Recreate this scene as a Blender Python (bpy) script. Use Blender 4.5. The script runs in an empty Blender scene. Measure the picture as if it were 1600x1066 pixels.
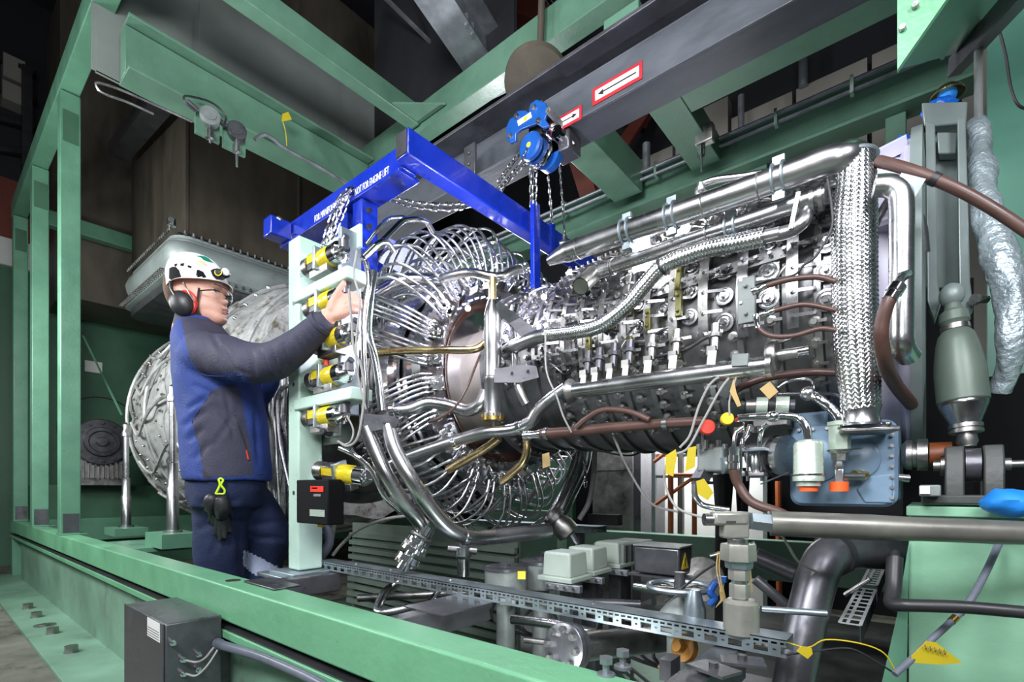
import bpy, math, random
from mathutils import Vector, Matrix, noise
random.seed(7)
PI = math.pi
C = bpy.context.scene.collection
SC = bpy.context.scene
# ---------------------------------------------------------------- camera
H = 0.81                      # camera height over the floor
FPX, HOR = 782.0, 766.0       # focal length and horizon row of the 1600x1066 frame
YAW = math.radians(39.76)
FX, FY = -math.sin(YAW), math.cos(YAW)
cam = bpy.data.cameras.new('camera'); camo = bpy.data.objects.new('camera', cam); C.objects.link(camo)
camo.location = (0, 0, H); camo.rotation_euler = (PI/2, 0, YAW)
cam.sensor_width = 36; cam.lens = FPX/1600*36; cam.shift_y = (HOR-533)/1600
cam.clip_start = 0.02; cam.clip_end = 100
SC.camera = camo
# ---------------------------------------------------------------- view and world
SC.view_settings.view_transform = 'Standard'; SC.view_settings.look = 'None'
SC.view_settings.gamma = 1; SC.view_settings.use_curve_mapping = False
SC.view_settings.exposure = 0.55
W = bpy.data.worlds.new('world'); SC.world = W; W.use_nodes = True
bg = W.node_tree.nodes['Background']; bg.inputs[0].default_value = (0.62, 0.72, 0.8, 1); bg.inputs[1].default_value = 0.085
# ---------------------------------------------------------------- area lights put in without lamp bodies, and two burner spots
def area(name, loc, aim, size, power, col=(1, 1, 1), sy=None):
    l = bpy.data.lights.new(name, 'AREA'); l.energy = power; l.color = col; l.size = size
    if sy: l.shape = 'RECTANGLE'; l.size_y = sy
    o = bpy.data.objects.new(name, l); C.objects.link(o); o.location = loc
    o.rotation_euler = (Vector(aim)-Vector(loc)).to_track_quat('-Z', 'Y').to_euler()
    return o
def point(name, loc, power, col, r=0.03):
    l = bpy.data.lights.new(name, 'POINT'); l.energy = power; l.color = col; l.shadow_soft_size = r
    o = bpy.data.objects.new(name, l); C.objects.link(o); o.location = loc
    return o
area('key_area_light', (-0.5, -0.9, 2.5), (-1.5, 1.6, 1.2), 0.9, 62, (0.93, 0.96, 1.0))
area('side_area_light', (-3.0, -1.0, 2.1), (-2.3, 1.2, 1.2), 0.7, 32, (0.95, 0.98, 1.0))
area('right_fill_light', (0.75, 0.15, 1.9), (-0.1, 1.7, 1.15), 0.5, 17, (0.93, 0.95, 1.0))  # added fill to brighten the inlet side
area('back_fill_light', (-2.6, 3.0, 2.2), (-1.8, 1.2, 1.3), 0.4, 36, (0.95, 0.95, 1.0))  # added fill, hidden behind the burner ring
area('casing_fill_light', (-4.3, -0.5, 2.0), (-4.3, 1.6, 1.5), 0.5, 34, (0.95, 1.0, 0.98))  # added out of frame to brighten the lagged casing
area('bay_fill_light', (-1.35, 3.45, 1.45), (-1.4, 3.8, 0.7), 0.3, 16, (1, 1, 1))  # added behind the engine to whiten the bay wall
area('roof_fill_light', (-0.8, 0.2, 2.7), (-2.8, 1.6, 4.0), 0.5, 17, (0.95, 0.98, 1))  # added overhead to lift the roof panels and beams
area('pit_fill_light', (-0.6, 0.78, 0.36), (-1.2, 1.7, 0.3), 0.15, 1.5, (0.9, 1.0, 0.98))  # added below the frame to light the pit pipework
area('near_fill_light', (0.15, -0.35, 1.35), (-.4, 1.0, .65), 0.3, 5, (1, 1, 1))  # added near the camera for the tee and foreground pipes
point('burner_spot', (-1.60, 1.62, 1.62), 7, (1.0, 0.62, 0.32))
point('inspection_spot', (-1.22, 1.30, 1.50), 11, (0.82, 0.8, 1.0))
# ---------------------------------------------------------------- helpers
def at(px, py, d=None, x=None, y=None, z=None):
    """world point seen at pixel (px,py) at depth d, or on the plane x=, y= or z=."""
    t = (px-800)/FPX
    rx, ry, rz = FX+t*FY, FY-t*FX, (HOR-py)/FPX
    if d is None:
        if x is not None: d = x/rx
        elif y is not None: d = y/ry
        else: d = (z-H)/rz
    return Vector((rx*d, ry*d, H+rz*d))
def V(*a): return Vector(a)
def frame(d):
    d = d.normalized()
    u = d.cross(V(0, 0, 1))
    if u.length < 1e-3: u = V(1, 0, 0)
    u.normalize(); return u, d.cross(u).normalized()
def spline(pts, res=8, closed=False):
    """Catmull-Rom through pts (each a Vector)."""
    pts = [Vector(p) for p in pts]; n = len(pts)
    if n < 3: return pts
    out = []
    for i in range(n-1 if not closed else n):
        p1, p2 = pts[i], pts[(i+1) % n]
        p0 = pts[i-1] if (i > 0 or closed) else p1+(p1-p2)
        p3 = pts[(i+2) % n] if (i < n-2 or closed) else p2+(p2-p1)
        for k in range(res):
            t = k/res
            out.append(0.5*((2*p1)+(p2-p0)*t+(2*p0-5*p1+4*p2-p3)*t*t+(3*p1-p0-3*p2+p3)*t**3))
    if not closed: out.append(pts[-1])
    return out
def fillet(pts, rad, res=5):
    """polyline with rounded corners"""
    pts = [Vector(p) for p in pts]; out = [pts[0]]
    for i in range(1, len(pts)-1):
        a, b, c = pts[i-1], pts[i], pts[i+1]
        l = min(rad, (a-b).length*0.48, (c-b).length*0.48)
        s, e = b+(a-b).normalized()*l, b+(c-b).normalized()*l
        for k in range(res+1):
            t = k/res; out.append(s*(1-t)**2+b*2*t*(1-t)+e*t*t)
    out.append(pts[-1]); return out
class MB:
    def __init__(s): s.v = []; s.f = []; s.uv = []; s.m = []; s.cm = 0
    def add(s, vs, fs, uvs=None):
        o = len(s.v); s.v += [Vector(v) for v in vs]
        for i, f in enumerate(fs):
            s.f.append([a+o for a in f]); s.uv.append(uvs[i] if uvs else None); s.m.append(s.cm)
        return s
    def box(s, a, b):
        x0, x1 = sorted((a[0], b[0])); y0, y1 = sorted((a[1], b[1])); z0, z1 = sorted((a[2], b[2]))
        return s.add([(x0,y0,z0),(x1,y0,z0),(x1,y1,z0),(x0,y1,z0),(x0,y0,z1),(x1,y0,z1),(x1,y1,z1),(x0,y1,z1)],
                     [(0,3,2,1),(4,5,6,7),(0,1,5,4),(1,2,6,5),(2,3,7,6),(3,0,4,7)])
    def obox(s, c, sz, rot=None, taper=1.0):
        """box of size sz centred at c, rot = (rx,ry,rz) or a 3x3 Matrix"""
        M = rot if isinstance(rot, Matrix) else (Matrix.Rotation((rot or (0,0,0))[2], 3, 'Z') @ Matrix.Rotation((rot or (0,0,0))[1], 3, 'Y') @ Matrix.Rotation((rot or (0,0,0))[0], 3, 'X'))
        h = [q/2 for q in sz]; vs = []
        for k in (-1, 1):
            t = 1 if k < 0 else taper
            for i, j in ((-1,-1),(1,-1),(1,1),(-1,1)): vs.append(Vector(c)+M @ V(i*h[0]*t, j*h[1]*t, k*h[2]))
        return s.add(vs, [(0,3,2,1),(4,5,6,7),(0,1,5,4),(1,2,6,5),(2,3,7,6),(3,0,4,7)])
    def bar(s, p, q, w, h, up=None):
        """rectangular bar from p to q, w across, h along up"""
        p, q = Vector(p), Vector(q); d = (q-p).normalized()
        up = Vector(up) if up else (V(0,0,1) if abs(d.z) < .95 else V(0,1,0))
        a = d.cross(up).normalized(); u = a.cross(d).normalized()
        vs = [e+a*i*w/2+u*j*h/2 for e in (p, q) for i, j in ((-1,-1),(1,-1),(1,1),(-1,1))]
        return s.add(vs, [(0,1,2,3),(7,6,5,4),(0,4,5,1),(1,5,6,2),(2,6,7,3),(3,7,4,0)])
    def ring(s, c, u, v, r, n, ph=0): return [c+u*(r*math.cos(2*PI*i/n+ph))+v*(r*math.sin(2*PI*i/n+ph)) for i in range(n)]
    def tube(s, pts, r, n=10, cap=True, closed=False, vs=1.0):
        pts = [Vector(p) for p in pts]; m = len(pts)
        rs = r if isinstance(r, (list, tuple)) else [r]*m
        T = [(pts[(i+1) % m]-pts[i-1]) if closed else (pts[min(i+1, m-1)]-pts[max(i-1, 0)]) for i in range(m)]
        u, w = frame(T[0]); vsx = []; L = 0; ls = []
        for i in range(m):
            t = T[i].normalized(); u = (u-t*u.dot(t)).normalized(); w = t.cross(u)
            vsx += s.ring(pts[i], u, w, rs[i], n)
            if i: L += (pts[i]-pts[i-1]).length
            ls.append(L)
        fs = []; uv = []
        mm = m if closed else m-1
        for i in range(mm):
            for k in range(n):
                i2 = (i+1) % m; k2 = (k+1) % n
                fs.append((i*n+k, i*n+k2, i2*n+k2, i2*n+k))
                l2 = ls[i2] if i2 else L
                uv.append(((k/n, ls[i]), ((k+1)/n, ls[i]), ((k+1)/n, l2), (k/n, l2)))
        if cap and not closed:
            fs.append(tuple(range(n-1, -1, -1))); uv.append([(0,0)]*n)
            fs.append(tuple(range((m-1)*n, m*n))); uv.append([(0,0)]*n)
        return s.add(vsx, fs, uv)
    def cyl(s, p, q, r, r2=None, n=16, cap=True): return s.tube([p, q], [r, r if r2 is None else r2], n, cap)
    def lathe(s, p, axis, prof, n=32, cap=True, arc=None, ph=0):
        """prof = [(t, r)] along axis from p"""
        p = Vector(p); axis = Vector(axis).normalized(); u, w = frame(axis); vs = []
        for t, r in prof: vs += s.ring(p+axis*t, u, w, max(r, 1e-4), n, ph)
        m = len(prof); fs = []; uv = []
        for i in range(m-1):
            for k in range(n):
                k2 = (k+1) % n; fs.append((i*n+k, i*n+k2, (i+1)*n+k2, (i+1)*n+k))
                uv.append(((k/n, prof[i][0]), ((k+1)/n, prof[i][0]), ((k+1)/n, prof[i+1][0]), (k/n, prof[i+1][0])))
        if cap:
            fs.append(tuple(range(n-1, -1, -1))); uv.append([(0,0)]*n)
            fs.append(tuple(range((m-1)*n, m*n))); uv.append([(0,0)]*n)
        return s.add(vs, fs, uv)
    def sphere(s, c, r, n=14, m=9, sq=(1,1,1)):
        vs = [Vector(c)+V(0,0,-r*sq[2])]; fs = []
        for j in range(1, m):
            a = -PI/2+PI*j/m
            for i in range(n):
                b = 2*PI*i/n; vs.append(Vector(c)+V(r*sq[0]*math.cos(a)*math.cos(b), r*sq[1]*math.cos(a)*math.sin(b), r*sq[2]*math.sin(a)))
        vs.append(Vector(c)+V(0,0,r*sq[2])); t = len(vs)-1
        for i in range(n):
            fs.append((0, 1+(i+1) % n, 1+i)); fs.append((t, t-n+i, t-n+(i+1) % n))
            for j in range(m-2): fs.append((1+j*n+i, 1+j*n+(i+1) % n, 1+(j+1)*n+(i+1) % n, 1+(j+1)*n+i))
        return s.add(vs, fs)
    def torus(s, c, axis, R, r, n=32, k=8, ph=0, arc=2*PI):
        u, w = frame(Vector(axis)); full = abs(arc-2*PI) < 1e-6; m = n if full else n+1
        return s.tube([Vector(c)+u*R*math.cos(ph+arc*i/n)+w*R*math.sin(ph+arc*i/n) for i in range(m)], r, k, closed=full)
    def bolts(s, c, axis, R, n, r, h, ph=0):
        a = Vector(axis).normalized(); u, w = frame(a)
        for i in range(n):
            t = 2*PI*i/n+ph; q = Vector(c)+u*R*math.cos(t)+w*R*math.sin(t)
            s.cyl(q-a*h*.2, q+a*h, r, n=6)
        return s
    def prism(s, poly, ext):
        """polygon (list of points) pushed along ext"""
        n = len(poly); P = [Vector(p) for p in poly]; E = Vector(ext)
        vs = P+[p+E for p in P]
        return s.add(vs, [tuple(range(n-1, -1, -1)), tuple(range(n, 2*n))]+[(i, (i+1) % n, n+(i+1) % n, n+i) for i in range(n)])
    def braid(s, pts, r, strands=16, pitch=0.1, wr=0.35, k=3, step=0.004, amp=0.10):
        """woven ribbons round a path"""
        P = [Vector(p) for p in pts]; L = [0]
        for i in range(1, len(P)): L.append(L[-1]+(P[i]-P[i-1]).length)
        tot = L[-1]; N = max(8, int(tot/step)); fr = []; u = None; j = 0
        for i in range(N+1):
            l = tot*i/N
            while j < len(P)-2 and L[j+1] < l: j += 1
            f = (l-L[j])/max(L[j+1]-L[j], 1e-9); p = P[j].lerp(P[j+1], f)
            fr.append((p, l))
        T = [(fr[min(i+1, N)][0]-fr[max(i-1, 0)][0]).normalized() for i in range(N+1)]
        u, w = frame(T[0]); F = []
        for i in range(N+1):
            u = (u-T[i]*u.dot(T[i])).normalized(); w = T[i].cross(u); F.append((u.copy(), w.copy()))
        rr = r if callable(r) else (lambda t: r)
        for sg in (1, -1):
            for q in range(strands):
                vs = []; fs = []
                for i in range(N+1):
                    p, l = fr[i]; th = sg*2*PI*l/pitch+2*PI*q/strands
                    ov = sg*math.cos(th*strands/2)          # over two, under two: upright herringbone columns
                    R = rr(l/tot); R0 = R*(1+amp*0.5*max(-1, min(1, ov*1.6)))
                    hw = 2*PI/strands*wr
                    for e, o in ((-1, -.5), (0, 1), (1, -.5)):
                        a = th+hw*e; rad = R0+R*amp*0.35*o
                        vs.append(p+F[i][0]*rad*math.cos(a)+F[i][1]*rad*math.sin(a))
                for i in range(N):
                    for e in range(2): fs.append((i*3+e, i*3+e+1, i*3+e+4, i*3+e+3))
                s.add(vs, fs)
        return s
    def xf(s, M):
        s.v = [M @ v for v in s.v]; return s
WLOC = {}
def wloc(o): return WLOC.get(o.name, V(0,0,0))
def build(mb, name, mat, parent=None, ang=35, bevel=0, seg=2, flat=False):
    me = bpy.data.meshes.new(name)
    if parent is None and mb.v:
        zs = min(v.z for v in mb.v); xs = [v.x for v in mb.v]; ys = [v.y for v in mb.v]
        org = V((min(xs)+max(xs))/2, (min(ys)+max(ys))/2, zs)
    else: org = V(0, 0, 0)
    me.from_pydata([tuple(v-org) for v in mb.v], [], mb.f)
    if any(mb.uv):
        ul = me.uv_layers.new(name='UVMap'); k = 0; dat = []
        for f, u in zip(mb.f, mb.uv):
            for i in range(len(f)): dat += list(u[i]) if u else [0, 0]
        ul.data.foreach_set('uv', dat)
    for m in (mat if isinstance(mat, (list, tuple)) else [mat]): me.materials.append(m)
    if any(mb.m): me.polygons.foreach_set('material_index', mb.m)
    if not flat:
        me.shade_smooth(); me.set_sharp_from_angle(angle=math.radians(ang))
    me.validate()
    o = bpy.data.objects.new(name, me); C.objects.link(o)
    if parent is not None:
        o.parent = parent; o.location = -wloc(parent)
        WLOC[o.name] = V(0,0,0)
    else: o.location = org; WLOC[o.name] = org
    if bevel:
        b = o.modifiers.new('soft_edge', 'BEVEL'); b.width = bevel; b.segments = seg; b.limit_method = 'ANGLE'; b.angle_limit = math.radians(40)
        b.harden_normals = False
    return o
def thing(name, label, cat, loc=(0,0,0), group=None):
    o = bpy.data.objects.new(name, None); C.objects.link(o); o.empty_display_size = .05
    o.location = loc; WLOC[o.name] = Vector(loc); o['label'] = label; o['category'] = cat
    if group: o['group'] = group
    return o
def tag(o, label, cat, group=None):
    o['label'] = label; o['category'] = cat
    if group: o['group'] = group
    return o
def solo(mb, name, label, cat, mat, group=None, **k): return tag(build(mb, name, mat, **k), label, cat, group)
def struct(mb, name, mat, **k):
    o = build(mb, name, mat, **k); o['kind'] = 'structure'; return o
def dup(root, M=None, loc=None, label=None, group=None):
    r = root.copy(); C.objects.link(r)
    def kids(a, b):
        for ch in list(a.children):
            c = ch.copy(); C.objects.link(c); c.parent = b; kids(ch, c)
    kids(root, r)
    if M is not None: r.matrix_world = M
    if loc is not None: r.location = loc
    if label: r['label'] = label
    if group: r['group'] = group
    WLOC[r.name] = Vector(r.location)
    return r
def mtx(loc, zaxis=None, xaxis=None, s=1):
    """matrix at loc whose local Z points along zaxis"""
    z = Vector(zaxis or (0,0,1)).normalized(); x = Vector(xaxis) if xaxis else frame(z)[0]
    x = (x-z*x.dot(z)).normalized(); y = z.cross(x)
    M = Matrix((x, y, z)).transposed().to_4x4()
    return Matrix.Translation(Vector(loc)) @ M @ Matrix.Scale(s, 4)
# ---------------------------------------------------------------- materials
def mat(name, col, rough=.5, metal=0, var=.12, sc=6, bump=0, bsc=40, dirt=None, dsc=3, dth=.6, emit=0, coat=0, rvar=0.1, tr=0, stretch=None):
    m = bpy.data.materials.new(name); m.use_nodes = True; nt = m.node_tree; N = nt.nodes; L = nt.links
    b = N['Principled BSDF']; b.inputs['Roughness'].default_value = rough; b.inputs['Metallic'].default_value = metal
    b.inputs['Coat Weight'].default_value = coat
    if tr: b.inputs['Transmission Weight'].default_value = tr
    tc = N.new('ShaderNodeTexCoord'); src = tc.outputs['Object']
    if stretch:
        mp = N.new('ShaderNodeMapping'); mp.inputs['Scale'].default_value = stretch; L.new(src, mp.inputs[0]); src = mp.outputs[0]
    nz = N.new('ShaderNodeTexNoise'); nz.inputs['Scale'].default_value = sc; nz.inputs['Detail'].default_value = 6; nz.inputs['Roughness'].default_value = .65
    L.new(src, nz.inputs['Vector'])
    mx = N.new('ShaderNodeMix'); mx.data_type = 'RGBA'
    lo = [max(0, c*(1-var)) for c in col]; hi = [min(1, c*(1+var)) for c in col]
    rp = N.new('ShaderNodeMapRange'); rp.inputs[1].default_value = .3; rp.inputs[2].default_value = .7
    L.new(nz.outputs['Fac'], rp.inputs[0]); L.new(rp.outputs[0], mx.inputs[0])
    mx.inputs[6].default_value = (*lo, 1); mx.inputs[7].default_value = (*hi, 1); out = mx.outputs[2]
    if dirt:
        n2 = N.new('ShaderNodeTexNoise'); n2.inputs['Scale'].default_value = dsc; n2.inputs['Detail'].default_value = 8; n2.inputs['Roughness'].default_value = .72
        L.new(src, n2.inputs['Vector'])
        r2 = N.new('ShaderNodeMapRange'); r2.inputs[1].default_value = dth; r2.inputs[2].default_value = dth+.12; L.new(n2.outputs['Fac'], r2.inputs[0])
        m2 = N.new('ShaderNodeMix'); m2.data_type = 'RGBA'; L.new(r2.outputs[0], m2.inputs[0]); L.new(out, m2.inputs[6]); m2.inputs[7].default_value = (*dirt, 1); out = m2.outputs[2]
    L.new(out, b.inputs['Base Color'])
    if rvar:
        rr = N.new('ShaderNodeMapRange'); rr.inputs[1].default_value = .3; rr.inputs[2].default_value = .7
        rr.inputs[3].default_value = max(0.02, rough-rvar); rr.inputs[4].default_value = min(1, rough+rvar); L.new(nz.outputs['Fac'], rr.inputs[0]); L.new(rr.outputs[0], b.inputs['Roughness'])
    if bump:
        n3 = N.new('ShaderNodeTexNoise'); n3.inputs['Scale'].default_value = bsc; n3.inputs['Detail'].default_value = 4; L.new(src, n3.inputs['Vector'])
        bp = N.new('ShaderNodeBump'); bp.inputs['Strength'].default_value = bump; bp.inputs['Distance'].default_value = .01; L.new(n3.outputs['Fac'], bp.inputs['Height']); L.new(bp.outputs[0], b.inputs['Normal'])
    if emit:
        b.inputs['Emission Color'].default_value = (*col, 1); b.inputs['Emission Strength'].default_value = emit
    return m
def braidmat(name, col, rough, fu, fv, metal=1):
    m = mat(name, col, rough, metal, .1, 20, rvar=.05); nt = m.node_tree; N = nt.nodes; L = nt.links
    b = N['Principled BSDF']; tc = N.new('ShaderNodeTexCoord'); sp = N.new('ShaderNodeSeparateXYZ'); L.new(tc.outputs['UV'], sp.inputs[0])
    def mth(op, a, bb):
        n = N.new('ShaderNodeMath'); n.operation = op
        for i, q in enumerate((a, bb)):
            if q is None: continue
            if isinstance(q, (int, float)): n.inputs[i].default_value = q
            else: L.new(q, n.inputs[i])
        return n.outputs[0]
    a = mth('MULTIPLY', sp.outputs[0], 2*PI*fu); c = mth('MULTIPLY', sp.outputs[1], 2*PI*fv)
    s1 = mth('SINE', mth('ADD', a, c), None); s2 = mth('SINE', mth('SUBTRACT', a, c), None)
    h = mth('MAXIMUM', s1, s2)
    bp = N.new('ShaderNodeBump'); bp.inputs['Strength'].default_value = .22; bp.inputs['Distance'].default_value = .0008; L.new(h, bp.inputs['Height']); L.new(bp.outputs[0], b.inputs['Normal'])
    return m

M = {
 'green': mat('green_paint', (0.115, 0.275, 0.18), .38, 0, .14, 5, .08, 60, dirt=(.06, .15, .09), dsc=14, dth=.67),
 'green_roof': mat('roof_green_paint', (0.105, 0.215, 0.15), .38, 0, .16, 5, .08, 60, dirt=(.05, .12, .08), dsc=12, dth=.66),
 'tee': mat('tee_fitting_steel', (0.40, 0.39, 0.35), .34, .55, .2, 14, .03, 60),
 'nearsteel': mat('dull_olive_steel', (0.22, 0.215, 0.19), .38, .5, .2, 9, .03, 50),
 'darkcast': mat('dark_cast_paint', (0.05, 0.054, 0.052), .5, .1, .25, 9, .12, 60),
 'tray_l': mat('bright_zinc', (0.62, 0.65, 0.67), .35, .4, .1, 12),
 'mint_l': mat('light_green_paint', (0.23, 0.45, 0.30), .38, 0, .10, 3, .1, 40, dirt=(.12, .16, .10), dsc=14, dth=.69),
 'void': mat('black_and_shade', (0.004, 0.004, 0.005), .7, 0, .2, 4),  # near-black for black parts and for the sheets that stand in for shade
 'pitfloor': mat('oily_steel_floor', (0.035, 0.042, 0.038), .5, .2, .5, 5, .2, 20),
 'shaft': mat('rust_orange_paint', (0.17, 0.04, 0.008), .45, 0, .2, 8),
 'green_worn': mat('worn_green_paint', (0.14, 0.365, 0.205), .36, 0, .12, 3.5, .12, 50, dirt=(.07, .10, .06), dsc=16, dth=.66),
 'green_web': mat('dusty_green_paint', (0.17, 0.30, 0.22), .5, 0, .25, 2.5, .1, 30, dirt=(.12, .13, .09), dsc=4, dth=.6),
 'mint': mat('mint_green_paint', (0.45, 0.61, 0.52), .35, 0, .08, 8, .06, 60, dirt=(.25, .32, .25), dsc=18, dth=.68),
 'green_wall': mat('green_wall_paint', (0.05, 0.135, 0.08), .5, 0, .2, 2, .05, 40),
 'green_wall_r': mat('green_sheet_paint', (0.12, 0.33, 0.24), .45, 0, .15, 2, .05, 40),
 'floor': mat('stained_concrete', (0.15, 0.15, 0.12), .75, 0, .45, 2.2, .35, 25, dirt=(.05, .045, .032), dsc=3.2, dth=.5),
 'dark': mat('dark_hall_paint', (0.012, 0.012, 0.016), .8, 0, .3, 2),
 'black': mat('black_steel', (0.02, 0.02, 0.022), .4, 0, .3, 6),
 'beige': mat('beige_wall_panel', (0.22, 0.205, 0.18), .7, 0, .12, 2, .05, 30),
 'grey_panel': mat('grey_wall_panel', (0.20, 0.225, 0.21), .6, 0, .15, 1.6, .04, 20),
 'brown_duct': mat('sooty_duct_steel', (0.10, 0.085, 0.066), .55, .2, .5, 2.4, .1, 20, stretch=(1, 1, .35)),
 'red_steel': mat('oxide_red_paint', (0.16, 0.035, 0.022), .55, 0, .2, 4),
 'white': mat('white_paint', (0.66, 0.68, 0.66), .5, 0, .06, 5),
 'galv': mat('galvanised_steel', (0.30, 0.32, 0.35), .42, .75, .25, 9, .05, 60, rvar=.12),
 'crane': mat('grey_crane_steel', (0.115, 0.125, 0.145), .42, .5, .3, 5, .06, 40, stretch=(.4, 1, 1)),
 'tray': mat('zinc_tray_steel', (0.36, 0.42, 0.46), .38, .8, .18, 12, .03, 70),
 'chrome': mat('polished_steel', (0.80, 0.80, 0.82), .12, 1, .05, 9, rvar=.04),
 'steel': mat('brushed_steel', (0.50, 0.50, 0.51), .28, 1, .16, 7, rvar=.07),
 'dsteel': mat('dull_steel', (0.36, 0.35, 0.34), .38, 1, .3, 12, .1, 50, rvar=.12),
 'bronze': mat('heat_tinted_steel', (0.55, 0.42, 0.22), .25, 1, .3, 9, rvar=.08),
 'casing': mat('compressor_casing_steel', (0.22, 0.22, 0.225), .36, .9, .35, 11, .08, 40, dirt=(.10, .09, .06), dsc=9, dth=.58),
 'olive': mat('olive_plated_steel', (0.20, 0.19, 0.07), .4, .5, .3, 12),
 'gun': mat('gunmetal_steel', (0.13, 0.13, 0.145), .33, .7, .25, 8, .05, 50),
 'cast': mat('grey_cast_paint', (0.20, 0.22, 0.215), .5, .1, .2, 9, .12, 60),
 'bluegrey': mat('blue_grey_paint', (0.17, 0.26, 0.36), .32, .1, .12, 5, .08, 40),
 'lilac': mat('pale_lilac_paint', (0.52, 0.50, 0.62), .4, 0, .08, 4, .03, 20),
 'framegrey': mat('grey_frame_paint', (0.21, 0.25, 0.245), .42, .2, .18, 5, .05, 30),
 'strut': mat('grey_green_paint', (0.115, 0.15, 0.125), .45, .2, .15, 6, .05, 40),
 'blue': mat('blue_lifting_paint', (0.004, 0.022, 0.33), .3, 0, .15, 6, .06, 50, dirt=(.02, .06, .4), dsc=20, dth=.72, coat=.3),
 'hoistblue': mat('hoist_blue_paint', (0.008, 0.07, 0.30), .3, 0, .15, 8, coat=.3),
 'yellow': mat('yellow_band', (0.85, 0.62, 0.02), .4, 0, .08, 8),
 'goldband': mat('yellow_label_film', (0.72, 0.56, 0.03), .25, .2, .2, 30, stretch=(1, 1, 8)),
 'signred': mat('sign_red', (0.38, 0.02, 0.03), .4, 0, .08, 8),
 'red': mat('red_plastic', (0.75, 0.05, 0.03), .4, 0, .08, 8),
 'orange': mat('orange_cap', (0.85, 0.12, 0.02), .45, 0, .1, 8),
 'ochre': mat('ochre_paint', (0.30, 0.13, 0.015), .45, 0, .2, 8),
 'rubber': mat('black_rubber', (0.022, 0.022, 0.025), .45, 0, .2, 8),
 'grayhose': mat('grey_plastic_hose', (0.12, 0.135, 0.17), .35, 0, .15, 8),
 'silicone': mat('brown_silicone_hose', (0.085, 0.042, 0.034), .42, 0, .22, 9, .04, 40),
 'cable': mat('grey_cable', (0.30, 0.29, 0.28), .45, 0, .15, 12),
 'tan': mat('tan_tag_card', (0.55, 0.38, 0.16), .6, 0, .12, 8),
 'tagyel': mat('yellow_tag_plastic', (0.58, 0.45, 0.02), .5, 0, .1, 8),
 'paper': mat('white_label', (0.75, 0.76, 0.74), .55, 0, .05, 8),
 'ink': mat('black_ink', (0.01, 0.01, 0.012), .5, 0, 0, 8),
 'hood': mat('pale_grey_casing_paint', (0.36, 0.41, 0.40), .42, .25, .15, 3.5, .1, 18, dirt=(.24, .27, .26), dsc=6, dth=.6),
 'blanket': mat('dirty_insulation_steel', (0.46, 0.46, 0.46), .5, .3, .28, 6, .4, 22, dirt=(.12, .10, .065), dsc=7, dth=.53),
 'quilt': mat('silver_quilt', (0.34, 0.40, 0.43), .38, .5, .2, 9, .8, 60),
 'filter': mat('pale_green_steel', (0.56, 0.66, 0.56), .28, .45, .08, 8),
 'actuator': mat('grey_green_plastic', (0.36, 0.42, 0.37), .45, 0, .08, 8),
 'orangeflex': mat('red_hose', (0.40, 0.10, 0.03), .5, 0, .15, 8),
 'bagblue': mat('blue_plastic_bag', (0.005, 0.10, 0.50), .3, 0, .2, 14, .8, 30),
 'ragblue': mat('blue_cloth', (0.01, 0.22, 0.70), .6, 0, .12, 9, .3, 20),
 'lamp': mat('lamp_tube', (1, 1, 1), .4, emit=30),
 'brass': mat('brass', (0.62, 0.42, 0.12), .28, 1, .15, 12),
}
M['braid'] = braidmat('braided_hose', (0.60, 0.60, 0.62), .2, 12, 260)
M['braid_big'] = mat('braid_strand_steel', (0.70, 0.71, 0.72), .24, 1, .1, 30, rvar=.06)

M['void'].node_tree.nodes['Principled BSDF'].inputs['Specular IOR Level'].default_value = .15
# ================================================================ the room
struct(MB().box((-9.5, -3.5, -.1), (4, 5.2, 0)), 'floor', M['floor'])
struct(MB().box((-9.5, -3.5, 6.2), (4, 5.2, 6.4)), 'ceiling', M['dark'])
struct(MB().box((-7.7, -3.5, 0), (-7.6, 5.2, 3.21)), 'wall_end', M['green_wall'])
struct(MB().box((-7.7, -3.5, 3.21), (-7.55, 5.2, 3.5)), 'trim_1', M['white'])
struct(MB().box((-7.7, -3.5, 3.5), (-7.58, 5.2, 4.15)), 'trim_2', M['red_steel'])
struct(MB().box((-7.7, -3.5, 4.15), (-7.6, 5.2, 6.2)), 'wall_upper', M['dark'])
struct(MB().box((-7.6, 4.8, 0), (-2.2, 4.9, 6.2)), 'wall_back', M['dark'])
# beige precast wall behind the engine, in upright panels with open joints
w = MB(); x = -2.4
k = 0
while x < 0.32:
    hgt = 3.57+(.18 if k % 4 == 2 else 0)
    w.box((x, 3.9, 1.5), (x+.40, 4.0, hgt)); x += .425; k += 1
struct(w, 'wall_far', M['beige'])
struct(MB().box((-2.4, 4.02, 0), (2.6, 4.1, 6.2)), 'wall_behind', M['dark'])
struct(MB().box((0.172, 2.6, 0), (2.8, 2.64, 4.2)), 'wall_side', M['green_wall_r'])
# bright bay seen beneath the engine
struct(MB().box((-1.98, 3.80, 0.0), (-.88, 3.84, 1.5)), 'wall_bay', M['white'])
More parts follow.
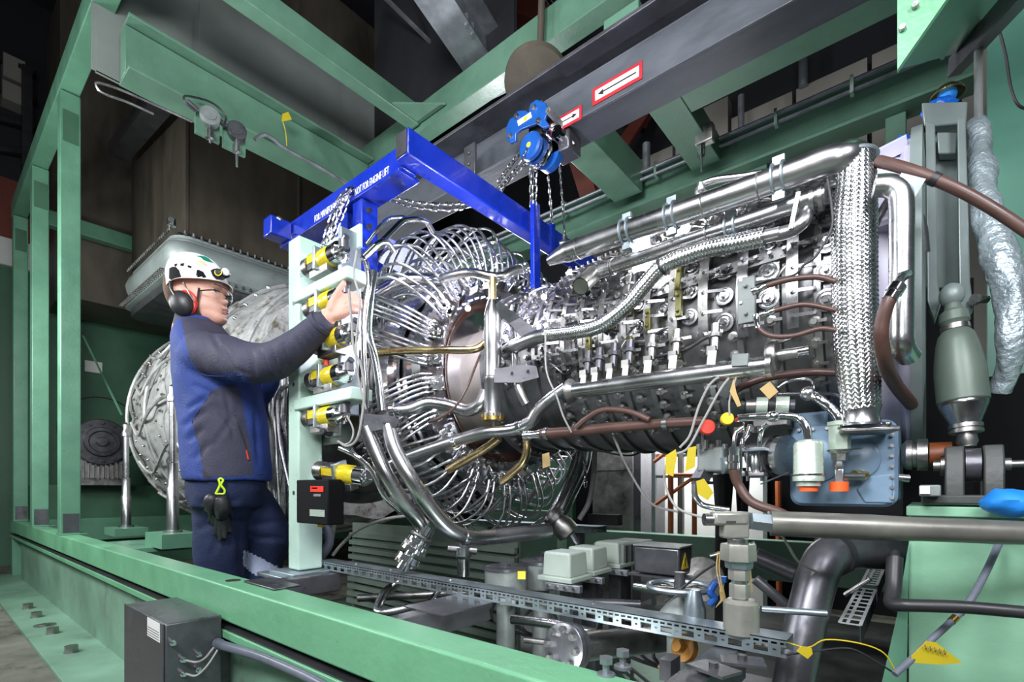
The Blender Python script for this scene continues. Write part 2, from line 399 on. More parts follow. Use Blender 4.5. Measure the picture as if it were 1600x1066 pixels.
# ================================================================ skid base
sk = thing('base_frame', 'long green steel base frame running under the machine toward the camera', 'machine frame', (-3, .65, 0))
def rail(mb, x0, x1): mb.box((x0, .6, .418), (x1, .695, .525))
m_ = MB(); rail(m_, -6.62, .2); build(m_, 'top_rail', M['green_worn'], sk, bevel=.006, seg=3)
build(MB().box((-6.62, .598, .395), (.2, .70, .402)), 'gap_strip', M['rubber'], sk)
build(MB().box((-6.62, .592, .372), (.2, .70, .395)), 'ledge', M['green_worn'], sk, bevel=.002)
build(MB().box((-6.2, .63, 0.02), (.2, .65, .375)), 'web_plate', M['green_web'], sk)
build(MB().box((-6.62, .40, 0.0), (.2, .70, .022)), 'bottom_flange', M['green_web'], sk, bevel=.003)
for x in (-6.55,):
    build(MB().box((x-.05, .60, 0.02), (x+.05, .74, .375)), 'support_leg', M['green'], sk, bevel=.004)
build(MB().box((-6.62, .69, .30), (-6.5, 3.2, .525)), 'cross_rail', M['green'], sk, bevel=.005)
build(MB().box((-6.5, 3.1, .30), (.16, 3.2, .525)), 'back_rail', M['green_web'], sk, bevel=.005)
build(MB().box((-4.15, .69, .44), (-3.55, 1.55, .47)), 'deck_plate', M['green'], sk, bevel=.003)
build(MB().box((-3.55, 2.3, .30), (-3.45, 3.1, .50)), 'cross_rail', M['green'], sk, bevel=.003)
build(MB().box((-1.62, .655, .526), (-1.42, .735, .532)), 'splice_plate', M['gun'], sk, bevel=.003)
p = at(465, 905, z=.527); build(MB().lathe((-1.68, .648, .518), (0,0,1), [(0,.0),(0,.022),(.009,.022),(.009,.014),(.0092,0)], 20, cap=False), 'lifting_eye_rim', M['dsteel'], sk)
for i, (bx) in enumerate((-4.6, -4.25, -3.95, -3.7, -3.2)):
    b = MB().cyl((bx, .50, .02), (bx, .50, .027), .05 if i == 2 else .03, n=20); b.cyl((bx, .50, .025), (bx, .50, .055 if i != 2 else .03), .028, n=6)
    solo(b, 'anchor_bolt', ['rusty hex anchor bolt on the base flange, farthest of the row', 'rusty hex anchor bolt, second from the far end of the base flange', 'wide flat round anchor washer with a slot on the base flange', 'rusty hex anchor bolt just nearer than the flat round washer', 'rusty hex anchor bolt beside the grey junction cabinet'][i], 'bolt', M['dsteel'], 'anchor bolts along the base flange')
for i, x in enumerate((-.30, -.245)):
    pp = at(947+i*26, 1050-i*12, z=.53)
    b = MB().cyl((pp.x, pp.y, .523), (pp.x, pp.y, .528), .014, n=16); b.cyl((pp.x, pp.y, .528), (pp.x, pp.y, .543), .0055, n=8); b.cyl((pp.x, pp.y, .543), (pp.x, pp.y, .553), .011, n=6)
    solo(b, 'rail_bolt', ['grey hex bolt standing near the front edge of the green top rail', 'grey hex bolt with a washer behind the front one on the green top rail'][i], 'bolt', M['galv'], 'bolts at the end of the top rail')
# ================================================================ posts and overhead steel
def post(x, y, label, w=.1, z1=3.34):
    t = thing('steel_post', label, 'post', (x, y, .525), 'green frame posts')
    build(MB().box((x-w/2, y, .527), (x+w/2, y+w, z1)), 'column', M['green'], t, bevel=.006, seg=3)
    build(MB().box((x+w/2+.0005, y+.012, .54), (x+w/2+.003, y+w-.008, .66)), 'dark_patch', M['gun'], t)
    build(MB().box((x-w/2-.02, y-.004, .5255), (x+w/2+.03, y+w+.03, .532)), 'base_plate', M['green'], t, bevel=.002)
    return t
# the face that meets the camera sits on plane x = const, so posts are centred from their near corner
for X, lab in ((-4.2, 'green square post closest to the worker on the near rail'), (-5.35, 'middle green square post of the near rail'), (-6.45, 'green square post at the far end of the near rail')):
    t = post(X-.05, .603, lab)
    build(MB().box((X+.0005, .615, 3.02), (X+.003, .692, 3.22)), 'painted_shadow', M['green_wall'], t)  # darker sheet laid on the post as a painted shadow
t = thing('top_rail_beam', 'long green box beam over the row of square posts', 'beam', (-4, .6, 3.34))
t['kind'] = 'thing'
build(MB().box((-6.55, .598, 3.345), (-2.0, .70, 3.49)), 'box_section', M['green'], t, bevel=.006, seg=3)
build(MB().box((-6.55, .715, 3.345), (-6.45, 3.2, 3.49)), 'end_section', M['green'], t, bevel=.006)
def beam(name, a, b, label, flange=None):
    t = thing(name, label, 'beam', a); t['kind'] = 'thing'
    build(MB().box(a, b), 'web_box', M['green_roof'], t, bevel=.004)
    for f in (flange or []): build(MB().box(*f), 'flange', M['green_roof'], t, bevel=.002)
    return t
# transverse beams (run away from the camera along y)
beam('roof_beam', (-3.24, .70, 2.95), (-3.15, 2.14, 3.19), 'green roof channel carrying the small round sensors above the worker',
     [((-3.26, .70, 2.93), (-3.08, 2.14, 2.945)), ((-3.26, .70, 3.195), (-3.08, 2.14, 3.21))])
beam('roof_beam', (-2.66, .60, 3.21), (-2.57, 2.14, 3.34), 'green roof beam crossing above the worker and the pale wall panels')
beam('roof_beam', (-1.56, 2.28, 2.67), (-1.37, 2.92, 2.86), 'green roof beam just right of the blue chain hoist')
beam('roof_beam', (-1.06, 1.88, 2.67), (-.90, 2.92, 2.80), 'green roof beam carrying a sensor, right of the arrow sign')
beam('roof_beam', (-1.95, 2.27, 3.20), (-1.85, 2.9, 3.45), 'short green roof beam above the round brown plate')
# longitudinal beams (run along the engine)
beam('roof_beam', (-3.3, 2.15, 3.18), (.9, 2.26, 3.36), 'green roof beam running beside the grey crane rail')
beam('roof_beam', (-.89, 2.34, 2.67), (.14, 2.41, 2.80), 'high green beam over the far precast wall', [((-.89, 2.31, 2.655), (.14, 2.44, 2.669))])
beam('wall_beam', (-3.2, 3.0, 2.62), (.18, 3.06, 2.80), 'low green beam with conduits along its top, behind the engine', [((-3.2, 2.93, 2.60), (.18, 3.08, 2.618)), ((-3.2, 2.93, 2.802), (.18, 3.08, 2.815))])
beam('wall_post', (-.16, 3.0, 1.3), (-.08, 3.06, 2.6), 'green stub post hanging under the low green beam')
beam('wall_post', (-.78, 3.0, 1.3), (-.68, 3.06, 2.6), 'pale green upright behind the bright work lamp')
# corner gussets
def gus(pts, ext, label):
    o = solo(MB().prism(pts, ext), 'gusset_plate', label, 'bracket', M['green_roof'], 'roof gussets'); return o
gus([(-3.08, 1.95, 2.95), (-3.08, 2.14, 2.95), (-2.85, 2.14, 2.95)], (0, 0, .012), 'triangular green gusset in the corner where the channel meets the long beam')
gus([(-2.57, 1.92, 3.22), (-2.57, 2.14, 3.22), (-2.32, 2.14, 3.22)], (0, 0, .012), 'triangular green gusset above the blue lifting beam tip')
# pale wall panels closing the roof space above the channel
pn = MB()
for (y0, y1) in ((.62, 1.06), (1.10, 2.02), (2.06, 2.7)): pn.box((-3.36, y0, 3.0), (-3.33, y1, 4.05))
pn.box((-3.345, .6, 3.0), (-3.335, 2.7, 4.05))
struct(pn, 'wall_panelled', M['grey_panel'])
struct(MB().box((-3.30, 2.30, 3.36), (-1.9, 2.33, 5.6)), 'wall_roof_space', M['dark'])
# sloping stub: big green bracket at the top corner close to the camera
t = thing('corner_beam', 'large pale green beam end with two bolt heads at the top corner', 'beam', at(1440, 60, d=.95)); t['kind'] = 'thing'
P = [at(1402, -420, y=1.28), at(1402, 109, y=1.28), at(1478, 0, y=1.28), at(1768, -420, y=1.28)]
build(MB().prism(P, (0, .012, 0)), 'end_plate', M['green_worn'], t)
Q = [at(1402.5, 109, y=1.29), at(1478.5, 0, y=1.29), at(1768.5, -420, y=1.29), at(1834, -420, y=1.75), at(1584, 0, y=1.75), at(1493, 84, y=1.75)]
build(MB().add(Q, [(0, 1, 4, 5), (1, 2, 3, 4)]).add([q+V(0, .0, .012) for q in Q], [(5, 4, 1, 0), (4, 3, 2, 1)]), 'underside', M['green'], t)
for (bx, by) in ((1430, 10), (1410, 45)):
    q = at(bx, by, y=1.278); build(MB().cyl(q, q+V(0, -.008, 0), .006, n=6), 'bolt_head', M['dsteel'], t)
q0, q1 = at(1492, 104, d=1.35), at(1612, -30, d=1.0)
solo(MB().bar(q0, q1, .03, .045), 'roof_rail', 'dark grey rail slanting down past the green beam end', 'rail', M['gun'])
# ---- crane rail
cr = thing('crane_rail', 'dark grey overhead crane rail with arrow signs crossing the roof', 'crane rail', (-.5, 1.7, 2.3))
zc = H+.865*1.66
build(MB().box((-3.05, 1.66, zc+.0), (.9, 1.80, zc+.014)), 'lower_flange', M['crane'], cr, bevel=.002)
build(MB().box((-3.05, 1.725, zc+.014), (.9, 1.738, zc+.21)), 'web', M['crane'], cr)
build(MB().box((-3.05, 1.60, zc+.21), (.9, 1.86, zc+.225)), 'upper_flange', M['gun'], cr, bevel=.002)
cov = MB()
cov.box((-1.22, 1.648, zc-.005), (.9, 1.655, zc+.14)); cov.box((-1.22, 1.648, zc+.14), (.9, 1.70, zc+.147))
build(cov, 'side_cover', M['crane'], cr, bevel=.002)
def arrow_sign(x0, x1, dz0, dz1, flip, par, nm):
    y = 1.646
    f = MB(); f.box((x0, y-.002, zc+dz0), (x1, y, zc+dz1)); s = build(f, 'sign_border', M['signred'], par)
    i = (dz1-dz0)*.2
    build(MB().box((x0+i, y-.003, zc+dz0+i), (x1-i, y-.0021, zc+dz1-i)), 'sign_face', M['paper'], s)
    c = (dz0+dz1)/2+zc; a0, a1 = x0+i*1.8, x1-i*1.8; h = (dz1-dz0)*.13
    sg = 1 if flip else -1
    tip, tail = (a1, a0) if flip else (a0, a1)
    ar = MB().prism([(tip, y-.0035, c), (tip-sg*h*3, y-.0035, c+h*1.3), (tip-sg*h*3, y-.0035, c-h*1.3)], (0, .0004, 0))
    ar.box((tip-sg*h*3, y-.0035, c-h*.35), (tail, y-.0031, c+h*.35)); build(ar, 'arrow', M['ink'], s)
pA, pB = at(926, 163, y=1.646), at(1004, 121, y=1.646)
arrow_sign(pA.x, pB.x, .012, .075, False, cr, 'a')
pA, pB = at(858, 206, y=1.646), at(909, 178, y=1.646)
arrow_sign(pA.x, pB.x, -.012, .042, True, cr, 'b')
# joint brackets of the rail
for x in (-1.62, -1.24):
    b = MB().box((x-.035, 1.64, zc-.02), (x+.035, 1.655, zc+.15)); 
    for dz in (.01, .06, .11): b.cyl((x, 1.64, zc+dz), (x, 1.632, zc+dz), .008, n=6)
    build(b, 'splice_plate', M['gun'], cr, bevel=.002)
q = at(738, 200, y=1.9)
hb = MB().box((q.x-.10, 1.70, zc+.22), (q.x+.10, 1.98, zc+.24)); hb.box((q.x-.09, 1.80, zc+.24), (q.x-.07, 1.9, zc+.42)); hb.box((q.x+.07, 1.80, zc+.24), (q.x+.09, 1.9, zc+.42)); hb.bolts((q.x, 1.74, zc+.24), (0,0,1), .06, 4, .01, .02)
build(hb, 'hanger_bracket', M['dsteel'], cr, bevel=.002)
# ---- galvanised beam slanting in from the top
a, b = at(640, -60, d=2.55), at(778, 150, d=3.25)
gb = MB(); u = (b-a).normalized(); sd = u.cross(V(0,0,1)).normalized()
gb.bar(a, b, .20, .012); gb.bar(a+V(0,0,.13), b+V(0,0,.13), .012, .25); gb.bar(a+V(0,0,.26), b+V(0,0,.26), .20, .012)
for t_ in (.45, .52): gb.cyl(a.lerp(b, t_)+sd*.085+V(0,0,-.02), a.lerp(b, t_)+sd*.085+V(0,0,.05), .012, n=6)
solo(gb, 'hoist_beam', 'scuffed galvanised beam slanting in from the top of the roof', 'beam', M['galv'])
a, b = at(585, -20, d=3.4), at(712, 105, d=3.5)
solo(MB().bar(a, b, .02, .02), 'roof_conduit', 'thin steel conduit in the black roof opening', 'conduit', M['galv'])
# round brown plate
c = at(838, 122, d=2.62)
rp_ = MB().lathe(c, V(.2, -.35, -1), [(0, 0), (0, .165), (.045, .165), (.045, .0)], 40, cap=False)
rp_.cyl(c+V(.02, 0, .0), c+V(.04, 0, .5), .018, n=14)
solo(rp_, 'swivel_plate', 'round brown steel plate hanging over the chain hoist', 'plate', M['brown_duct'])
# red braces and mesh up in the roof
def brace(p, q, w, lab): return solo(MB().bar(p, q, w, w*.7), 'roof_brace', lab, 'brace', M['red_steel'], 'red roof braces', bevel=.003)
brace(at(700, -30, d=4.2), at(860, 45, d=4.2), .22, 'red steel brace at the very top above the round plate')
brace(at(880, 170, d=4.0), at(935, 345, d=4.0), .14, 'red steel brace hanging right of the chain hoist')
brace(at(1025, 150, d=4.0), at(925, 300, d=4.0), .12, 'red steel brace slanting down between two green roof beams')
brace(at(905, 130, d=4.1), at(1015, 190, d=4.1), .10, 'red steel brace beneath the arrow sign')
brace(at(1190, 150, d=4.2), at(1245, 180, d=4.2), .12, 'short red brace behind the high green beam')
brace(at(1330, 30, d=3.4), at(1402, 58, d=3.4), .10, 'red steel brace beside the pale beam end')
gm = MB()
for i in range(9):
    gm.bar(at(836+i*9, -10, d=3.9), at(868+i*9, 34+i, d=3.9), .006, .006); gm.bar(at(836+i*9, 34+i*2, d=3.9), at(880+i*9, -10, d=3.9), .006, .006)
solo(gm, 'roof_mesh', 'expanded metal mesh between beams at the top of the roof', 'mesh', M['galv'])
# conduits along the low beam
cd = thing('conduit_run', 'pair of thin steel conduits clipped along the low green beam', 'conduit', (-1, 2.9, 2.8))
for dz in (0, .045): build(MB().cyl((-3.2, 2.90, 2.735+dz), (.17, 2.90, 2.735+dz), .012, n=10), 'conduit', M['galv'], cd)
for i in range(9):
    x = -2.6+i*.33; build(MB().box((x, 2.88, 2.715), (x+.015, 2.92, 2.80)), 'clip', M['chrome'], cd)

struct(MB().box((-3.3, .72, .003), (.9, 3.7, .02)), 'floor_pit', M['pitfloor'])
# sensors, conduit and tag on the channel above the worker
sn = thing('gas_sensor', 'round grey gas sensor with a dangling nozzle, upper of two on the green roof channel', 'sensor', at(330, 220, x=-3.05))
sn2 = None
for i, (px, py, lb) in enumerate(((328, 183, 'upper'), (370, 206, 'lower'))):
    t = sn if i == 0 else thing('gas_sensor', 'round dark gas sensor with a thin hanging rod on the green roof channel', 'sensor', at(370, 245, x=-3.03))
    c = at(px, py, x=-3.04)
    build(MB().lathe(c, (1, -.3, 0), [(-.05, .03), (-.03, .05), (.02, .05), (.024, .045), (.024, .03), (.03, .03), (.03, 0)], 24), 'housing', M['cast'] if i == 0 else M['gun'], t)
    build(MB().obox(c+V(-.04, 0, -.03), (.02, .12, .14)), 'mounting_plate', M['green_roof'], t)
    build(MB().lathe(c-V(0, 0, .05), (0,0,-1), [(0, .014), (.03, .014), (.03, .022), (.07, .022), (.075, .008), (.09+.06*i, .006)], 14), 'nozzle', M['steel'], t)
    build(MB().cyl(c+V(.0, -.06, .0), c+V(0, -.11, .02), .014, n=10), 'cable_gland', M['gun'], t)
def ppx(pts, x): return [at(a, b, x=x) for a, b in pts]
solo(MB().tube(spline(ppx([(305, 174), (292, 163), (287, 155), (293, 150), (330, 160), (352, 180), (350, 196)], -3.03), 6), .005, 6), 'sensor_cable', 'black looped cable joining the two round sensors', 'cable', M['black'])
solo(MB().tube(spline(ppx([(398, 218), (412, 210), (425, 216), (445, 232), (500, 262), (548, 292)], -3.04), 6), .011, 8), 'sensor_conduit', 'thin conduit running down along the green roof channel', 'conduit', M['galv'])
solo(MB().tube(spline(ppx([(240, 178), (200, 160), (160, 145), (150, 132), (158, 130), (200, 145), (300, 190)], -3.04), 6), .006, 6), 'sensor_tube', 'thin bare tube looping under the green roof channel', 'tube', M['dsteel'])
solo(MB().prism(ppx([(440, 190), (441, 178), (450, 175), (456, 187), (447, 189)], -3.02), (.002, 0, 0)).tube(spline(ppx([(441, 188), (446, 205), (448, 228)], -3.025), 5), .003, 5), 'cable_flag', 'small yellow tag on a wire against the green roof channel', 'tag', M['tagyel'])
# sensor and conduit on the beam past the arrow sign
bs = thing('beam_sensor', 'small steel sensor hanging on the roof beam past the arrow sign', 'sensor', at(1102, 260, d=2.6))
c = at(1102, 212, d=2.62)
build(MB().obox(c, (.09, .05, .09)), 'box', M['dsteel'], bs, bevel=.006); build(MB().lathe(c+V(-.02, 0, -.05), (0,0,-1), [(0, .02), (.05, .02), (.06, .008), (.13, .006)], 12), 'probe', M['chrome'], bs)
build(MB().lathe(c+V(-.03, -.02, .06), (0,0,1), [(0, .02), (.04, .022), (.05, .01)], 12), 'top_cap', M['chrome'], bs)
solo(MB().tube([at(1056, 108, d=2.45), at(1084, 165, d=2.6), at(1098, 195, d=2.65)], .012, 8), 'sensor_conduit', 'short conduit leading down to the small steel sensor', 'conduit', M['galv'])
solo(MB().cyl(at(1095, 240, d=2.7), at(1105, 205, d=2.62), .010, n=8), 'sensor_lead', 'short lead between small steel sensor and the clipped conduits', 'cable', M['galv'])
# pipe and bracket shapes seen high against the dark hall
for (x0, y0, x1, y1, d, lb) in ((1255, 80, 1268, 135, 3.4, 'upright steel tube in front of the dark hall above the precast wall'), (1158, 150, 1168, 210, 3.4, 'short steel tube rising behind the clipped conduits'), (1010, 225, 1022, 280, 3.5, 'stub of steel tube behind the roof beam')):
    solo(MB().cyl(at(x0, y1, d=d), at(x0, y0, d=d), (x1-x0)/2/FPX*d, n=12), 'wall_tube', lb, 'tube', M['galv'])
# ================================================================ machinery at the far end
ex = thing('exhaust_casing', 'dirty grey lagged turbine casing with scalloped panels behind the worker', 'turbine casing', (-4.6, 2.15, .5))
cx = (-5.35, 2.12, 1.43)
prof = []
N = 40
for i in range(N+1):
    t = i/N; x = t*2.3
    r = .89+.05*math.sin(PI*t)+(.03 if (i % 10) in (0, 1) else 0)-.012*math.cos(2*PI*t*4)-.10*max(0, t-.75)*4
    prof.append((x, r))
mb = MB().lathe(cx, (1,0,0), prof, 72)
for i, v in enumerate(mb.v):
    a = math.atan2(v.z-cx[2], v.y-cx[1]); n_ = noise.noise(v*5)*.03+.045*abs(math.sin(a*7))*(.5+.5*math.sin((v.x+5.35)*5.4+1))-.02
    d = V(0, math.cos(a), math.sin(a)); mb.v[i] = v+d*n_
build(mb, 'lagging', M['blanket'], ex, ang=60)
for k, xx in enumerate((.12, .62, 1.2, 1.75, 2.2)):
    m2 = MB().torus((cx[0]+xx, cx[1], cx[2]), (1,0,0), .945-.02*(k == 4)*4, .014, 72, 6); build(m2, 'strap', M['blanket'], ex)
cl = MB()
for k, xx in enumerate((.3, .42, .9, 1.0, 1.45, 1.6, 2.0)):
    for j in range(18):
        a = PI+math.radians(-50+j*7+(k % 2)*3); R_ = .955
        c = V(cx[0]+xx+random.uniform(-.03, .03), cx[1]+R_*math.cos(a), cx[2]+R_*math.sin(a)*1.0)
        n_ = V(0, math.cos(a), math.sin(a)); cl.lathe(c-n_*.02, n_, [(0, .012), (.012, .010), (.018, .005)], 8)
build(cl, 'lagging_studs', M['dsteel'], ex)['kind'] = 'stuff'
arc = MB()
for q in range(5):
    a0 = PI+math.radians(-34+q*19)
    pts = [V(cx[0]+.2+1.1*t+.12*math.sin(t*PI*2+q), cx[1]+.96*math.cos(a0+.12*math.sin(t*6)), cx[2]+.96*math.sin(a0+.12*math.sin(t*6))) for t in [i/14 for i in range(15)]]
    arc.tube(pts, .012, 6)
build(arc, 'seam_cord', M['blanket'], ex)
# grey hood with rounded corner on top
hd = thing('exhaust_hood', 'pale grey metal exhaust hood with rounded corner and rows of flange bolts', 'exhaust hood', (-5.0, 2.1, 2.41))
def rrect(x0, x1, y0, y1, r, z, n=6):
    P = []
    for (cx_, cy_, a0) in ((x1-r, y0+r, -90), (x1-r, y1-r, 0), (x0+r, y1-r, 90), (x0+r, y0+r, 180)):
        for i in range(n+1):
            a = math.radians(a0+90*i/n); P.append(V(cx_+r*math.cos(a), cy_+r*math.sin(a), z))
    return P
def loftr(levels, mb=None):
    mb = mb or MB(); n = len(levels[0]); vs = [p for l in levels for p in l]; fs = []
    for i in range(len(levels)-1):
        for k in range(n): fs.append((i*n+k, i*n+(k+1) % n, (i+1)*n+(k+1) % n, (i+1)*n+k))
    fs.append(tuple(range(n-1, -1, -1))); fs.append(tuple(range((len(levels)-1)*n, len(levels)*n)))
    return mb.add(vs, fs)
LV = []
for (z, o) in ((2.47, -.09), (2.475, 0), (2.50, .0), (2.51, -.03), (2.54, -.045), (2.62, -.01), (2.68, 0.0), (2.74, -.02), (2.77, -.07), (2.775, -.07), (2.78, -.05), (2.80, -.05)):
    LV.append(rrect(-5.74-o*.5, -4.40+o, 1.25-o, 3.1, .13, z))
build(loftr(LV), 'shell', M['hood'], hd, ang=50)
build(loftr([rrect(-5.70, -4.44, 1.29, 3.1, .10, 2.40), rrect(-5.70, -4.44, 1.29, 3.1, .10, 2.465)]), 'dark_flange', M['gun'], hd)
bt = MB()
for i in range(26):
    x = -5.62+i*.046; bt.cyl((x, 1.235, 2.485), (x, 1.205, 2.485), .011, n=6); bt.cyl((x, 1.27, 2.80), (x, 1.27, 2.825), .010, n=6)
for i in range(30):
    y = 1.36+i*.058; bt.cyl((-4.385, y, 2.487), (-4.36, y, 2.487), .012, n=6); bt.cyl((-4.42, y, 2.79), (-4.42, y, 2.815), .012, n=6)
build(bt, 'flange_bolts', M['dsteel'], hd)['kind'] = 'stuff'
q = at(268, 353, x=-4.42); build(MB().cyl(q, q+V(0, 0, .05), .03, n=12).cyl(q+V(0,0,.02), q+V(.06, -.02, .02), .02, n=10), 'lifting_lug', M['steel'], hd)
rb = MB(); rb.box((-4.62, 1.40, 2.80), (-4.50, 3.1, 2.84)); rb.box((-5.7, 1.34, 2.80), (-4.5, 1.42, 2.83)); build(rb, 'joint_seal', M['rubber'], hd, bevel=.004)
# soot-brown duct above the hood
du = thing('exhaust_duct', 'tall soot-stained brown sheet steel duct rising from the grey hood', 'duct', (-5.3, 2.2, 2.84))
build(MB().box((-6.15, 1.42, 2.845), (-4.6, 3.4, 5.8)), 'sheet', M['brown_duct'], du, bevel=.01)
sm = MB(); sm.box((-4.605, 1.415, 2.845), (-4.59, 1.435, 5.8)); sm.box((-4.60, 2.35, 2.845), (-4.59, 2.37, 5.8)); sm.box((-5.4, 1.41, 2.845), (-5.38, 1.42, 5.8)); build(sm, 'seam_strip', M['brown_duct'], du)
solo(MB().box((-7.4, .95, 2.75), (-6.62, 3.4, 5.8)), 'side_duct', 'brown sheet steel duct in the shadow behind the green posts', 'duct', M['brown_duct'])
solo(MB().bar(at(185, 238, d=4.75), at(262, 142, d=3.75), .15, .12), 'duct_brace', 'black slanted steel brace in front of the brown duct', 'brace', M['gun'])
# round dark coupling and motor at the far end
mo = thing('generator_coupling', 'dark round bolted disc coupling over a finned motor beyond the green posts', 'coupling', (-6.3, 1.22, .9))
mo.location = (-6.3, 1.22, .95); WLOC[mo.name] = V(-6.3, 1.22, .95)
b = MB().lathe((-6.42, 1.22, 1.29), (1,0,0), [(0, .23), (.08, .23), (.09, .22), (.09, .15), (.12, .14), (.12, .11), (.10, .10), (.10, .05), (.13, .04), (.13, 0)], 44, cap=False)
b.bolts((-6.335, 1.22, 1.29), (1,0,0), .19, 12, .016, .02); build(b, 'disc', M['gun'], mo)
b = MB().box((-6.75, .98, .86), (-6.40, 1.46, 1.12))
for i in range(13): b.box((-6.40, .98+i*.038, .93), (-6.34, .99+i*.038, 1.10))
build(b, 'fin_block', M['dsteel'], mo)
build(MB().torus((-6.52, 1.25, 1.42), (1,0,0), .34, .006, 40, 5), 'cable_ring', M['black'], mo)
solo(MB().box((-7.55, .8, 0), (-6.66, 2.6, .86)), 'machine_plinth', 'low green plinth under the dark round coupling', 'plinth', M['green_wall'])
solo(MB().bar(at(130, 525, d=5.0), at(190, 648, d=4.3), .012, .012), 'tie_rod', 'thin pale green tie rod slanting down beside the far casing', 'rod', M['green'])
q = at(146, 573, x=-7.55)
solo(MB().box((-7.6, q.y-.07, q.z-.06), (-7.59, q.y+.09, q.z+.07)), 'wall_notice', 'faded paper notice on the dark green end wall', 'notice', M['paper'])
# two upright steel rods in front of the lagged casing
for (px, py0, py1, y, lab) in ((197, 672, 824, 1.05, 'slim steel support rod at the far side of the lagged casing'), (270, 615, 832, 1.02, 'taller steel support rod close behind the worker')):
    t = thing('support_rod', lab, 'rod', at(px, py1, y=y), 'steel support rods')
    a, b = at(px, py1, y=y), at(px, py0, y=y); b.x, b.y = a.x, a.y
    L = (b-a).length
    build(MB().lathe(a, (0,0,1), [(0, .05), (.012, .05), (.013, .032), (L*.32, .032), (L*.32+.01, .026), (L*.5, .026), (L*.5+.005, .019), (L, .019)], 20), 'rod', M['steel'], t)
    build(MB().lathe(b-V(0,0,.05), (0,0,1), [(0, .03), (.03, .03), (.05, .02), (.09, .022), (.11, .0)], 14), 'end_joint', M['dsteel'], t)
    build(MB().box((a.x-.16, a.y-.10, .47), (a.x+.16, a.y+.10, a.z)), 'foot_plate', M['green'], t)
# dark bits left of the posts
hs = thing('switchgear_rack', 'dark shelving with grey boxes beyond the green posts at the top', 'rack', (-8.2, .1, 3))
bb = MB()
for i in range(4): bb.bar(at(-30, 80+i*50, d=5.2), at(56, 115+i*42, d=5.4), .05, .05)
bb.bar(at(42, 105, d=5.3), at(42, 330, d=5.3), .06, .08); build(bb, 'frame', M['black'], hs)
for (a_, b_) in (((2, 96), (28, 132)), ((0, 140), (32, 168))):
    q0, q1 = at(a_[0], a_[1], d=5.35), at(b_[0], b_[1], d=5.35); build(MB().box(q0, q1+V(.05, .05, 0)), 'grey_box', M['beige'], hs)
# brown duct boots and clutter between the worker and the valve rack
tr = MB()
for i in range(16):
    px = 416+i*2.6+random.uniform(-3, 3); d0 = 2.25+random.uniform(0, .3)
    tr.tube(spline([at(px+random.uniform(-4, 8), 560+random.uniform(0, 60), d=d0), at(px+random.uniform(-10, 10), 640, d=d0), at(px+random.uniform(-6, 14), 700+random.uniform(-20, 20), d=d0), at(px+random.uniform(-4, 16), 800+random.uniform(-20, 40), d=d0)], 6), random.choice((.006, .008, .012)), 7)
t = thing('wiring_harness', 'tangle of thin silver tubes between the worker and the valve rack', 'tubing', at(430, 800, d=2.6))
build(tr, 'tube_tangle', M['steel'], t)['kind'] = 'stuff'
solo(MB().tube(fillet([at(470, 600, d=2.1), at(440, 605, d=2.1), at(432, 625, d=2.1), at(436, 690, d=2.1), at(452, 760, d=2.1)], .05), .009, 10), 'bent_tube', 'bent silver tube just behind the mint green rack post', 'tube', M['steel'])
# ================================================================ gas turbine
AY, AZ = 1.7, H+.48
en = thing('gas_turbine', 'large gas turbine engine core of bare steel with a ring of burner fittings', 'gas turbine', (-.9, AY, .55))
def surf(x, r, th): return V(x, AY-r*math.cos(th), AZ+r*math.sin(th))
def nrm(th): return V(0, -math.cos(th), math.sin(th))
build(MB().lathe((-2.9, AY, AZ), (1,0,0), [(0, .50), (.3, .52), (.31, .56), (.34, .56), (.35, .50), (.9, .46), (1.1, .42), (1.15, .42)], 56), 'turbine_case', M['casing'], en)
build(MB().lathe((-1.80, AY, AZ), (1,0,0), [(0, .40), (.02, .40), (.02, .43), (.30, .43), (.30, .40)], 56), 'heat_shield', M['chrome'], en)
build(MB().lathe((-1.52, AY, AZ), (1,0,0), [(0, .40), (.0, .475), (.05, .475), (.05, .355), (.055, .35)], 56, cap=False), 'burner_flange', M['steel'], en)
build(MB().lathe((-1.475, AY, AZ), (1,0,0), [(0, .36), (.012, .356), (.0, .33), (-.05, .30), (-.05, .21)], 56, cap=False), 'dark_ring', mat('burnt_brown_steel', (0.05, 0.022, 0.014), .3, .6, .4, 6), en)
build(MB().lathe((-1.53, AY, AZ), (1,0,0), [(0, .25), (.02, .24), (.20, .23), (.24, .27), (.26, .31)], 56, cap=False), 'discharge_cone', mat('cream_primer', (0.20, 0.185, 0.16), .5, .2, .3, 5), en)
# compressor casing with stage rings
pr = [(0, .25), (.0, .34), (.025, .34), (.03, .305)]
NS = 13
for i in range(NS):
    x0 = .06+i*.0855; r = .305+.078*(i/(NS-1))
    pr += [(x0, r), (x0+.004, r+.010), (x0+.018, r+.010), (x0+.022, r+.001), (x0+.05, r+.002)]
pr += [(1.155, .388), (1.16, .415), (1.18, .415), (1.185, .39), (1.20, .39)]
build(MB().lathe((-1.29, AY, AZ), (1,0,0), pr, 72, cap=False), 'compressor_case', M['casing'], en, ang=25)
def rcase(x): return .305+.078*min(1, max(0, (x+1.23)/1.026))
# bolted flanges: rings of bolts
fb = MB(); fb.bolts((-1.265, AY, AZ), (1,0,0), .325, 60, .006, .012); fb.bolts((-.112, AY, AZ), (1,0,0), .402, 60, .006, .010); fb.bolts((-1.468, AY, AZ), (1,0,0), .372, 56, .007, .012)
build(fb, 'flange_bolts', M['steel'], en)['kind'] = 'stuff'
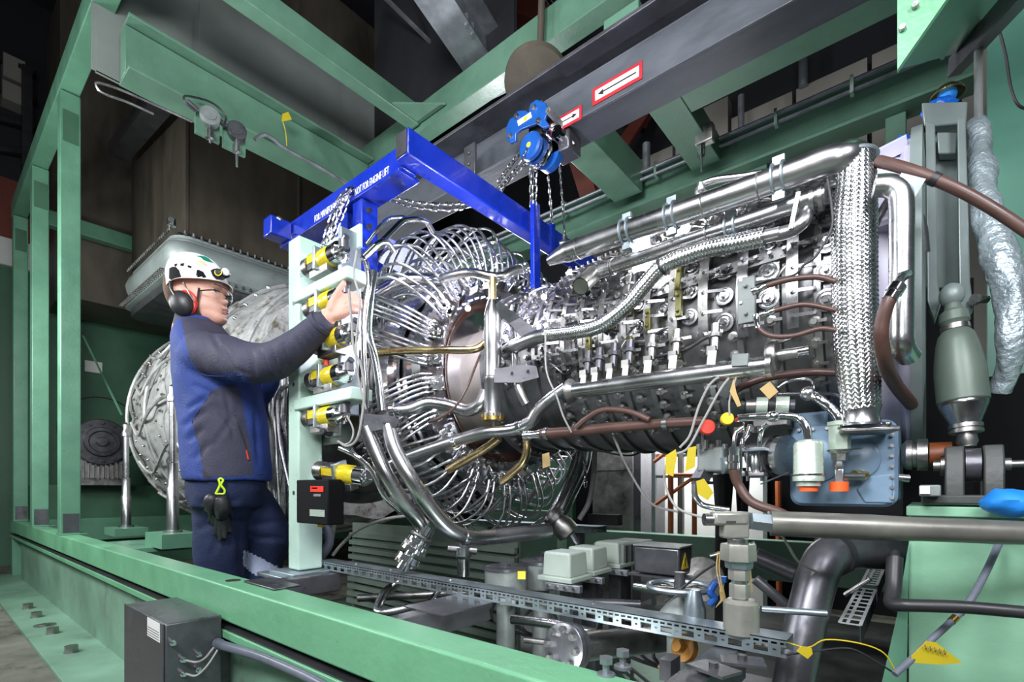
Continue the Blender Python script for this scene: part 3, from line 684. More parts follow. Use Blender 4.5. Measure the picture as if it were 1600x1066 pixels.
# inlet case, pale lilac
build(MB().lathe((-.10, AY, AZ), (1,0,0), [(0, .385), (.005, .40), (.02, .395), (.05, .385), (.06, .405), (.07, .405)], 64, cap=False), 'inlet_case', M['lilac'], en)
build(MB().lathe((-.03, AY, AZ), (1,0,0), [(0, .36), (.0, .42), (.02, .42), (.025, .36)], 64), 'inlet_ring', M['framegrey'], en)
for th in (-25, 10, 45, 80):
    a = math.radians(th); build(MB().bar(surf(-.095, .40, a), surf(-.035, .41, a), .012, .03, up=nrm(a)), 'inlet_rib', M['lilac'], en)
# vane bosses: disc washers with a spindle nut, in rings round the case
bp_ = MB().lathe((0,0,0), (0,0,1), [(0, .0185), (.004, .0185), (.0045, .015), (.0025, .0145), (.0025, .012), (.008, .011), (.0085, .0085), (.006, .008), (.006, .006)], 20)
bp_.cyl((0,0,.003), (0,0,.015), .005, n=6)
boss0 = None; k = 0
cols = [(-.175, 9.5, 1.0), (-.295, 9.8, .98), (-.40, 10, .92), (-.49, 10.5, .86), (-.565, 11, .8), (-.64, 11, .72)]
lv0 = None
for ci, (x, st, s) in enumerate(cols):
    n = int(88/st)
    for j in range(n+1):
        th = math.radians(-8+j*st+(ci % 2)*st/2); r = rcase(x)+.006
        if k >= 90: continue
        c = surf(x, r, th)
        if boss0 is None:
            boss0 = build(bp_, 'vane_boss', M['steel'], en); o = boss0
        else: o = boss0.copy(); C.objects.link(o); o.parent = en
        # rotated in world space, parent has no rotation
        o.matrix_local = Matrix.Translation(-wloc(en)) @ mtx(c, nrm(th), (1,0,0), s*1.35)
        k += 1
# far stages: denser and smaller, one mass
far = MB()
for ci, x in enumerate((-.72, -.80, -.87, -.94, -1.01, -1.08, -1.15, -1.2)):
    for j in range(22):
        th = math.radians(-12+j*6+(ci % 2)*3); c = surf(x, rcase(x)+.004, th); n_ = nrm(th)
        far.lathe(c, n_, [(0, .011), (.006, .011), (.007, .006), (.014, .006), (.014, 0)], 8)
far_o = build(far, 'small_vane_bosses', M['dsteel'], en); far_o['kind'] = 'stuff'
# more rows on the underside of the case
und = MB()
for ci, x in enumerate((-.2, -.29, -.38, -.46, -.53, -.60, -.67, -.74, -.81, -.88, -.95)):
    for j in range(7):
        th = math.radians(-14-j*7+(ci % 2)*3); c = surf(x, rcase(x)+.004, th); n_ = nrm(th)
        und.lathe(c, n_, [(0, .013), (.006, .013), (.007, .008), (.018, .007), (.018, 0)], 8)
        und.bar(c+n_*.012, c+n_*.012+V(.025, 0, 0), .007, .003, up=n_)
build(und, 'underside_bosses', M['dsteel'], en)['kind'] = 'stuff'
# unison rings: flat arcs standing off the case, with olive clamps and lever arms
for i, (x, th0, th1) in enumerate(((-.24, -15, 100), (-.35, -15, 100), (-.447, -15, 100), (-.53, -15, 105), (-.605, -15, 110), (-.68, -15, 110), (-.76, -15, 110), (-.835, -15, 110), (-.905, -15, 110), (-.975, -15, 110))):
    r = rcase(x)+.026; mb = MB(); n = 40
    a0, a1 = math.radians(th0), math.radians(th1); w_ = .012 if i < 4 else .008
    vs = []; fs = []
    for q in range(n+1):
        a = a0+(a1-a0)*q/n
        for (dx, dr) in ((-w_, 0), (w_, 0), (w_, .006), (-w_, .006)): vs.append(surf(x+dx, r+dr, a))
    for q in range(n):
        for e in range(4): fs.append((q*4+e, q*4+(e+1) % 4, q*4+4+(e+1) % 4, q*4+4+e))
    build(mb.add(vs, fs), 'actuation_ring', M['steel'] if i < 2 else M['dsteel'], en)
    ar = MB()
    for q in range(15 if i < 4 else 20):
        a = a0+(a1-a0)*(q+.5)/(15 if i < 4 else 20); n_ = nrm(a)
        ar.bar(surf(x, r+.008, a), surf(x+.045, r-.008, a), .008, .003, up=n_); ar.cyl(surf(x, r+.006, a), surf(x, r+.016, a), .004, n=6)
    build(ar, 'lever_arms', M['steel'], en)['kind'] = 'stuff'
for (px, py, ln) in ((1060, 440, .09), (1061, 475, .07), (985, 475, .075), (955, 500, .06), (1057, 540, .07), (1013, 500, .06), (985, 545, .07), (957, 565, .06), (920, 540, .05), (1167, 470, .11), (1130, 580, .05)):
    # olive clamp blocks: place at the case surface along the sight line
    best = None
    for q in range(400):
        p = at(px, py, d=.9+q*.003); rr = math.hypot(p.y-AY, p.z-AZ)
        if rr < rcase(p.x)+.03: best = p; break
    if best is None: continue
    th = math.atan2(best.z-AZ, AY-best.y); n_ = nrm(th); tg = V(0, math.sin(th), math.cos(th))
    mb = MB().bar(best-tg*ln/2, best+tg*ln/2, .016 if px < 1150 else .04, .016, up=n_)
    mb.cyl(best-tg*ln*.3, best-tg*ln*.3+n_*.016, .005, n=6); mb.cyl(best+tg*ln*.3, best+tg*ln*.3+n_*.016, .005, n=6)
    build(mb, 'clamp_block', M['olive'] if px < 1100 else M['cast'], en, bevel=.002)
# plates, brackets and small tubes on the case
rnd = random.Random(3)
gp = [MB(), MB(), MB(), MB()]
for i in range(230):
    x = rnd.uniform(-1.2, -.16)
    if x > -.62 and rnd.random() < .72: continue
    th = math.radians(rnd.uniform(-22, 92)); r = rcase(x)+.004; n_ = nrm(th); tg = V(0, math.sin(th), math.cos(th))
    c = surf(x, r, th); g = gp[rnd.randrange(4)]; w_, h_ = rnd.uniform(.012, .04), rnd.uniform(.01, .035); t_ = rnd.uniform(.004, .02)
    Mx = Matrix((V(1,0,0), tg, n_)).transposed()
    kind = rnd.random()
    if kind < .5: g.obox(c+n_*t_/2, (w_, h_, t_), Mx, .85); g.cyl(c+n_*t_, c+n_*(t_+.006), .004, n=6)
    elif kind < .75: g.cyl(c, c+n_*(t_+.012), .007, n=8); g.cyl(c+n_*(t_+.008), c+n_*(t_+.018), .010, n=6)
    else:
        e = c+V(rnd.uniform(-.08, .08), 0, 0)+tg*rnd.uniform(-.05, .05); n2 = .02
        g.tube(spline([c, c+n_*n2, (c+e)/2+n_*n2*1.3, e+n_*n2, e], 4), .0035, 6)
for i, g in enumerate(gp): build(g, 'case_fittings', M[('steel', 'dsteel', 'gun', 'chrome')[i]], en)['kind'] = 'stuff'
# horizontal joint flange with bolts
jf = MB(); th = math.radians(12)
jf.bar(surf(-1.24, rcase(-1.24)+.012, th), surf(-.14, rcase(-.14)+.012, th), .03, .014, up=nrm(th)+V(0,0,.0))
for i in range(34):
    x = -1.22+i*.031; c = surf(x, rcase(x)+.02, th); jf.cyl(c, c+nrm(th)*.01, .005, n=6)
build(jf, 'joint_flange', M['steel'], en)
# burner blocks round the ring, each a rounded block with bolts, and braided fuel hoses looping out of them
blk = MB().obox((0,0,.018), (.062, .082, .036), None, .86)
for (a, b) in ((-.022, -.03), (.022, -.03), (-.022, .03), (.022, .03), (0, -.012), (0, .012)): blk.cyl((a, b, .03), (a, b, .048), .0065, n=6)
blk.cyl((0, 0, .03), (0, 0, .055), .011, n=10)
NB = 28; b0 = None; sb0 = None; hose_i = 0
HG = {'top': ('braided_fuel_hose', 'thin braided steel fuel hose arching over the top of the burner ring', 'fuel hoses arching over the top of the burner ring'),
      'near': ('braided_fuel_hose', 'thin braided steel fuel hose fanning out beside the valve rack', 'fuel hoses fanning out beside the valve rack'),
      'low': ('braided_fuel_hose', 'thin braided steel fuel hose hanging in a loop under the burner ring', 'fuel hoses hanging in loops under the burner ring')}
for i in range(NB):
    deg = -100+i*(360/NB); a = math.radians(deg); n_ = nrm(a); tg = V(0, math.sin(a), math.cos(a))
    o = build(blk, 'burner_block', M['chrome'], en, bevel=.006) if b0 is None else b0.copy()
    if b0 is None: b0 = o
    else: C.objects.link(o); o.parent = en
    o.matrix_local = Matrix.Translation(-wloc(en)) @ mtx(surf(-1.455, .425, a), (V(1,0,0)*.75+n_*.65), tg, 1.0)
    key = 'low' if (deg < -35 or deg > 215) else ('near' if -30 < deg < 16 else 'top')
    if 130 < deg < 190: nh = 2
    else: nh = 5 if key != 'low' else 4
    for j in range(nh):
        u = (j-(nh-1)/2)*.0165; R = .665+rnd.uniform(-.035, .03)-(.09 if j % 2 and key != 'near' else 0); xe = -1.86+rnd.uniform(-.03, .03)
        xo = -.0+ (j % 2)*.012
        if key == 'near':
            R = .60+rnd.uniform(-.02, .03); sw = .10*(1 if deg > 0 else -1)
            prf = [(-1.44, .45, 0), (-1.45, .50, 0), (-1.50, .555, sw*.2), (-1.60, R, sw*.6), (-1.70, R+.01, sw), (-1.79, R-.01, sw*1.2), (-1.86, .53, sw*1.25)]
        else:
            prf = [(-1.43+xo, .44, 0), (-1.425+xo, .50, 0), (-1.44+xo, R-.07, .0), (-1.50, R-.005, .01), (-1.59, R+.008, .0), (-1.70, R-.04, -.01), (-1.79, R-.11, -.015), (xe, .47, -.02)]
        pts = [surf(x, r, a)+tg*(u*(1+.5*(q/7))+dt) for q, (x, r, dt) in enumerate(prf)]
        hb_ = MB().tube(spline(pts, 6), .0060, 8)
        nm, lb, gr = HG[key]
        h = solo(hb_, nm, lb, 'fuel hose', M['braid'], gr)
        for f0 in (MB().cyl(pts[0]-(pts[1]-pts[0])*.1, pts[0]+(pts[1]-pts[0])*.35, .0095, n=6), MB().cyl(pts[-1], pts[-1]+(pts[-2]-pts[-1]).normalized()*.03, .0095, n=6)):
            fo = build(f0, 'end_fitting', M['chrome'], None); fo.location = WLOC[fo.name]-WLOC[h.name]; fo.parent = h
# supply manifolds: ring tubes at the back of the loops with nipples
ms = thing('fuel_manifold', 'ring-shaped steel fuel manifold tube that the thin braided hoses plug into', 'manifold', (-1.87, AY, .8))
for (x, R, r) in ((-1.87, .50, .016), (-1.93, .56, .014), (-1.84, .455, .012)):
    build(MB().torus((x, AY, AZ), (1,0,0), R, r, 64, 8), 'ring_tube', M['steel'], ms)
nb_ = MB()
for i in range(70):
    a = 2*PI*i/70; nb_.cyl(surf(-1.87, .505, a), surf(-1.86, .535, a), .009, n=6); nb_.cyl(surf(-1.93, .56, a), surf(-1.90, .58, a), .007, n=6)
build(nb_, 'nipples', M['chrome'], ms)['kind'] = 'stuff'
# perforated shiny band behind the loops
build(MB().lathe((-1.78, AY, AZ), (1,0,0), [(0, .432), (.0, .47), (.02, .47), (.02, .44), (.12, .44), (.12, .455), (.14, .455), (.14, .44)], 48, cap=False), 'shield_band', M['chrome'], en)
# ================================================================ pipes and hoses
def path(pts, smooth=True, res=6, rad=.04):
    P = [at(a, b, d=c) for a, b, c in pts]
    return spline(P, res) if smooth else fillet(P, rad)
def radii(pts, w, n):
    ds = [p[2] for p in pts]; return [w/2/FPX*(ds[0]+(ds[-1]-ds[0])*i/(n-1)) for i in range(n)]
def pipe(name, label, cat, pts, w, m, smooth=True, n=12, group=None, rad=.04, ends=None, bands=None, bmat='chrome', parent=None):
    P = path(pts, smooth, rad=rad); R = radii(pts, w, len(P))
    mb = MB().tube(P, R, n)
    if parent is not None: return build(mb, name, M[m], parent)
    if not (ends or bands): return solo(mb, name, label, cat, M[m], group)
    t = thing(name, label, cat, P[0], group); build(mb, 'tube', M[m], t)
    for i in ([0, -1] if ends == 'both' else [0] if ends == 'start' else [-1] if ends == 'end' else []):
        a = P[i]; b = P[1] if i == 0 else P[-2]; d = (b-a).normalized()
        build(MB().lathe(a-d*.004, d, [(0, R[i]*1.3), (.014, R[i]*1.3), (.016, R[i]*1.12), (.03, R[i]*1.12)], 14), 'end_collar', M[bmat], t)
    for f in (bands or []):
        k = min(len(P)-2, int(f*(len(P)-1))); d = (P[k+1]-P[k]).normalized()
        build(MB().lathe(P[k]-d*.006, d, [(0, R[k]*1.02), (0, R[k]*1.16), (.012, R[k]*1.16), (.012, R[k]*1.02)], 16), 'clamp_band', M[bmat], t)
    return t
def inplane(pts, y): return [(a, b, y/(FY-(a-800)/FPX*FX)) for a, b in pts]
# P1 the long bleed-air pipe and its woven hose
t = thing('air_pipe', 'long thick steel pipe running above the engine to the woven hose', 'pipe', at(1045, 340, y=1.22))
pts = inplane([(858, 408), (880, 397), (905, 388), (980, 362), (1045, 340), (1100, 321), (1180, 293), (1240, 271), (1285, 254), (1315, 246)], 1.22)
pts += [(1333, 243, 1.03), (1341, 256, 1.03)]
P = path(pts); R = [.0285]*len(P)
for i in range(8): R[i] = .014+.0145*i/8
build(MB().tube(P, R, 20), 'pipe_run', M['steel'], t)
def uclamp(px, py, y, r, par):
    c = at(px, py, y=y); mb = MB()
    for dx in (-.010, .010): mb.torus((c.x+dx, c.y, c.z), (1, 0, 0), r, .0035, 24, 6)
    mb.cyl((c.x-.012, c.y, c.z+r), (c.x+.012, c.y, c.z+r), .006, n=8); mb.box((c.x-.012, c.y-.006, c.z+r-.002), (c.x+.012, c.y+.006, c.z+r+.016)); mb.box((c.x-.012, c.y-.006, c.z-r-.016), (c.x+.012, c.y+.006, c.z-r+.002))
    return build(mb, 'pipe_clamp', M['tray'], par)
for (px, py) in ((980, 362), (1050, 338), (1217, 279)): uclamp(px, py, 1.22, .0315, t)
for (px, py) in ((1100, 321), (1186, 291), (905, 388)):
    c = at(px, py, y=1.22); build(MB().torus(c, (1,0,-.0), .0285, .002, 24, 5), 'weld_seam', M['dsteel'], t)
pipe('braided_branch', '', '', inplane([(1095, 312), (1095, 292), (1105, 285), (1125, 280), (1160, 276), (1205, 268)], 1.24), 11, 'braid', parent=t)
build(MB().lathe(at(1095, 300, y=1.235), (0,0,1), [(0, .014), (.008, .014), (.01, .009), (.02, .009)], 12), 'branch_flange', M['steel'], t)
# big woven hose
t = thing('woven_steel_hose', 'thick vertical woven stainless steel hose in front of the engine inlet', 'hose', at(1345, 660, d=1.03))
P = path([(1339, 248, 1.03), (1337, 300, 1.03), (1335, 360, 1.03), (1335, 440, 1.03), (1337, 520, 1.03), (1341, 580, 1.03), (1345, 640, 1.03)], res=10)
def rb_(f): return .0315+.0075*min(1, f*4)-.006*max(0, f-.8)*5
build(MB().tube(P, [rb_(i/(len(P)-1))*.93 for i in range(len(P))], 24), 'hose_core', M['gun'], t)
bro = MB()
def rbc(f): return rb_(f)
bro.braid(P, rbc, 34, .33, .40, 3, .0045, .06)
build(bro, 'woven_sleeve', M['braid_big'], t, ang=70)
build(MB().lathe(at(1346, 666, d=1.03), V(0,0,1), [(0, .040), (.004, .040), (.006, .034), (.02, .031), (.032, .033), (.042, .035)], 28), 'end_bell', M['steel'], t)
c = at(1352, 671, d=1.04); fl = MB().obox(c-V(0,0,.004), (.10, .085, .010), (0, 0, .3)); 
for (a, b) in ((-.04, -.03), (.04, -.03), (.04, .03), (-.04, .03)): fl.cyl(c+V(a, b, 0), c+V(a, b, .010), .006, n=6)
build(fl, 'base_flange', M['dsteel'], t, bevel=.003)
build(MB().torus(at(1340, 246, d=1.03), V(.1, .1, 1), .034, .004, 28, 6), 'top_clamp', M['tray'], t)
# P2 second pipe with open stub
t = thing('vent_pipe', 'second steel pipe below the thick one, with an open black mouth at its near end', 'pipe', at(1000, 402, y=1.26))
P = path(inplane([(925, 430), (935, 425), (1000, 402), (1100, 368), (1180, 342), (1240, 320), (1290, 303)], 1.26)); build(MB().tube(P, .0195, 18), 'pipe_run', M['steel'], t)
uclamp(1142, 355, 1.26, .022, t)
a, b = at(927, 428, y=1.26), at(907, 448, d=1.38)
build(MB().tube([a+(a-b)*.15, a, b], [.016, .024, .024], 20, cap=False).tube([b, a], [.0215, .020], 20, cap=True), 'open_stub', M['dsteel'], t)
build(MB().lathe(b+(a-b)*.2, (b-a), [(0, 0), (0, .0213)], 20, cap=False), 'dark_bore', M['black'], t)
for (px, py) in ((955, 418), (958, 417), (1105, 366)): build(MB().torus(at(px, py, y=1.26), (1, 0, 0), .0205, .0025, 20, 6), 'weld_collar', M['dsteel'], t)
c = at(1245, 336, y=1.25); build(MB().obox(c, (.008, .05, .075), (0, .2, 0)).tube(spline([at(1262, 322, y=1.27), at(1256, 345, y=1.25), at(1236, 360, y=1.25), at(1212, 367, y=1.24)], 6), .015, 14), 'elbow', M['steel'], t)
for (px, py) in ((1270, 314), (1283, 309)):
    build(MB().lathe(at(px, py, y=1.26)-V(.004,0,0), (1,0,0), [(0, .02), (0, .027), (.008, .027), (.008, .02)], 18), 'ring_flange', M['steel'], t)
# braided hose from the combustor up to the elbow
t = thing('braided_air_hose', 'long S-curved braided steel hose sweeping across the compressor', 'hose', at(980, 480, y=1.24))
bp2 = inplane([(856, 523), (901, 518), (939, 508), (977, 480), (1003, 450), (1028, 422), (1053, 407), (1104, 389), (1155, 379), (1195, 370)], 1.23)
P = path(bp2, res=8)
build(MB().tube(P, .0182, 16), 'hose_core', M['gun'], t)
build(MB().braid(P, .0196, 18, .15, .42, 3, .003, .09), 'woven_sleeve', M['braid_big'], t, ang=70)
for i in (0, -1):
    d = (P[1]-P[0]).normalized() if i == 0 else (P[-2]-P[-1]).normalized(); build(MB().lathe(P[i]-d*.03, d, [(0, .0145), (.03, .0145), (.032, .0185), (.05, .0185)], 16), 'end_sleeve', M['steel'], t)
k = int(len(P)*.585); build(MB().torus(P[k], P[k+1]-P[k], .019, .004, 22, 6), 'cushion_clamp', M['rubber'], t)
pipe('air_tube', 'steel tube joining the lower end of the braided S-shaped hose', 'tube', [(852, 524, 1.52), (830, 530, 1.55), (805, 541, 1.6), (790, 552, 1.66)], 22, 'steel')
# lower grey manifold with paper tags
t = thing('drain_manifold', 'thick straight steel manifold along the flank of the engine with tags on top', 'manifold', at(1050, 595, y=1.2))
a, b = at(893, 611, y=1.2), at(1203, 571, y=1.2)
build(MB().cyl(a, b, .0215, n=24), 'pipe_run', M['steel'], t)
build(MB().lathe(b, b-a, [(-.005, .026), (.006, .026), (.006, .0), ], 22, cap=False), 'end_cap', M['dsteel'], t)
build(MB().lathe(a, a-b, [(-.012, .023), (.0, .034), (.006, .034), (.012, .02)], 24), 'curved_saddle', M['dsteel'], t)
c = at(1215, 556, y=1.22); build(MB().lathe(c-V(.02, 0, 0), (1,0,0), [(0, .012), (0, .033), (.012, .036), (.02, .033), (.022, .012), (.06, .011)], 24), 'end_flange', M['dsteel'], t)
build(MB().cyl(at(1230, 553, y=1.22), at(1264, 547, y=1.22), .010, n=14), 'end_tube', M['chrome'], t)
TL = ['first', 'second', 'third', 'fourth', 'fifth', 'sixth', 'seventh']
for i, (px, py) in enumerate(((911, 594), (929, 590), (952, 584), (977, 579), (1012, 573), (1051, 566), (1112, 559))):
    c = at(px, py, y=1.185); s_ = .010+.002*(i > 3)
    o = solo(MB().obox(c, (s_*1.6, .0015, s_*2.6), (0, .12, 0)), 'paper_tag', f'small white tag on the thick steel manifold, {TL[i]} counted from the burner end', 'tag', M['paper'], 'white tags on the manifold')
    build(MB().obox(c+V(-.002, .006, .018), (.02, .012, .02)), 'saddle_block', M['dsteel'], t)
    build(MB().cyl(c+V(0, .02, .02), c+V(0, .03, .085), .010, n=10).cyl(c+V(0, .025, .05), c+V(0, .028, .06), .015, n=10), 'riser', M['gun'] if i < 4 else M['dsteel'], t)
build(MB().obox(at(1157, 563, y=1.18), (.034, .012, .026), (0, .1, 0)), 'name_plate', M['cast'], t)
# black cable harness across the lower case
pipe('black_cable', 'black cable running up along the lower compressor toward the clamp', 'cable', inplane([(1010, 562), (1050, 552), (1075, 545), (1100, 530), (1120, 522)], 1.22), 5, 'rubber')
pipe('black_cable', 'black cable drooping down the case beside the woven hose', 'cable', inplane([(1293, 280), (1300, 330), (1298, 360), (1275, 400), (1255, 415), (1240, 430), (1200, 438), (1180, 445)], 1.22), 4, 'rubber')
# brown silicone hoses
BR = 'brown_hose'
pipe(BR, 'long straight brown hose low along the engine with steel clamps', 'hose', inplane([(846, 678), (900, 674), (960, 668), (1040, 662), (1100, 659)], 1.2), 16, 'silicone', bands=(.08, .78), bmat='steel')
pipe('steel_union', 'short shiny union at the burner end of the long brown hose', 'fitting', inplane([(822, 681), (848, 678)], 1.2), 12, 'chrome', ends='both')
pipe(BR, 'brown hose arching over the long straight brown hose', 'hose', inplane([(900, 668), (915, 655), (935, 643), (955, 640), (985, 644), (1015, 656)], 1.18), 9, 'silicone')
pipe(BR, 'brown hose curving toward the woven hose above the filter canisters', 'hose', [(1141, 625, 1.2), (1150, 610, 1.2), (1168, 600, 1.2), (1200, 590, 1.18), (1262, 582, 1.16), (1312, 583, 1.12)], 12, 'silicone')
pipe(BR, 'topmost of three brown hoses arched on the compressor case', 'hose', inplane([(1178, 455), (1200, 446), (1233, 437), (1276, 433), (1306, 440)], 1.2), 9, 'silicone', ends='start')
pipe(BR, 'middle of three brown hoses arched on the compressor case', 'hose', inplane([(1190, 492), (1216, 484), (1258, 476), (1307, 485)], 1.2), 8, 'silicone', ends='start')
pipe(BR, 'lowest of three brown hoses arched on the compressor case', 'hose', inplane([(1182, 495), (1186, 513), (1205, 525), (1240, 525), (1280, 514), (1307, 516)], 1.19), 8, 'silicone', ends='start')
pipe(BR, 'thick brown hose curving down beside the upright steel pipe', 'hose', [(1401, 450, .89), (1389, 470, .89), (1379, 500, .90), (1377, 530, .91), (1384, 570, .94), (1400, 602, 1.02), (1424, 632, 1.1)], 19, 'silicone', ends='start')
pipe(BR, 'brown hose slanting across the grey strut at the upper side', 'hose', [(1372, 252, 1.0), (1400, 259, .97), (1450, 276, .93), (1520, 308, .9), (1605, 362, .87), (1720, 450, .84)], 17, 'silicone', bands=(.45,), bmat='rubber')
pipe(BR, 'brown hose rising from the pit to the small pump', 'hose', [(1146, 715, 1.1), (1146, 735, 1.1), (1155, 760, 1.1), (1175, 785, 1.08), (1215, 800, 1.05), (1240, 812, 1.05)], 15, 'silicone', ends='start')
pipe('steel_downpipe', 'upright polished steel pipe with a bend at the top beside the woven hose', 'pipe', [(1366, 291, .96), (1390, 289, .95), (1407, 300, .94), (1409, 330, .94), (1408, 540, .94), (1420, 556, .96)], 33, 'steel', smooth=False, n=20, rad=.06)
pipe('steel_spigot', 'short polished elbow plugged into the thick brown hose', 'pipe', [(1418, 428, .92), (1408, 432, .90), (1401, 448, .89)], 13, 'steel')
solo(MB().obox(at(1419, 289, d=.93), (.042, .002, .03), (0.3, .5, .3)), 'metal_tag', 'blank square metal tag hanging on the brown hose', 'tag', M['tray'])
# burner area pipework
NEAR = 'steel_tube'
pipe(NEAR, 'thick pale steel pipe with a Y branch in front of the burner ring', 'pipe', [(585, 742, 1.8), (620, 722, 1.76), (665, 705, 1.72), (720, 687, 1.66), (760, 676, 1.62), (800, 672, 1.6), (828, 660, 1.58), (838, 645, 1.57), (852, 630, 1.56), (884, 606, 1.54)], 19, 'steel', n=16, bands=(.32, .6))
pipe(NEAR, 'short steel branch joining the Y of the pale pipe from above', 'pipe', [(822, 632, 1.57), (812, 612, 1.57), (808, 590, 1.58), (804, 545, 1.62), (800, 510, 1.66), (805, 480, 1.7)], 14, 'steel')
pipe(NEAR, 'steel pipe with a shallow dip running to the upright canister', 'pipe', [(612, 642, 1.68), (640, 640, 1.68), (668, 630, 1.68), (700, 634, 1.68), (730, 642, 1.66), (750, 632, 1.64), (760, 612, 1.64)], 20, 'steel', n=16, ends='start')
pipe(NEAR, 'slim bronze tinted pipe running level into the upright canister', 'pipe', [(470, 568, 1.95), (540, 558, 1.85), (620, 549, 1.75), (690, 547, 1.68), (740, 546, 1.66), (758, 536, 1.66)], 12, 'bronze')
pipe(NEAR, 'bronze pipe slanting below the pale Y-shaped pipe', 'pipe', [(700, 735, 1.7), (730, 718, 1.68), (760, 700, 1.66), (780, 685, 1.64)], 14, 'bronze')
pipe(NEAR, 'bent bronze pipe dropping among the looped fuel hoses', 'pipe', [(822, 684, 1.75), (823, 705, 1.75), (816, 724, 1.76), (800, 740, 1.78), (783, 754, 1.8)], 13, 'bronze')
pipe(NEAR, 'wavy steel crossover pipe on top of the upright canister', 'pipe', [(690, 436, 1.78), (715, 428, 1.72), (740, 426, 1.68), (765, 432, 1.66), (785, 432, 1.66), (800, 424, 1.68), (820, 418, 1.72)], 13, 'steel', ends='end')
pipe(NEAR, 'wide bright steel pipe behind the arching fuel hoses', 'pipe', [(585, 462, 2.05), (610, 447, 2.05), (640, 438, 2.05), (680, 438, 2.05), (715, 432, 2.1)], 22, 'chrome')
pipe(NEAR, 'bright handrail-like steel tube rising over the fuel hoses', 'pipe', [(566, 405, 1.55), (600, 374, 1.6), (630, 344, 1.66), (655, 342, 1.7), (667, 346, 1.75), (676, 362, 1.8)], 9, 'chrome', smooth=False, rad=.02)
pipe(NEAR, 'second bright steel tube bent behind the handrail-like one', 'pipe', [(572, 382, 1.8), (590, 358, 1.82), (606, 341, 1.84), (630, 339, 1.86), (640, 345, 1.9)], 6, 'chrome', smooth=False, rad=.02)
pipe(NEAR, 'bright steel tube stub crossing below the handrail-like one', 'pipe', [(568, 402, 1.5), (590, 380, 1.52), (604, 376, 1.55), (614, 392, 1.6)], 9, 'chrome', smooth=False, rad=.02)
pipe(NEAR, 'upright bright steel pipe alongside the valve rack plate', 'pipe', [(584, 425, 1.6), (578, 470, 1.58), (575, 520, 1.57), (585, 560, 1.57), (592, 600, 1.57), (597, 642, 1.57)], 13, 'chrome')
pipe(NEAR, 'slim upright steel pipe nearest to the rack plate', 'pipe', [(572, 410, 1.56), (577, 440, 1.55), (571, 480, 1.55), (568, 540, 1.55), (572, 600, 1.56), (571, 650, 1.57)], 9, 'chrome')
for i, (pts, lb) in enumerate((
    ([(572, 668, 1.56), (585, 700, 1.56), (603, 740, 1.56), (630, 785, 1.58), (655, 815, 1.6), (660, 830, 1.62)], 'thick steel pipe curving down to the flanged valve, outer of the pair'),
    ([(606, 665, 1.56), (618, 705, 1.55), (640, 745, 1.55), (668, 788, 1.57), (700, 825, 1.6), (735, 840, 1.64), (780, 838, 1.7), (858, 829, 1.8)], 'thick steel pipe sweeping beneath the looped fuel hoses, inner of the pair'))):
    pipe('supply_pipe', lb, 'pipe', pts, 23, 'steel', n=18, bands=(.7,) if i else None)
pipe(NEAR, 'narrow steel tube curving down from the lowest valve', 'pipe', [(530, 700, 1.6), (555, 712, 1.6), (580, 735, 1.62), (600, 775, 1.64), (625, 800, 1.66)], 8, 'chrome')
pipe('return_pipe', 'straight bright pipe slanting down on the far side of the fuel hoses', 'pipe', [(915, 695, 2.3), (908, 730, 2.25), (890, 770, 2.2), (868, 815, 2.15)], 25, 'chrome', n=16)
pipe('return_tube', 'slim bright tube beside the slanting pipe past the fuel hoses', 'pipe', [(897, 720, 2.2), (888, 745, 2.15), (860, 800, 2.1), (830, 825, 2.05)], 8, 'chrome')
pipe('grey_conduit_hose', 'grey flexible hose hanging down beyond the burner ring', 'hose', [(930, 690, 2.3), (928, 740, 2.3), (920, 785, 2.3), (905, 812, 2.3)], 8, 'cable')
# upright canister in front of the burner
t = thing('igniter_canister', 'tall bronze tinted steel canister with a gold flange in front of the burner', 'canister', at(771, 652, d=1.62))
c = at(770, 652, d=1.62); top = at(770, 470, d=1.62).z-c.z
build(MB().lathe(c, (0,0,1), [(0, 0), (0, .034), (.012, .034), (.014, .0285), (top*.30, .0285), (top*.31, .031), (top*.335, .031), (top*.345, .0275), (top*.6, .0275), (top*.61, .0285), (top*.86, .029), (top*.93, .024), (top, .015)], 28, cap=False), 'body', M['steel'], t)
build(MB().cyl(c+V(0,0,top-.01), c+V(0,0,top+.075), .0125, n=16), 'neck', M['bronze'], t)
fl = MB().lathe(c-V(0,0,.012), (0,0,1), [(0, 0), (0, .037), (.011, .037), (.011, 0)], 26, cap=False)
fl.bolts(c+V(0,0,-.001), (0,0,1), .031, 8, .005, .010); build(fl, 'gold_flange', M['brass'], t)
build(MB().cyl(c-V(0,0,.06), c-V(0,0,.012), .007, n=8), 'drain_stub', M['steel'], t)
# grey bracket plates
def plate(name, label, pts, d, m, th=.006, cat='bracket', bolts=()):
    P = [at(a, b, d=d) for a, b in pts]; n_ = (P[1]-P[0]).cross(P[2]-P[0]).normalized()*th
    mb = MB().prism(P, n_)
    for (a, b) in bolts:
        q = at(a, b, d=d-.002); vd = (at(a, b, d=d+.1)-q).normalized(); mb.cyl(q-vd*.006, q+vd*.004, .005, n=6)
    return solo(mb, name, label, cat, M[m])
plate('steel_bracket', 'bright slanted steel shield plate beside the top of the canister', [(766, 483), (780, 470), (842, 518), (826, 528)], 1.6, 'chrome', .02)
plate('steel_bracket', 'dark slanted bracket plate hanging below the bright shield plate', [(796, 505), (812, 497), (846, 520), (835, 530), (815, 528)], 1.56, 'gun', .006)
plate('steel_bracket', 'dark grey bracket plate halfway down the canister', [(772, 577), (815, 570), (838, 572), (842, 590), (812, 598), (772, 598)], 1.55, 'gun', .006, bolts=((800, 583), (825, 580)))
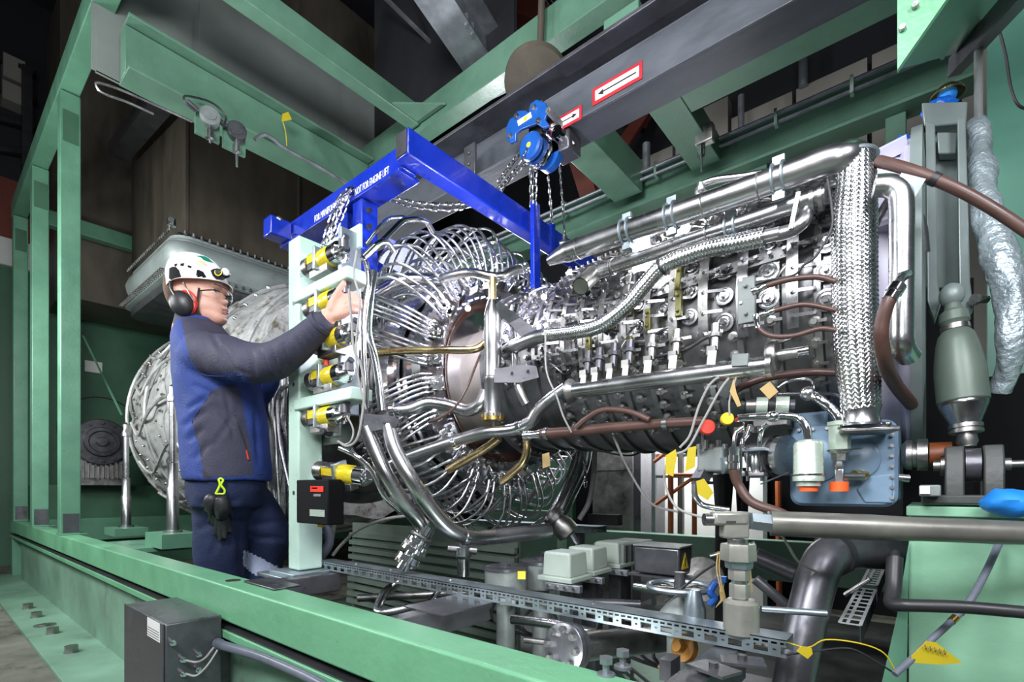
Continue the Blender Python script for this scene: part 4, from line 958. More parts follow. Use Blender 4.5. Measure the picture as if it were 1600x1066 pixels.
plate('steel_bracket', 'lilac grey bracket box between the two thick curved pipes', [(568, 646), (612, 650), (624, 655), (620, 666), (592, 672), (568, 676)], 1.54, 'gun', .03, bolts=((600, 660),))
# dark flanged valve under the curved pipes
t = thing('flanged_valve', 'stack of bright bolted flanges and clamps at the foot of the curved pipe', 'valve', at(640, 890, d=1.62))
a, b = at(668, 822, d=1.62), at(628, 890, d=1.60); ax = (b-a).normalized(); L = (b-a).length
build(MB().lathe(a, ax, [(0, .018), (.0, .03), (.03, .03), (.032, .022), (.05, .022), (.05, .038), (.062, .038), (.063, .03), (.08, .03), (.08, .044), (.094, .044), (.095, .02), (.11, .02), (.11, .040), (.13, .040), (.131, .02), (L, .02)], 26), 'body', M['chrome'], t)
m2 = MB(); m2.bolts(a+ax*.08, -ax, .036, 8, .005, .012); m2.bolts(a+ax*.13, ax, .032, 8, .005, .012); build(m2, 'flange_bolts', M['dsteel'], t)
build(MB().torus(a+ax*.04, ax, .033, .006, 22, 6), 'clamp_band', M['dsteel'], t)
t = thing('bypass_valve', 'dark flanged valve at the foot of the slanting bright pipe', 'valve', at(880, 830, d=2.1))
a, b = at(858, 800, d=2.1), at(893, 838, d=2.1); ax = (b-a).normalized()
build(MB().lathe(a, ax, [(0, .03), (.02, .045), (.04, .045), (.045, .035), (.08, .05), (.12, .05), (.13, .03)], 20), 'body', M['dsteel'], t)
build(MB().cyl(at(890, 830, d=2.1), at(902, 850, d=2.1), .014, n=10), 'stem', M['steel'], t)
t = thing('drain_cock', 'small steel drain fitting on a round post under the fuel hoses', 'fitting', at(725, 905, d=1.75))
c = at(724, 900, d=1.75); build(MB().lathe(c, (0,0,1), [(0, .022), (.06, .022), (.07, .03), (.10, .03), (.10, .018), (.13, .018)], 18), 'post', M['steel'], t); build(MB().cyl(at(700, 858, d=1.74), at(745, 862, d=1.74), .012, n=12), 'cross_tube', M['dsteel'], t)
# cables hanging on the front
for i, (pts, w, m, lb) in enumerate((
    ([(545, 452, 1.55), (549, 500, 1.54), (553, 545, 1.54), (565, 575, 1.54), (569, 620, 1.54), (560, 680, 1.54), (545, 697, 1.56), (528, 690, 1.6)], 4, 'cable', 'grey cable hanging from the second valve down to the white connector'),
    ([(557, 392, 1.6), (553, 430, 1.55), (562, 470, 1.54), (556, 540, 1.54), (560, 590, 1.54), (572, 640, 1.54)], 3, 'cable', 'thin grey cable hanging down in front of the rack plate'),
    ([(542, 650, 1.56), (552, 672, 1.56), (548, 690, 1.56), (535, 696, 1.58)], 3, 'cable', 'short grey lead looping below the valve above the connector'),
    ([(750, 555, 1.58), (740, 580, 1.56), (730, 605, 1.54), (712, 635, 1.54), (690, 652, 1.56), (670, 660, 1.6)], 4, 'silicone', 'thin dark lead slanting across the burner opening'),
    ([(852, 520, 1.45), (854, 580, 1.42), (870, 620, 1.4), (880, 650, 1.4), (893, 676, 1.4)], 3, 'cable', 'thin grey cable stretched down in front of the bracket plates'),
    ([(1130, 586, 1.15), (1110, 600, 1.15), (1092, 635, 1.15), (1078, 680, 1.15), (1062, 700, 1.15)], 4, 'cable', 'grey cable curving down past the red knob'),
    ([(1150, 580, 1.14), (1128, 605, 1.14), (1100, 655, 1.14), (1075, 700, 1.14), (1052, 712, 1.14), (1040, 730, 1.14), (1040, 760, 1.14), (1060, 795, 1.12), (1110, 812, 1.1)], 4, 'cable', 'grey cable looping behind the yellow tags to the tee fitting'),
    ([(958, 680, 1.7), (975, 720, 1.7), (1000, 765, 1.65), (1022, 790, 1.6), (1060, 800, 1.5)], 4, 'cable', 'grey cable falling diagonally in front of the dark cabinet'),
    ([(900, 690, 1.8), (940, 705, 1.8), (985, 712, 1.8), (1010, 700, 1.8), (1045, 680, 1.8)], 3, 'rubber', 'thin black cable sagging under the long brown hose'),
    ([(1200, 800, 1.0), (1230, 850, 1.0), (1250, 880, 1.02), (1290, 900, 1.05)], 4, 'cable', 'grey cable slanting down behind the tee fitting'),
    ([(1150, 590, 1.1), (1140, 625, 1.1), (1140, 650, 1.1)], 3, 'cable', 'short grey lead dropping to the yellow knob'),
    ([(1400, 1050, .85), (1380, 1020, .85), (1340, 1005, .86), (1290, 1000, .88), (1262, 1012, .9), (1225, 1003, .92), (1200, 1000, .93)], 2.2, 'lime', 'thin yellow and green wire sagging in front of the grey bend'),
    ([(1400, 1054, .86), (1370, 1035, .86), (1330, 1014, .87), (1285, 1016, .89), (1220, 1025, .9)], 3, 'rubber', 'thin black wire sagging under the yellow and green one'),
    ([(1040, 940, 1.2), (1090, 900, 1.15), (1120, 880, 1.1)], 4, 'rubber', 'black lead behind the hand wheel'))):
    pipe('cable', lb, 'cable', pts, w, 'tagyel' if m == 'lime' else m, n=7)
pipe('rubber_hose', 'dark grey rubber hose bent near the pale green plinth', 'hose', [(1398, 872, .92), (1396, 920, .9), (1392, 945, .88), (1410, 946, .86), (1500, 948, .82), (1610, 958, .78), (2000, 995, .68)], 22, 'rubber', smooth=False, n=16, rad=.03)
# striped cable going down the plinth with a yellow flag
pipe('grey_cable', 'thick grey cable running down the pale green plinth with a yellow flag', 'cable', [(1563, 845, .93), (1540, 895, .9), (1515, 940, .88), (1490, 968, .87), (1455, 1000, .86), (1425, 1030, .85), (1398, 1054, .84)], 10, 'grayhose', bands=(.42, .5), bmat='brass')
plate('cable_flag', 'large yellow handwritten flag tag on the thick grey cable', [(1424, 1026), (1448, 1002), (1462, 1004), (1504, 1036), (1468, 1039), (1426, 1036)], .845, 'tagyel', .001, 'tag')
plate('cable_flag', 'small round-ended yellow tag on the thin wires under the grey bend', [(1245, 1018), (1252, 1010), (1268, 1013), (1270, 1022), (1262, 1030)], .88, 'tagyel', .001, 'tag')
def curl(px, py, d, s, n, par=None):
    mb = MB(); r_ = random.Random(px)
    for i in range(n):
        x = px+i*s*1.25; mb.tube(spline([at(x, py+i*2+r_.uniform(-2, 2), d=d), at(x+s*.4, py+i*2-s*.7, d=d), at(x+s*.6, py+i*2+s*.5, d=d), at(x+s, py+i*2-s*.3, d=d)], 4), .0006, 4)
    return mb
solo(curl(1443, 1012, .840, 6, 5), 'flag_writing', 'brown handwritten strokes on the large yellow flag tag', 'writing', M['silicone'])
for (pts, d, m, lb) in (
    ([(1040, 712), (1056, 702), (1058, 715), (1052, 745), (1040, 740)], 1.12, 'tagyel', 'yellow tag curled round the cable, farther from the pump'),
    ([(1075, 700), (1088, 697), (1086, 730), (1070, 738)], 1.12, 'tagyel', 'yellow tag hanging next to the small pump'),
    ([(1088, 752), (1100, 748), (1115, 770), (1106, 782), (1090, 772)], 1.12, 'tagyel', 'yellow tag drooping under the small pump'),
    ([(1187, 608), (1203, 596), (1216, 612), (1202, 624)], 1.1, 'tan', 'tan card tag above the pale filter block'),
    ([(1146, 592), (1150, 612), (1158, 634), (1152, 636), (1140, 612)], 1.09, 'tan', 'narrow tan strip tag on the thin cables'),
    ([(847, 710), (858, 707), (860, 728), (848, 732)], 1.6, 'tan', 'small tan tag hanging among the looped fuel hoses')):
    plate('hanging_tag', lb, pts, d, m, .001, 'tag')
# ================================================================ blue lifting frame
lf = thing('lifting_frame', 'bright blue steel lifting frame hung by chains above the burner ring', 'lifting frame', (-1.6, 1.3, 1.9))
build(MB().box((-1.365, 1.035, 1.905), (-1.30, 2.36, 1.995)), 'long_beam', M['blue'], lf, bevel=.006, seg=3)
build(MB().box((-1.36, 1.032, 1.912), (-1.306, 1.0345, 1.988)), 'open_end', M['gun'], lf)
build(MB().box((-2.22, 1.065, 1.90), (-1.366, 1.125, 1.985)), 'side_beam', M['blue'], lf, bevel=.005, seg=3)
build(MB().box((-2.20, .97, 1.895), (-2.13, 1.064, 1.975)).box((-2.20, 1.126, 1.895), (-2.13, 1.55, 1.975)), 'cross_tube', M['blue'], lf, bevel=.006, seg=3)
build(MB().box((-2.22, 1.05, 1.886), (-1.37, 1.14, 1.899)), 'lower_strip', M['blue'], lf, bevel=.002)
cb = MB(); cb.box((-1.80, 1.075, 1.66), (-1.72, 1.125, 1.885)); cb.box((-1.66, 1.06, 1.62), (-1.60, 1.13, 1.885)); build(cb, 'hanger_leg', M['blue'], lf, bevel=.003)
fb = MB()
for z in (1.84, 1.78, 1.72): fb.cyl((-1.59, 1.08, z), (-1.575, 1.08, z), .01, n=6)
build(fb, 'hanger_bolts', M['black'], lf)
q0, q1 = at(826, 340, d=2.12), at(848, 500, d=2.12)
build(MB().bar(at(836, 318, d=2.10), at(837, 458, d=2.10), .045, .02, up=(1, 0, 0)), 'upright_strap', M['blue'], lf, bevel=.002)
build(MB().bar(at(862, 350, d=2.25), at(862, 392, d=2.25), .018, .03), 'short_strap', M['blue'], lf)
build(MB().bar(at(600, 392, d=2.45), at(728, 458, d=2.5), .02, .13, up=(0, 0, 1)), 'inner_plate', M['blue'], lf)
build(MB().bar(at(925, 445, d=1.9), at(942, 430, d=1.9), .03, .06), 'far_lug', M['blue'], lf)
build(MB().torus(at(462, 372, d=2.15), (1, 0, .2), .018, .004, 16, 6), 'shackle', M['steel'], lf); build(MB().cyl(at(434, 340, d=2.1), at(440, 344, d=2.1), .008, n=8), 'lock_pin', M['steel'], lf)
def text(s, loc, size, m, par, name, rot=(PI/2, 0, 0), sx=1.0):
    c = bpy.data.curves.new(name, 'FONT'); c.body = s; c.size = size; c.extrude = .0006; c.resolution_u = 2; wid = sx
    o = bpy.data.objects.new(name+'_tmp', c); C.objects.link(o)
    me = bpy.data.meshes.new_from_object(o.evaluated_get(bpy.context.evaluated_depsgraph_get())); bpy.data.objects.remove(o)
    xs_ = [v.co.x for v in me.vertices]; sx = wid/(max(xs_)-min(xs_))
    me.materials.clear(); me.materials.append(m)
    o = bpy.data.objects.new(name, me); C.objects.link(o)
    o.rotation_euler = rot; o.scale = (sx, 1, 1)
    if par is not None: o.parent = par; o.location = Vector(loc)-wloc(par)
    else: o.location = loc
    return o
pa = at(490, 346, y=1.06); text('FOR MANIFOLD SUPPORT', (pa.x, 1.0635, pa.z-.004), .040, M['paper'], lf, 'lettering', sx=at(545, 305, y=1.06).x-pa.x)
pb = at(553, 305, y=1.06); text('NOT FOR ENGINE LIFT', (pb.x, 1.0635, pb.z-.004), .042, M['paper'], lf, 'lettering', sx=at(606, 272, y=1.06).x-pb.x)
# ================================================================ chains and hoist
def chain(name, label, pts, link=.030, wire=.0032, group=None, m='steel', res=10):
    P = spline([at(*p[:2], d=p[2]) for p in pts], res); mb = MB(); L = [0]
    for i in range(1, len(P)): L.append(L[-1]+(P[i]-P[i-1]).length)
    n = int(L[-1]/(link*.78)); j = 0
    for k in range(n):
        l = (k+.5)*L[-1]/n
        while j < len(P)-2 and L[j+1] < l: j += 1
        d = (P[j+1]-P[j]).normalized(); c = P[j]+d*(l-L[j]); u, w = frame(d)
        if k % 2: u, w = w, u
        a = u*math.cos(.6)+w*math.sin(.6); h = link/2-.006; r = link*.27; loop = []
        for q in range(10):
            t = 2*PI*q/10; loop.append(c+d*(r*math.sin(t)+(h-r+.004)*(1 if math.sin(t) > 0 else -1))+a*r*math.cos(t))
        mb.tube(loop, wire, 5, closed=True)
    return solo(mb, name, label, 'chain', M[m], group)
HC = [
 ('slack hoist chain sagging between the blue beams, lower loop', [(598, 308, 2.0), (640, 322, 2.02), (690, 328, 2.05), (735, 322, 2.08), (775, 300, 2.1), (805, 272, 2.1), (826, 250, 2.1)]),
 ('slack hoist chain sagging between the blue beams, upper loop', [(602, 306, 2.06), (650, 316, 2.08), (695, 319, 2.11), (745, 312, 2.14), (790, 285, 2.15), (815, 262, 2.12), (832, 245, 2.12)]),
 ('hoist chain draped over the lettered blue beam, outer fall', [(556, 292, 1.90), (537, 303, 1.86), (526, 325, 1.86), (516, 350, 1.86), (505, 388, 1.86)]),
 ('hoist chain draped over the lettered blue beam, inner fall', [(562, 294, 1.90), (545, 306, 1.86), (535, 332, 1.86), (524, 360, 1.86), (513, 390, 1.86)]),
 ('hoist chain draped over the lettered blue beam, middle fall', [(559, 291, 1.90), (541, 305, 1.85), (530, 328, 1.85), (520, 356, 1.85), (509, 384, 1.85)]),
 ('doubled load chain falling from the hoist to the long blue beam, first strand', [(828, 246, 2.06), (830, 290, 2.07), (831, 325, 2.09)]),
 ('doubled load chain falling from the hoist to the long blue beam, second strand', [(836, 244, 2.07), (836, 290, 2.08), (835, 326, 2.1)]),
 ('thin hand chain hanging between the hoist and the short blue strap', [(852, 238, 2.1), (858, 290, 2.12), (863, 350, 2.15)]),
 ('hand chain hanging to a hook behind the thick steel pipe', [(872, 226, 2.1), (877, 290, 2.12), (882, 360, 2.14), (884, 372, 2.14)]),
 ('hand chain running from the hoist wheel down to the tip of the long blue beam', [(825, 232, 2.0), (812, 258, 1.98), (795, 280, 1.96), (783, 298, 1.94)]),
 ('short slack chain slanting from the hoist behind the long blue beam', [(812, 240, 2.15), (795, 262, 2.14), (778, 286, 2.12)]),
 ('chain hanging low beside the slanting bright pipe', [(914, 690, 2.1), (914, 725, 2.1), (915, 762, 2.1)])]
for i, (lb, pts) in enumerate(HC): chain('hoist_chain', lb, pts, .034 if i < 7 else .028, .0036 if i < 7 else .003)
hk = MB().lathe(at(882, 380, d=2.14), (0,0,1), [(-.03, .012), (-.01, .022), (.01, .014), (.03, .012)], 14); hk.cyl(at(874, 380, d=2.12), at(893, 378, d=2.12), .008, n=8); hk.cyl(at(874, 386, d=2.12), at(893, 384, d=2.12), .008, n=8)
solo(hk, 'chain_hook', 'steel hook block at the end of the hand chain', 'hook', M['steel'])
ho = thing('chain_hoist', 'blue chain hoist with a round wheel clamped on the crane rail', 'chain hoist', at(830, 250, d=2.05))
def hp(px, py, dd=0): return at(px, py, y=1.60+dd)
sp_ = [(791, 198), (796, 186), (806, 180), (808, 173), (820, 172), (826, 175), (828, 162), (838, 155), (852, 160), (857, 172), (851, 186), (858, 196), (848, 200), (838, 193), (815, 202), (806, 208), (806, 220), (797, 224), (791, 218)]
build(MB().prism([hp(a, b) for a, b in sp_], (0, .012, 0)), 'side_plate', M['hoistblue'], ho, bevel=.003)
lp = [hp(808, 189, -.002), hp(829, 175, -.002), hp(831, 183, -.002), hp(810, 197, -.002)]; build(MB().prism(lp, (0, .001, 0)), 'label_plate', M['paper'], ho)
build(MB().lathe(hp(821, 185, -.004), (0,1,0), [(0, 0), (0, .009), (.001, .009)], 18, cap=False), 'label_dot', M['yellow'], ho)
for (a, b) in ((795, 211), (839, 187), (832, 166), (805, 180)): build(MB().lathe(hp(a, b, -.010), (0,1,0), [(0, 0), (0, .008), (.006, .011), (.012, .011)], 12, cap=False), 'wheel_nut', M['dsteel'], ho)
c = hp(826, 226, -.03)
build(MB().lathe(c, (0,1,0), [(0, 0), (.0, .045), (.006, .053), (.022, .053), (.03, .045)], 32), 'hand_wheel_cover', M['hoistblue'], ho)
build(MB().lathe(c+V(0,-.001,0), (0,1,0), [(0, 0), (0, .010), (.002, .010)], 18, cap=False), 'yellow_badge', M['yellow'], ho)
build(MB().lathe(c+V(.012, .036, -.006), (0,1,0), [(0, .03), (0, .058), (.008, .058), (.012, .046), (.02, .058), (.028, .058)], 32), 'chain_wheel', M['chrome'], ho)
build(MB().lathe(c+V(.03, .085, -.012), (0,1,0), [(0, .03), (0, .056), (.03, .056), (.03, .02)], 32), 'brake_drum', M['hoistblue'], ho)
build(MB().lathe(c+V(.10, .05, .035), (0,1,0), [(0, .0), (0, .024), (.07, .026), (.07, .0)], 18, cap=False), 'trolley_roller', M['chrome'], ho)
build(MB().lathe(c+V(.05, .05, .07), (0,1,0), [(0, .0), (0, .017), (.05, .018)], 18, cap=False), 'guide_roller', M['chrome'], ho)
build(MB().obox(c+V(.09, .13, .02), (.09, .09, .08)), 'gear_block', M['gun'], ho, bevel=.006)
ya, yb = hp(856, 172, -.01), hp(884, 203, .06); build(MB().bar(ya, yb, .012, .022).cyl(yb+V(-.01,0,-.01), yb+V(.02, .03, -.05), .007, n=8).cyl(ya, ya+V(0,.03,0), .012, n=10), 'lock_lever', M['dsteel'], ho)
# ================================================================ valve rack
rk = thing('valve_rack', 'mint green steel rack post with bracket arms carrying the yellow-banded valves', 'rack', (-1.79, .94, .5))
def rz(px, py, y=.94): return at(px, py, y=y)
z0, z1 = .515, rz(478, 374).z
build(MB().box((-1.845, .905, z0), (-1.765, 1.0, z1)), 'post', M['mint'], rk, bevel=.007, seg=3)
build(MB().box((-1.90, .86, .50), (-1.72, 1.03, .512)).box((-1.96, .84, .485), (-1.76, .90, .50)), 'foot_plate', M['tray'], rk, bevel=.003)
for (py0, py1, px0, px1) in ((452, 432, 492, 556), (632, 612, 480, 562)):
    a = rz(px0, py0, .93); b = rz(px1, py1, .93); zz = (a.z+b.z)/2
    build(MB().box((-1.79, .898, zz-.026), (b.x, .98, zz+.016)), 'bracket_arm', M['mint'], rk, bevel=.005)
a, b = rz(485, 422, 1.0), rz(566, 372, 1.0)
build(MB().box((-1.78, .99, a.z-.02), (b.x, 1.002, a.z+.06)), 'top_bar', M['mint'], rk, bevel=.002)
e = rz(561, 365, 1.0); e2 = rz(561, 650, 1.0)
build(MB().box((e.x-.02, .93, e2.z), (e.x, 1.01, e.z)), 'edge_plate', M['tray'], rk, bevel=.003)
for dz in (.05, .32): build(MB().cyl((e.x-.01, .9285, e.z-dz), (e.x-.01, .93, e.z-dz), .006, n=10), 'hole', M['black'], rk)
for z in (1.2, .8, 1.5): build(MB().cyl((-1.80, .903, z), (-1.80, .905, z), .008, n=10), 'plug', M['dsteel'], rk)
build(MB().box((-1.78, 1.0, .98), (e.x, 1.012, 1.30)), 'back_plate', M['dsteel'], rk)
# valve: local X axis along the barrel
def valve_parts(root, lean=0):
    X = V(1, 0, 0)
    build(MB().lathe((-.125, 0, 0), X, [(0, 0), (0, .022), (.008, .029), (.035, .029), (.035, .024)], 22, cap=False), 'end_cap', M['dsteel'], root)
    build(MB().box((-.09, -.022, -.022), (-.035, .022, .024)), 'square_body', M['gun'], root, bevel=.003)
    build(MB().box((-.088, -.0235, -.004), (-.040, -.0225, .020)), 'small_label', M['goldband'], root)
    build(MB().box((-.045, -.030, -.032), (-.034, .030, .034)), 'clamp_plate', M['tray'], root, bevel=.002)
    build(MB().lathe((-.034, 0, 0), X, [(0, 0), (0, .027), (.006, .0285), (.052, .0285), (.056, .026), (.056, .0)], 26, cap=False), 'yellow_barrel', M['goldband'], root)
    build(MB().lathe((.022, 0, 0), X, [(0, 0), (0, .0285), (.03, .0285), (.033, .022), (.036, .024), (.04, .018), (.043, .020), (.048, .012), (.06, .012), (.06, 0)], 26, cap=False), 'chrome_head', M['chrome'], root)
    build(MB().cyl((.075, -.004, 0), (.075, -.004, .022), .014, n=12).cyl((.075, -.004, .02), (.09, -.004, .03), .009, n=10), 'plug_connector', M['gun'], root)
    build(MB().box((-.085, -.018, -.046), (.01, .018, -.0235)), 'manifold_block', M['dsteel'], root, bevel=.002)
VL = [(516, 402, 'yellow-banded valve at the top of the rack'), (519, 470, 'yellow-banded valve the worker is reaching round'), (530, 528, 'yellow-banded valve half hidden just below the worker’s wrist'),
      (523, 587, 'yellow-banded valve directly above the lower green bracket arm'), (517, 650, 'yellow-banded valve directly below the lower green bracket arm')]
v0 = None
for i, (px, py, lb) in enumerate(VL):
    c = at(px, py, y=.925)
    if v0 is None:
        v0 = bpy.data.objects.new('solenoid_valve', None); C.objects.link(v0); WLOC[v0.name] = V(0,0,0); valve_parts(v0); v = v0
        v0['label'] = lb; v0['category'] = 'valve'; v0['group'] = 'yellow-banded valves on the rack'
    else: v = dup(v0, label=lb)
    v.location = c; v.scale = (1.22, 1.22, 1.22)
v = dup(v0, label='yellow-banded valve tilted at the foot of the rack, lowest of all'); v.location = at(548, 742, y=.95); v.rotation_euler = (.3, .12, .35); v.scale = (1.15, 1.15, 1.15)
cn = thing('junction_connector', 'small square silver connector box with a black round plug on the rack', 'connector', at(522, 680, y=.95))
c = at(521, 672, y=.95); build(MB().obox(c, (.06, .035, .05)), 'box', M['tray'], cn, bevel=.005); build(MB().lathe(c+V(.01, -.02, -.01), V(.4, -1, 0), [(0, .016), (.02, .016), (.022, .012), (.04, .010)], 16), 'plug', M['rubber'], cn)
build(MB().cyl(at(510, 574, d=1.74), at(510, 563, d=1.74), .010, n=10), 'red_stud', M['red'], rk)
# black control box with red and green labels
bx = thing('control_box', 'black control box with a red and a green label on the rack post', 'control box', at(487, 820, y=.88))
a, b = at(463, 817, y=.87), at(512, 749, y=.87)
build(MB().box((a.x, .87, a.z), (b.x, .93, b.z)), 'case', M['void'], bx, bevel=.004)
def lab(px0, py0, px1, py1, m, nm):
    p, q = at(px0, py0, y=.868), at(px1, py1, y=.868); return build(MB().box((p.x, .8675, q.z), (q.x, .869, p.z)), nm, M[m], bx)
lab(485, 760, 505, 769, 'red', 'red_label'); lab(490, 772, 501, 776, 'cast', 'grey_label'); lab(484, 796, 507, 808, 'filter', 'green_label'); 
for k in range(3): lab(487, 798.5+k*3, 504, 799.5+k*3, 'ink', 'print_line')
lab(487, 762, 496, 764, 'paper', 'print_line')
build(MB().cyl(at(501, 745, y=.9), at(501, 738, y=.9), .012, n=8), 'yellow_gland', M['yellow'], bx); build(MB().cyl(at(501, 824, y=.9), at(501, 817, y=.9), .011, n=8), 'yellow_plug', M['yellow'], bx)
pipe('flex_conduit', 'grey flexible conduit bending up from under the black control box', 'conduit', [(498, 812, 1.95), (512, 830, 1.95), (514, 850, 1.96), (500, 872, 1.98)], 14, 'grayhose')
# work lamps glowing behind the pipes
for (px, y0, y1, w, lb) in ((1002, 368, 428, 26, 'bright white work lamp tube glowing behind the thick pipes'), (1066, 340, 376, 20, 'shorter bright white lamp glowing between the two pipes near the pipe clamp')):
    t = thing('work_lamp', lb, 'lamp', at(px, y1, d=1.42))
    a, b = at(px, y1, d=1.42), at(px, y0, d=1.42); r = w/2/FPX*1.42
    build(MB().lathe(a, b-a, [(0, 0), (0, r*.8), (.01, r), ((b-a).length-.01, r), ((b-a).length, r*.7), ((b-a).length, 0)], 20, cap=False), 'tube', M['lamp'], t)
    build(MB().cyl(a-V(0,0,.03), a, r*.9, n=16), 'holder', M['black'], t)
for (px, py, d, r, lb) in ((890, 425, 1.75, .008, 'tiny bright inspection lamp under the thick steel pipe'), (850, 464, 1.62, .009, 'bright inspection lamp in front of the blue strap'), (731, 482, 1.9, .010, 'warm inspection lamp shining at the top of the burner opening')):
    t = thing('inspection_lamp', lb, 'lamp', at(px, py, d=d)); c = at(px, py, d=d)
    build(MB().sphere(c, r), 'bulb', M['lamp'] if px != 731 else mat('warm_bulb', (1, .62, .28), .4, emit=90), t); build(MB().cyl(c+V(0, .0, r*.7), c+V(0, 0, r*2.2), r*.6, n=10), 'socket', M['black'], t)

# ================================================================ pump and filter group under the engine inlet
def vcyl(px, py0, py1, d, prof_px, m, name, par, n=24, hexed=False):
    """upright turned part: prof_px = [(fraction from bottom, width px)]"""
    a = at(px, py1, d=d); L = (py1-py0)/FPX*d
    mb = MB().lathe(a, (0,0,1), [(f*L, w/2/FPX*d) for f, w in prof_px], 6 if hexed else n, ph=.3)
    return build(mb, name, M[m], par, ang=25 if hexed else 35)
gb_ = thing('gearbox_housing', 'blue-grey painted cast gearbox housing beneath the woven hose', 'gearbox', (-.16, 1.45, .77))
a, b = at(1234, 790, y=1.33), at(1394, 654, y=1.33)
gm_ = MB(); x0, x1, z0, z1 = a.x, b.x+.01, a.z, b.z
LV = []
def rr_xz(x0, x1, z0, z1, r, y, n=5):
    P = []
    for (cx_, cz_, a0) in ((x1-r, z0+r, -90), (x1-r, z1-r, 0), (x0+r, z1-r, 90), (x0+r, z0+r, 180)):
        for i in range(n+1):
            q = math.radians(a0+90*i/n); P.append(V(cx_+r*math.cos(q), y, cz_+r*math.sin(q)))
    return P
build(loftr([rr_xz(x0+.006, x1-.006, z0+.006, z1-.006, .022, 1.328), rr_xz(x0, x1, z0, z1, .025, 1.336), rr_xz(x0, x1, z0, z1, .025, 1.60)][::-1]), 'main_case', M['bluegrey'], gb_)
build(MB().lathe((x0+.055, 1.33, (z0+z1)/2+.01), (0,-1,0), [(0, .052), (.012, .050), (.018, .04), (.018, 0)], 32, cap=False), 'round_cover', M['bluegrey'], gb_)
build(MB().lathe((x0+.13, 1.33, (z0+z1)/2+.01), (0,-1,0), [(0, .045), (.008, .044), (.012, .036), (.012, 0)], 32, cap=False), 'raised_boss', M['bluegrey'], gb_)
build(MB().box((x0+.005, 1.34, z1-.01), (x0+.075, 1.42, z1+.03)), 'top_lug', M['bluegrey'], gb_, bevel=.006)
c = at(1368, 765, y=1.325); build(MB().prism([c+V(-.035, 0, 0), c+V(-.01, 0, .03), c+V(.03, 0, .035), c+V(.03, 0, -.03), c+V(-.02, 0, -.03)], (0, .05, 0)), 'foot_lug', M['bluegrey'], gb_, bevel=.004)
bm = MB()
for i in range(7): bm.cyl((x0+.02+i*.028, 1.332, z1-.012), (x0+.02+i*.028, 1.322, z1-.012), .004, n=6); bm.cyl((x1-.01, 1.332, z0+.02+i*.022), (x1-.01, 1.322, z0+.02+i*.022), .004, n=6)
build(bm, 'case_screws', M['dsteel'], gb_)
# clamp rings on the drive shaft and the orange-brown shaft cover
sh = thing('drive_shaft', 'bolted steel clamp rings and orange shaft tube between gearbox and strut foot', 'shaft', at(1450, 745, d=1.1))
a, b = V(-.046, 1.43, .888), V(.03, 1.43, .888); ax = (b-a).normalized()
build(MB().lathe(a, ax, [(0, .024), (.008, .033), (.018, .033), (.019, .026), (.026, .026), (.027, .035), (.045, .035), (.046, .026)], 26), 'clamp_rings', M['dsteel'], sh)
build(MB().cyl(a+ax*.048, a+ax*.085, .026, n=20), 'shaft_tube', M['shaft'], sh)
build(MB().cyl(at(1345, 744, d=1.12), at(1395, 746, d=1.1), .006, n=10).cyl(at(1395, 746, d=1.1), at(1420, 748, d=1.09), .009, n=12), 'drain_line', M['steel'], sh)
# filter canisters
f1 = thing('filter_canister', 'wide pale green steel canister with an orange cap at its foot', 'canister', at(1263, 770, d=1.08), 'pale filter canisters')
vcyl(1263, 688, 760, 1.08, [(0, 34), (.1, 34), (.11, 44), (.22, 44), (.24, 42), (.88, 42), (.95, 38), (1, 26)], 'filter', 'body', f1, 20)
vcyl(1263, 754, 768, 1.08, [(0, 26), (1, 28)], 'orange', 'orange_cap', f1)
build(MB().torus(at(1263, 742, d=1.08), (0,0,1), .0305, .0022, 24, 6), 'hose_clip', M['steel'], f1)
f2 = thing('filter_canister', 'narrower pale green hexagonal canister with an orange cap, next to the woven hose foot', 'canister', at(1312, 770, d=1.06), 'pale filter canisters')
vcyl(1312, 658, 708, 1.06, [(0, 28), (.12, 30), (.85, 30), (.86, 34), (.98, 34), (1, 24)], 'filter', 'body', f2, hexed=True)
vcyl(1312, 706, 720, 1.06, [(0, 22), (1, 24)], 'dsteel', 'hex_nut', f2, hexed=True)
vcyl(1310, 718, 734, 1.06, [(0, 13), (.4, 16), (1, 12)], 'steel', 'reducer', f2, hexed=True)
c = at(1312, 745, d=1.06); build(MB().obox(c, (.018, .018, .034)).cyl(c, c+V(.04, .03, 0), .008, n=12), 'tee', M['steel'], f2, bevel=.003)
vcyl(1311, 753, 768, 1.06, [(0, 26), (1, 26)], 'orange', 'orange_cap', f2)
build(MB().torus(at(1312, 704, d=1.06), (0,0,1), .022, .002, 20, 6).cyl(at(1325, 703, d=1.05), at(1346, 701, d=1.05), .002, n=6), 'hose_clip', M['steel'], f2)
build(MB().cyl(at(1334, 742, d=1.07), at(1352, 743, d=1.08), .010, n=12), 'brass_coupling', M['brass'], f2)
pipe('filter_pipe', 'bright steel pipe bending over into the wide pale canister', 'pipe', [(1150, 654, 1.12), (1175, 652, 1.12), (1220, 650, 1.1), (1247, 654, 1.09), (1260, 668, 1.08), (1263, 690, 1.08)], 12, 'chrome', n=14)
solo(MB().sphere(at(1208, 651, d=1.10), .013, 14, 8, (1.1, 1, 1)), 'pipe_bulge', 'round swelling in the bright pipe over the wide canister', 'fitting', M['chrome'])
pipe('filter_pipe', 'bright steel pipe bending down into the hexagonal canister', 'pipe', [(1266, 616, 1.1), (1280, 624, 1.08), (1298, 638, 1.07), (1309, 650, 1.06), (1312, 662, 1.06)], 15, 'chrome', n=14)
solo(MB().sphere(at(1262, 615, d=1.10), .016, 14, 9), 'ball_joint', 'round end of the bright pipe feeding the hexagonal canister', 'fitting', M['steel'])
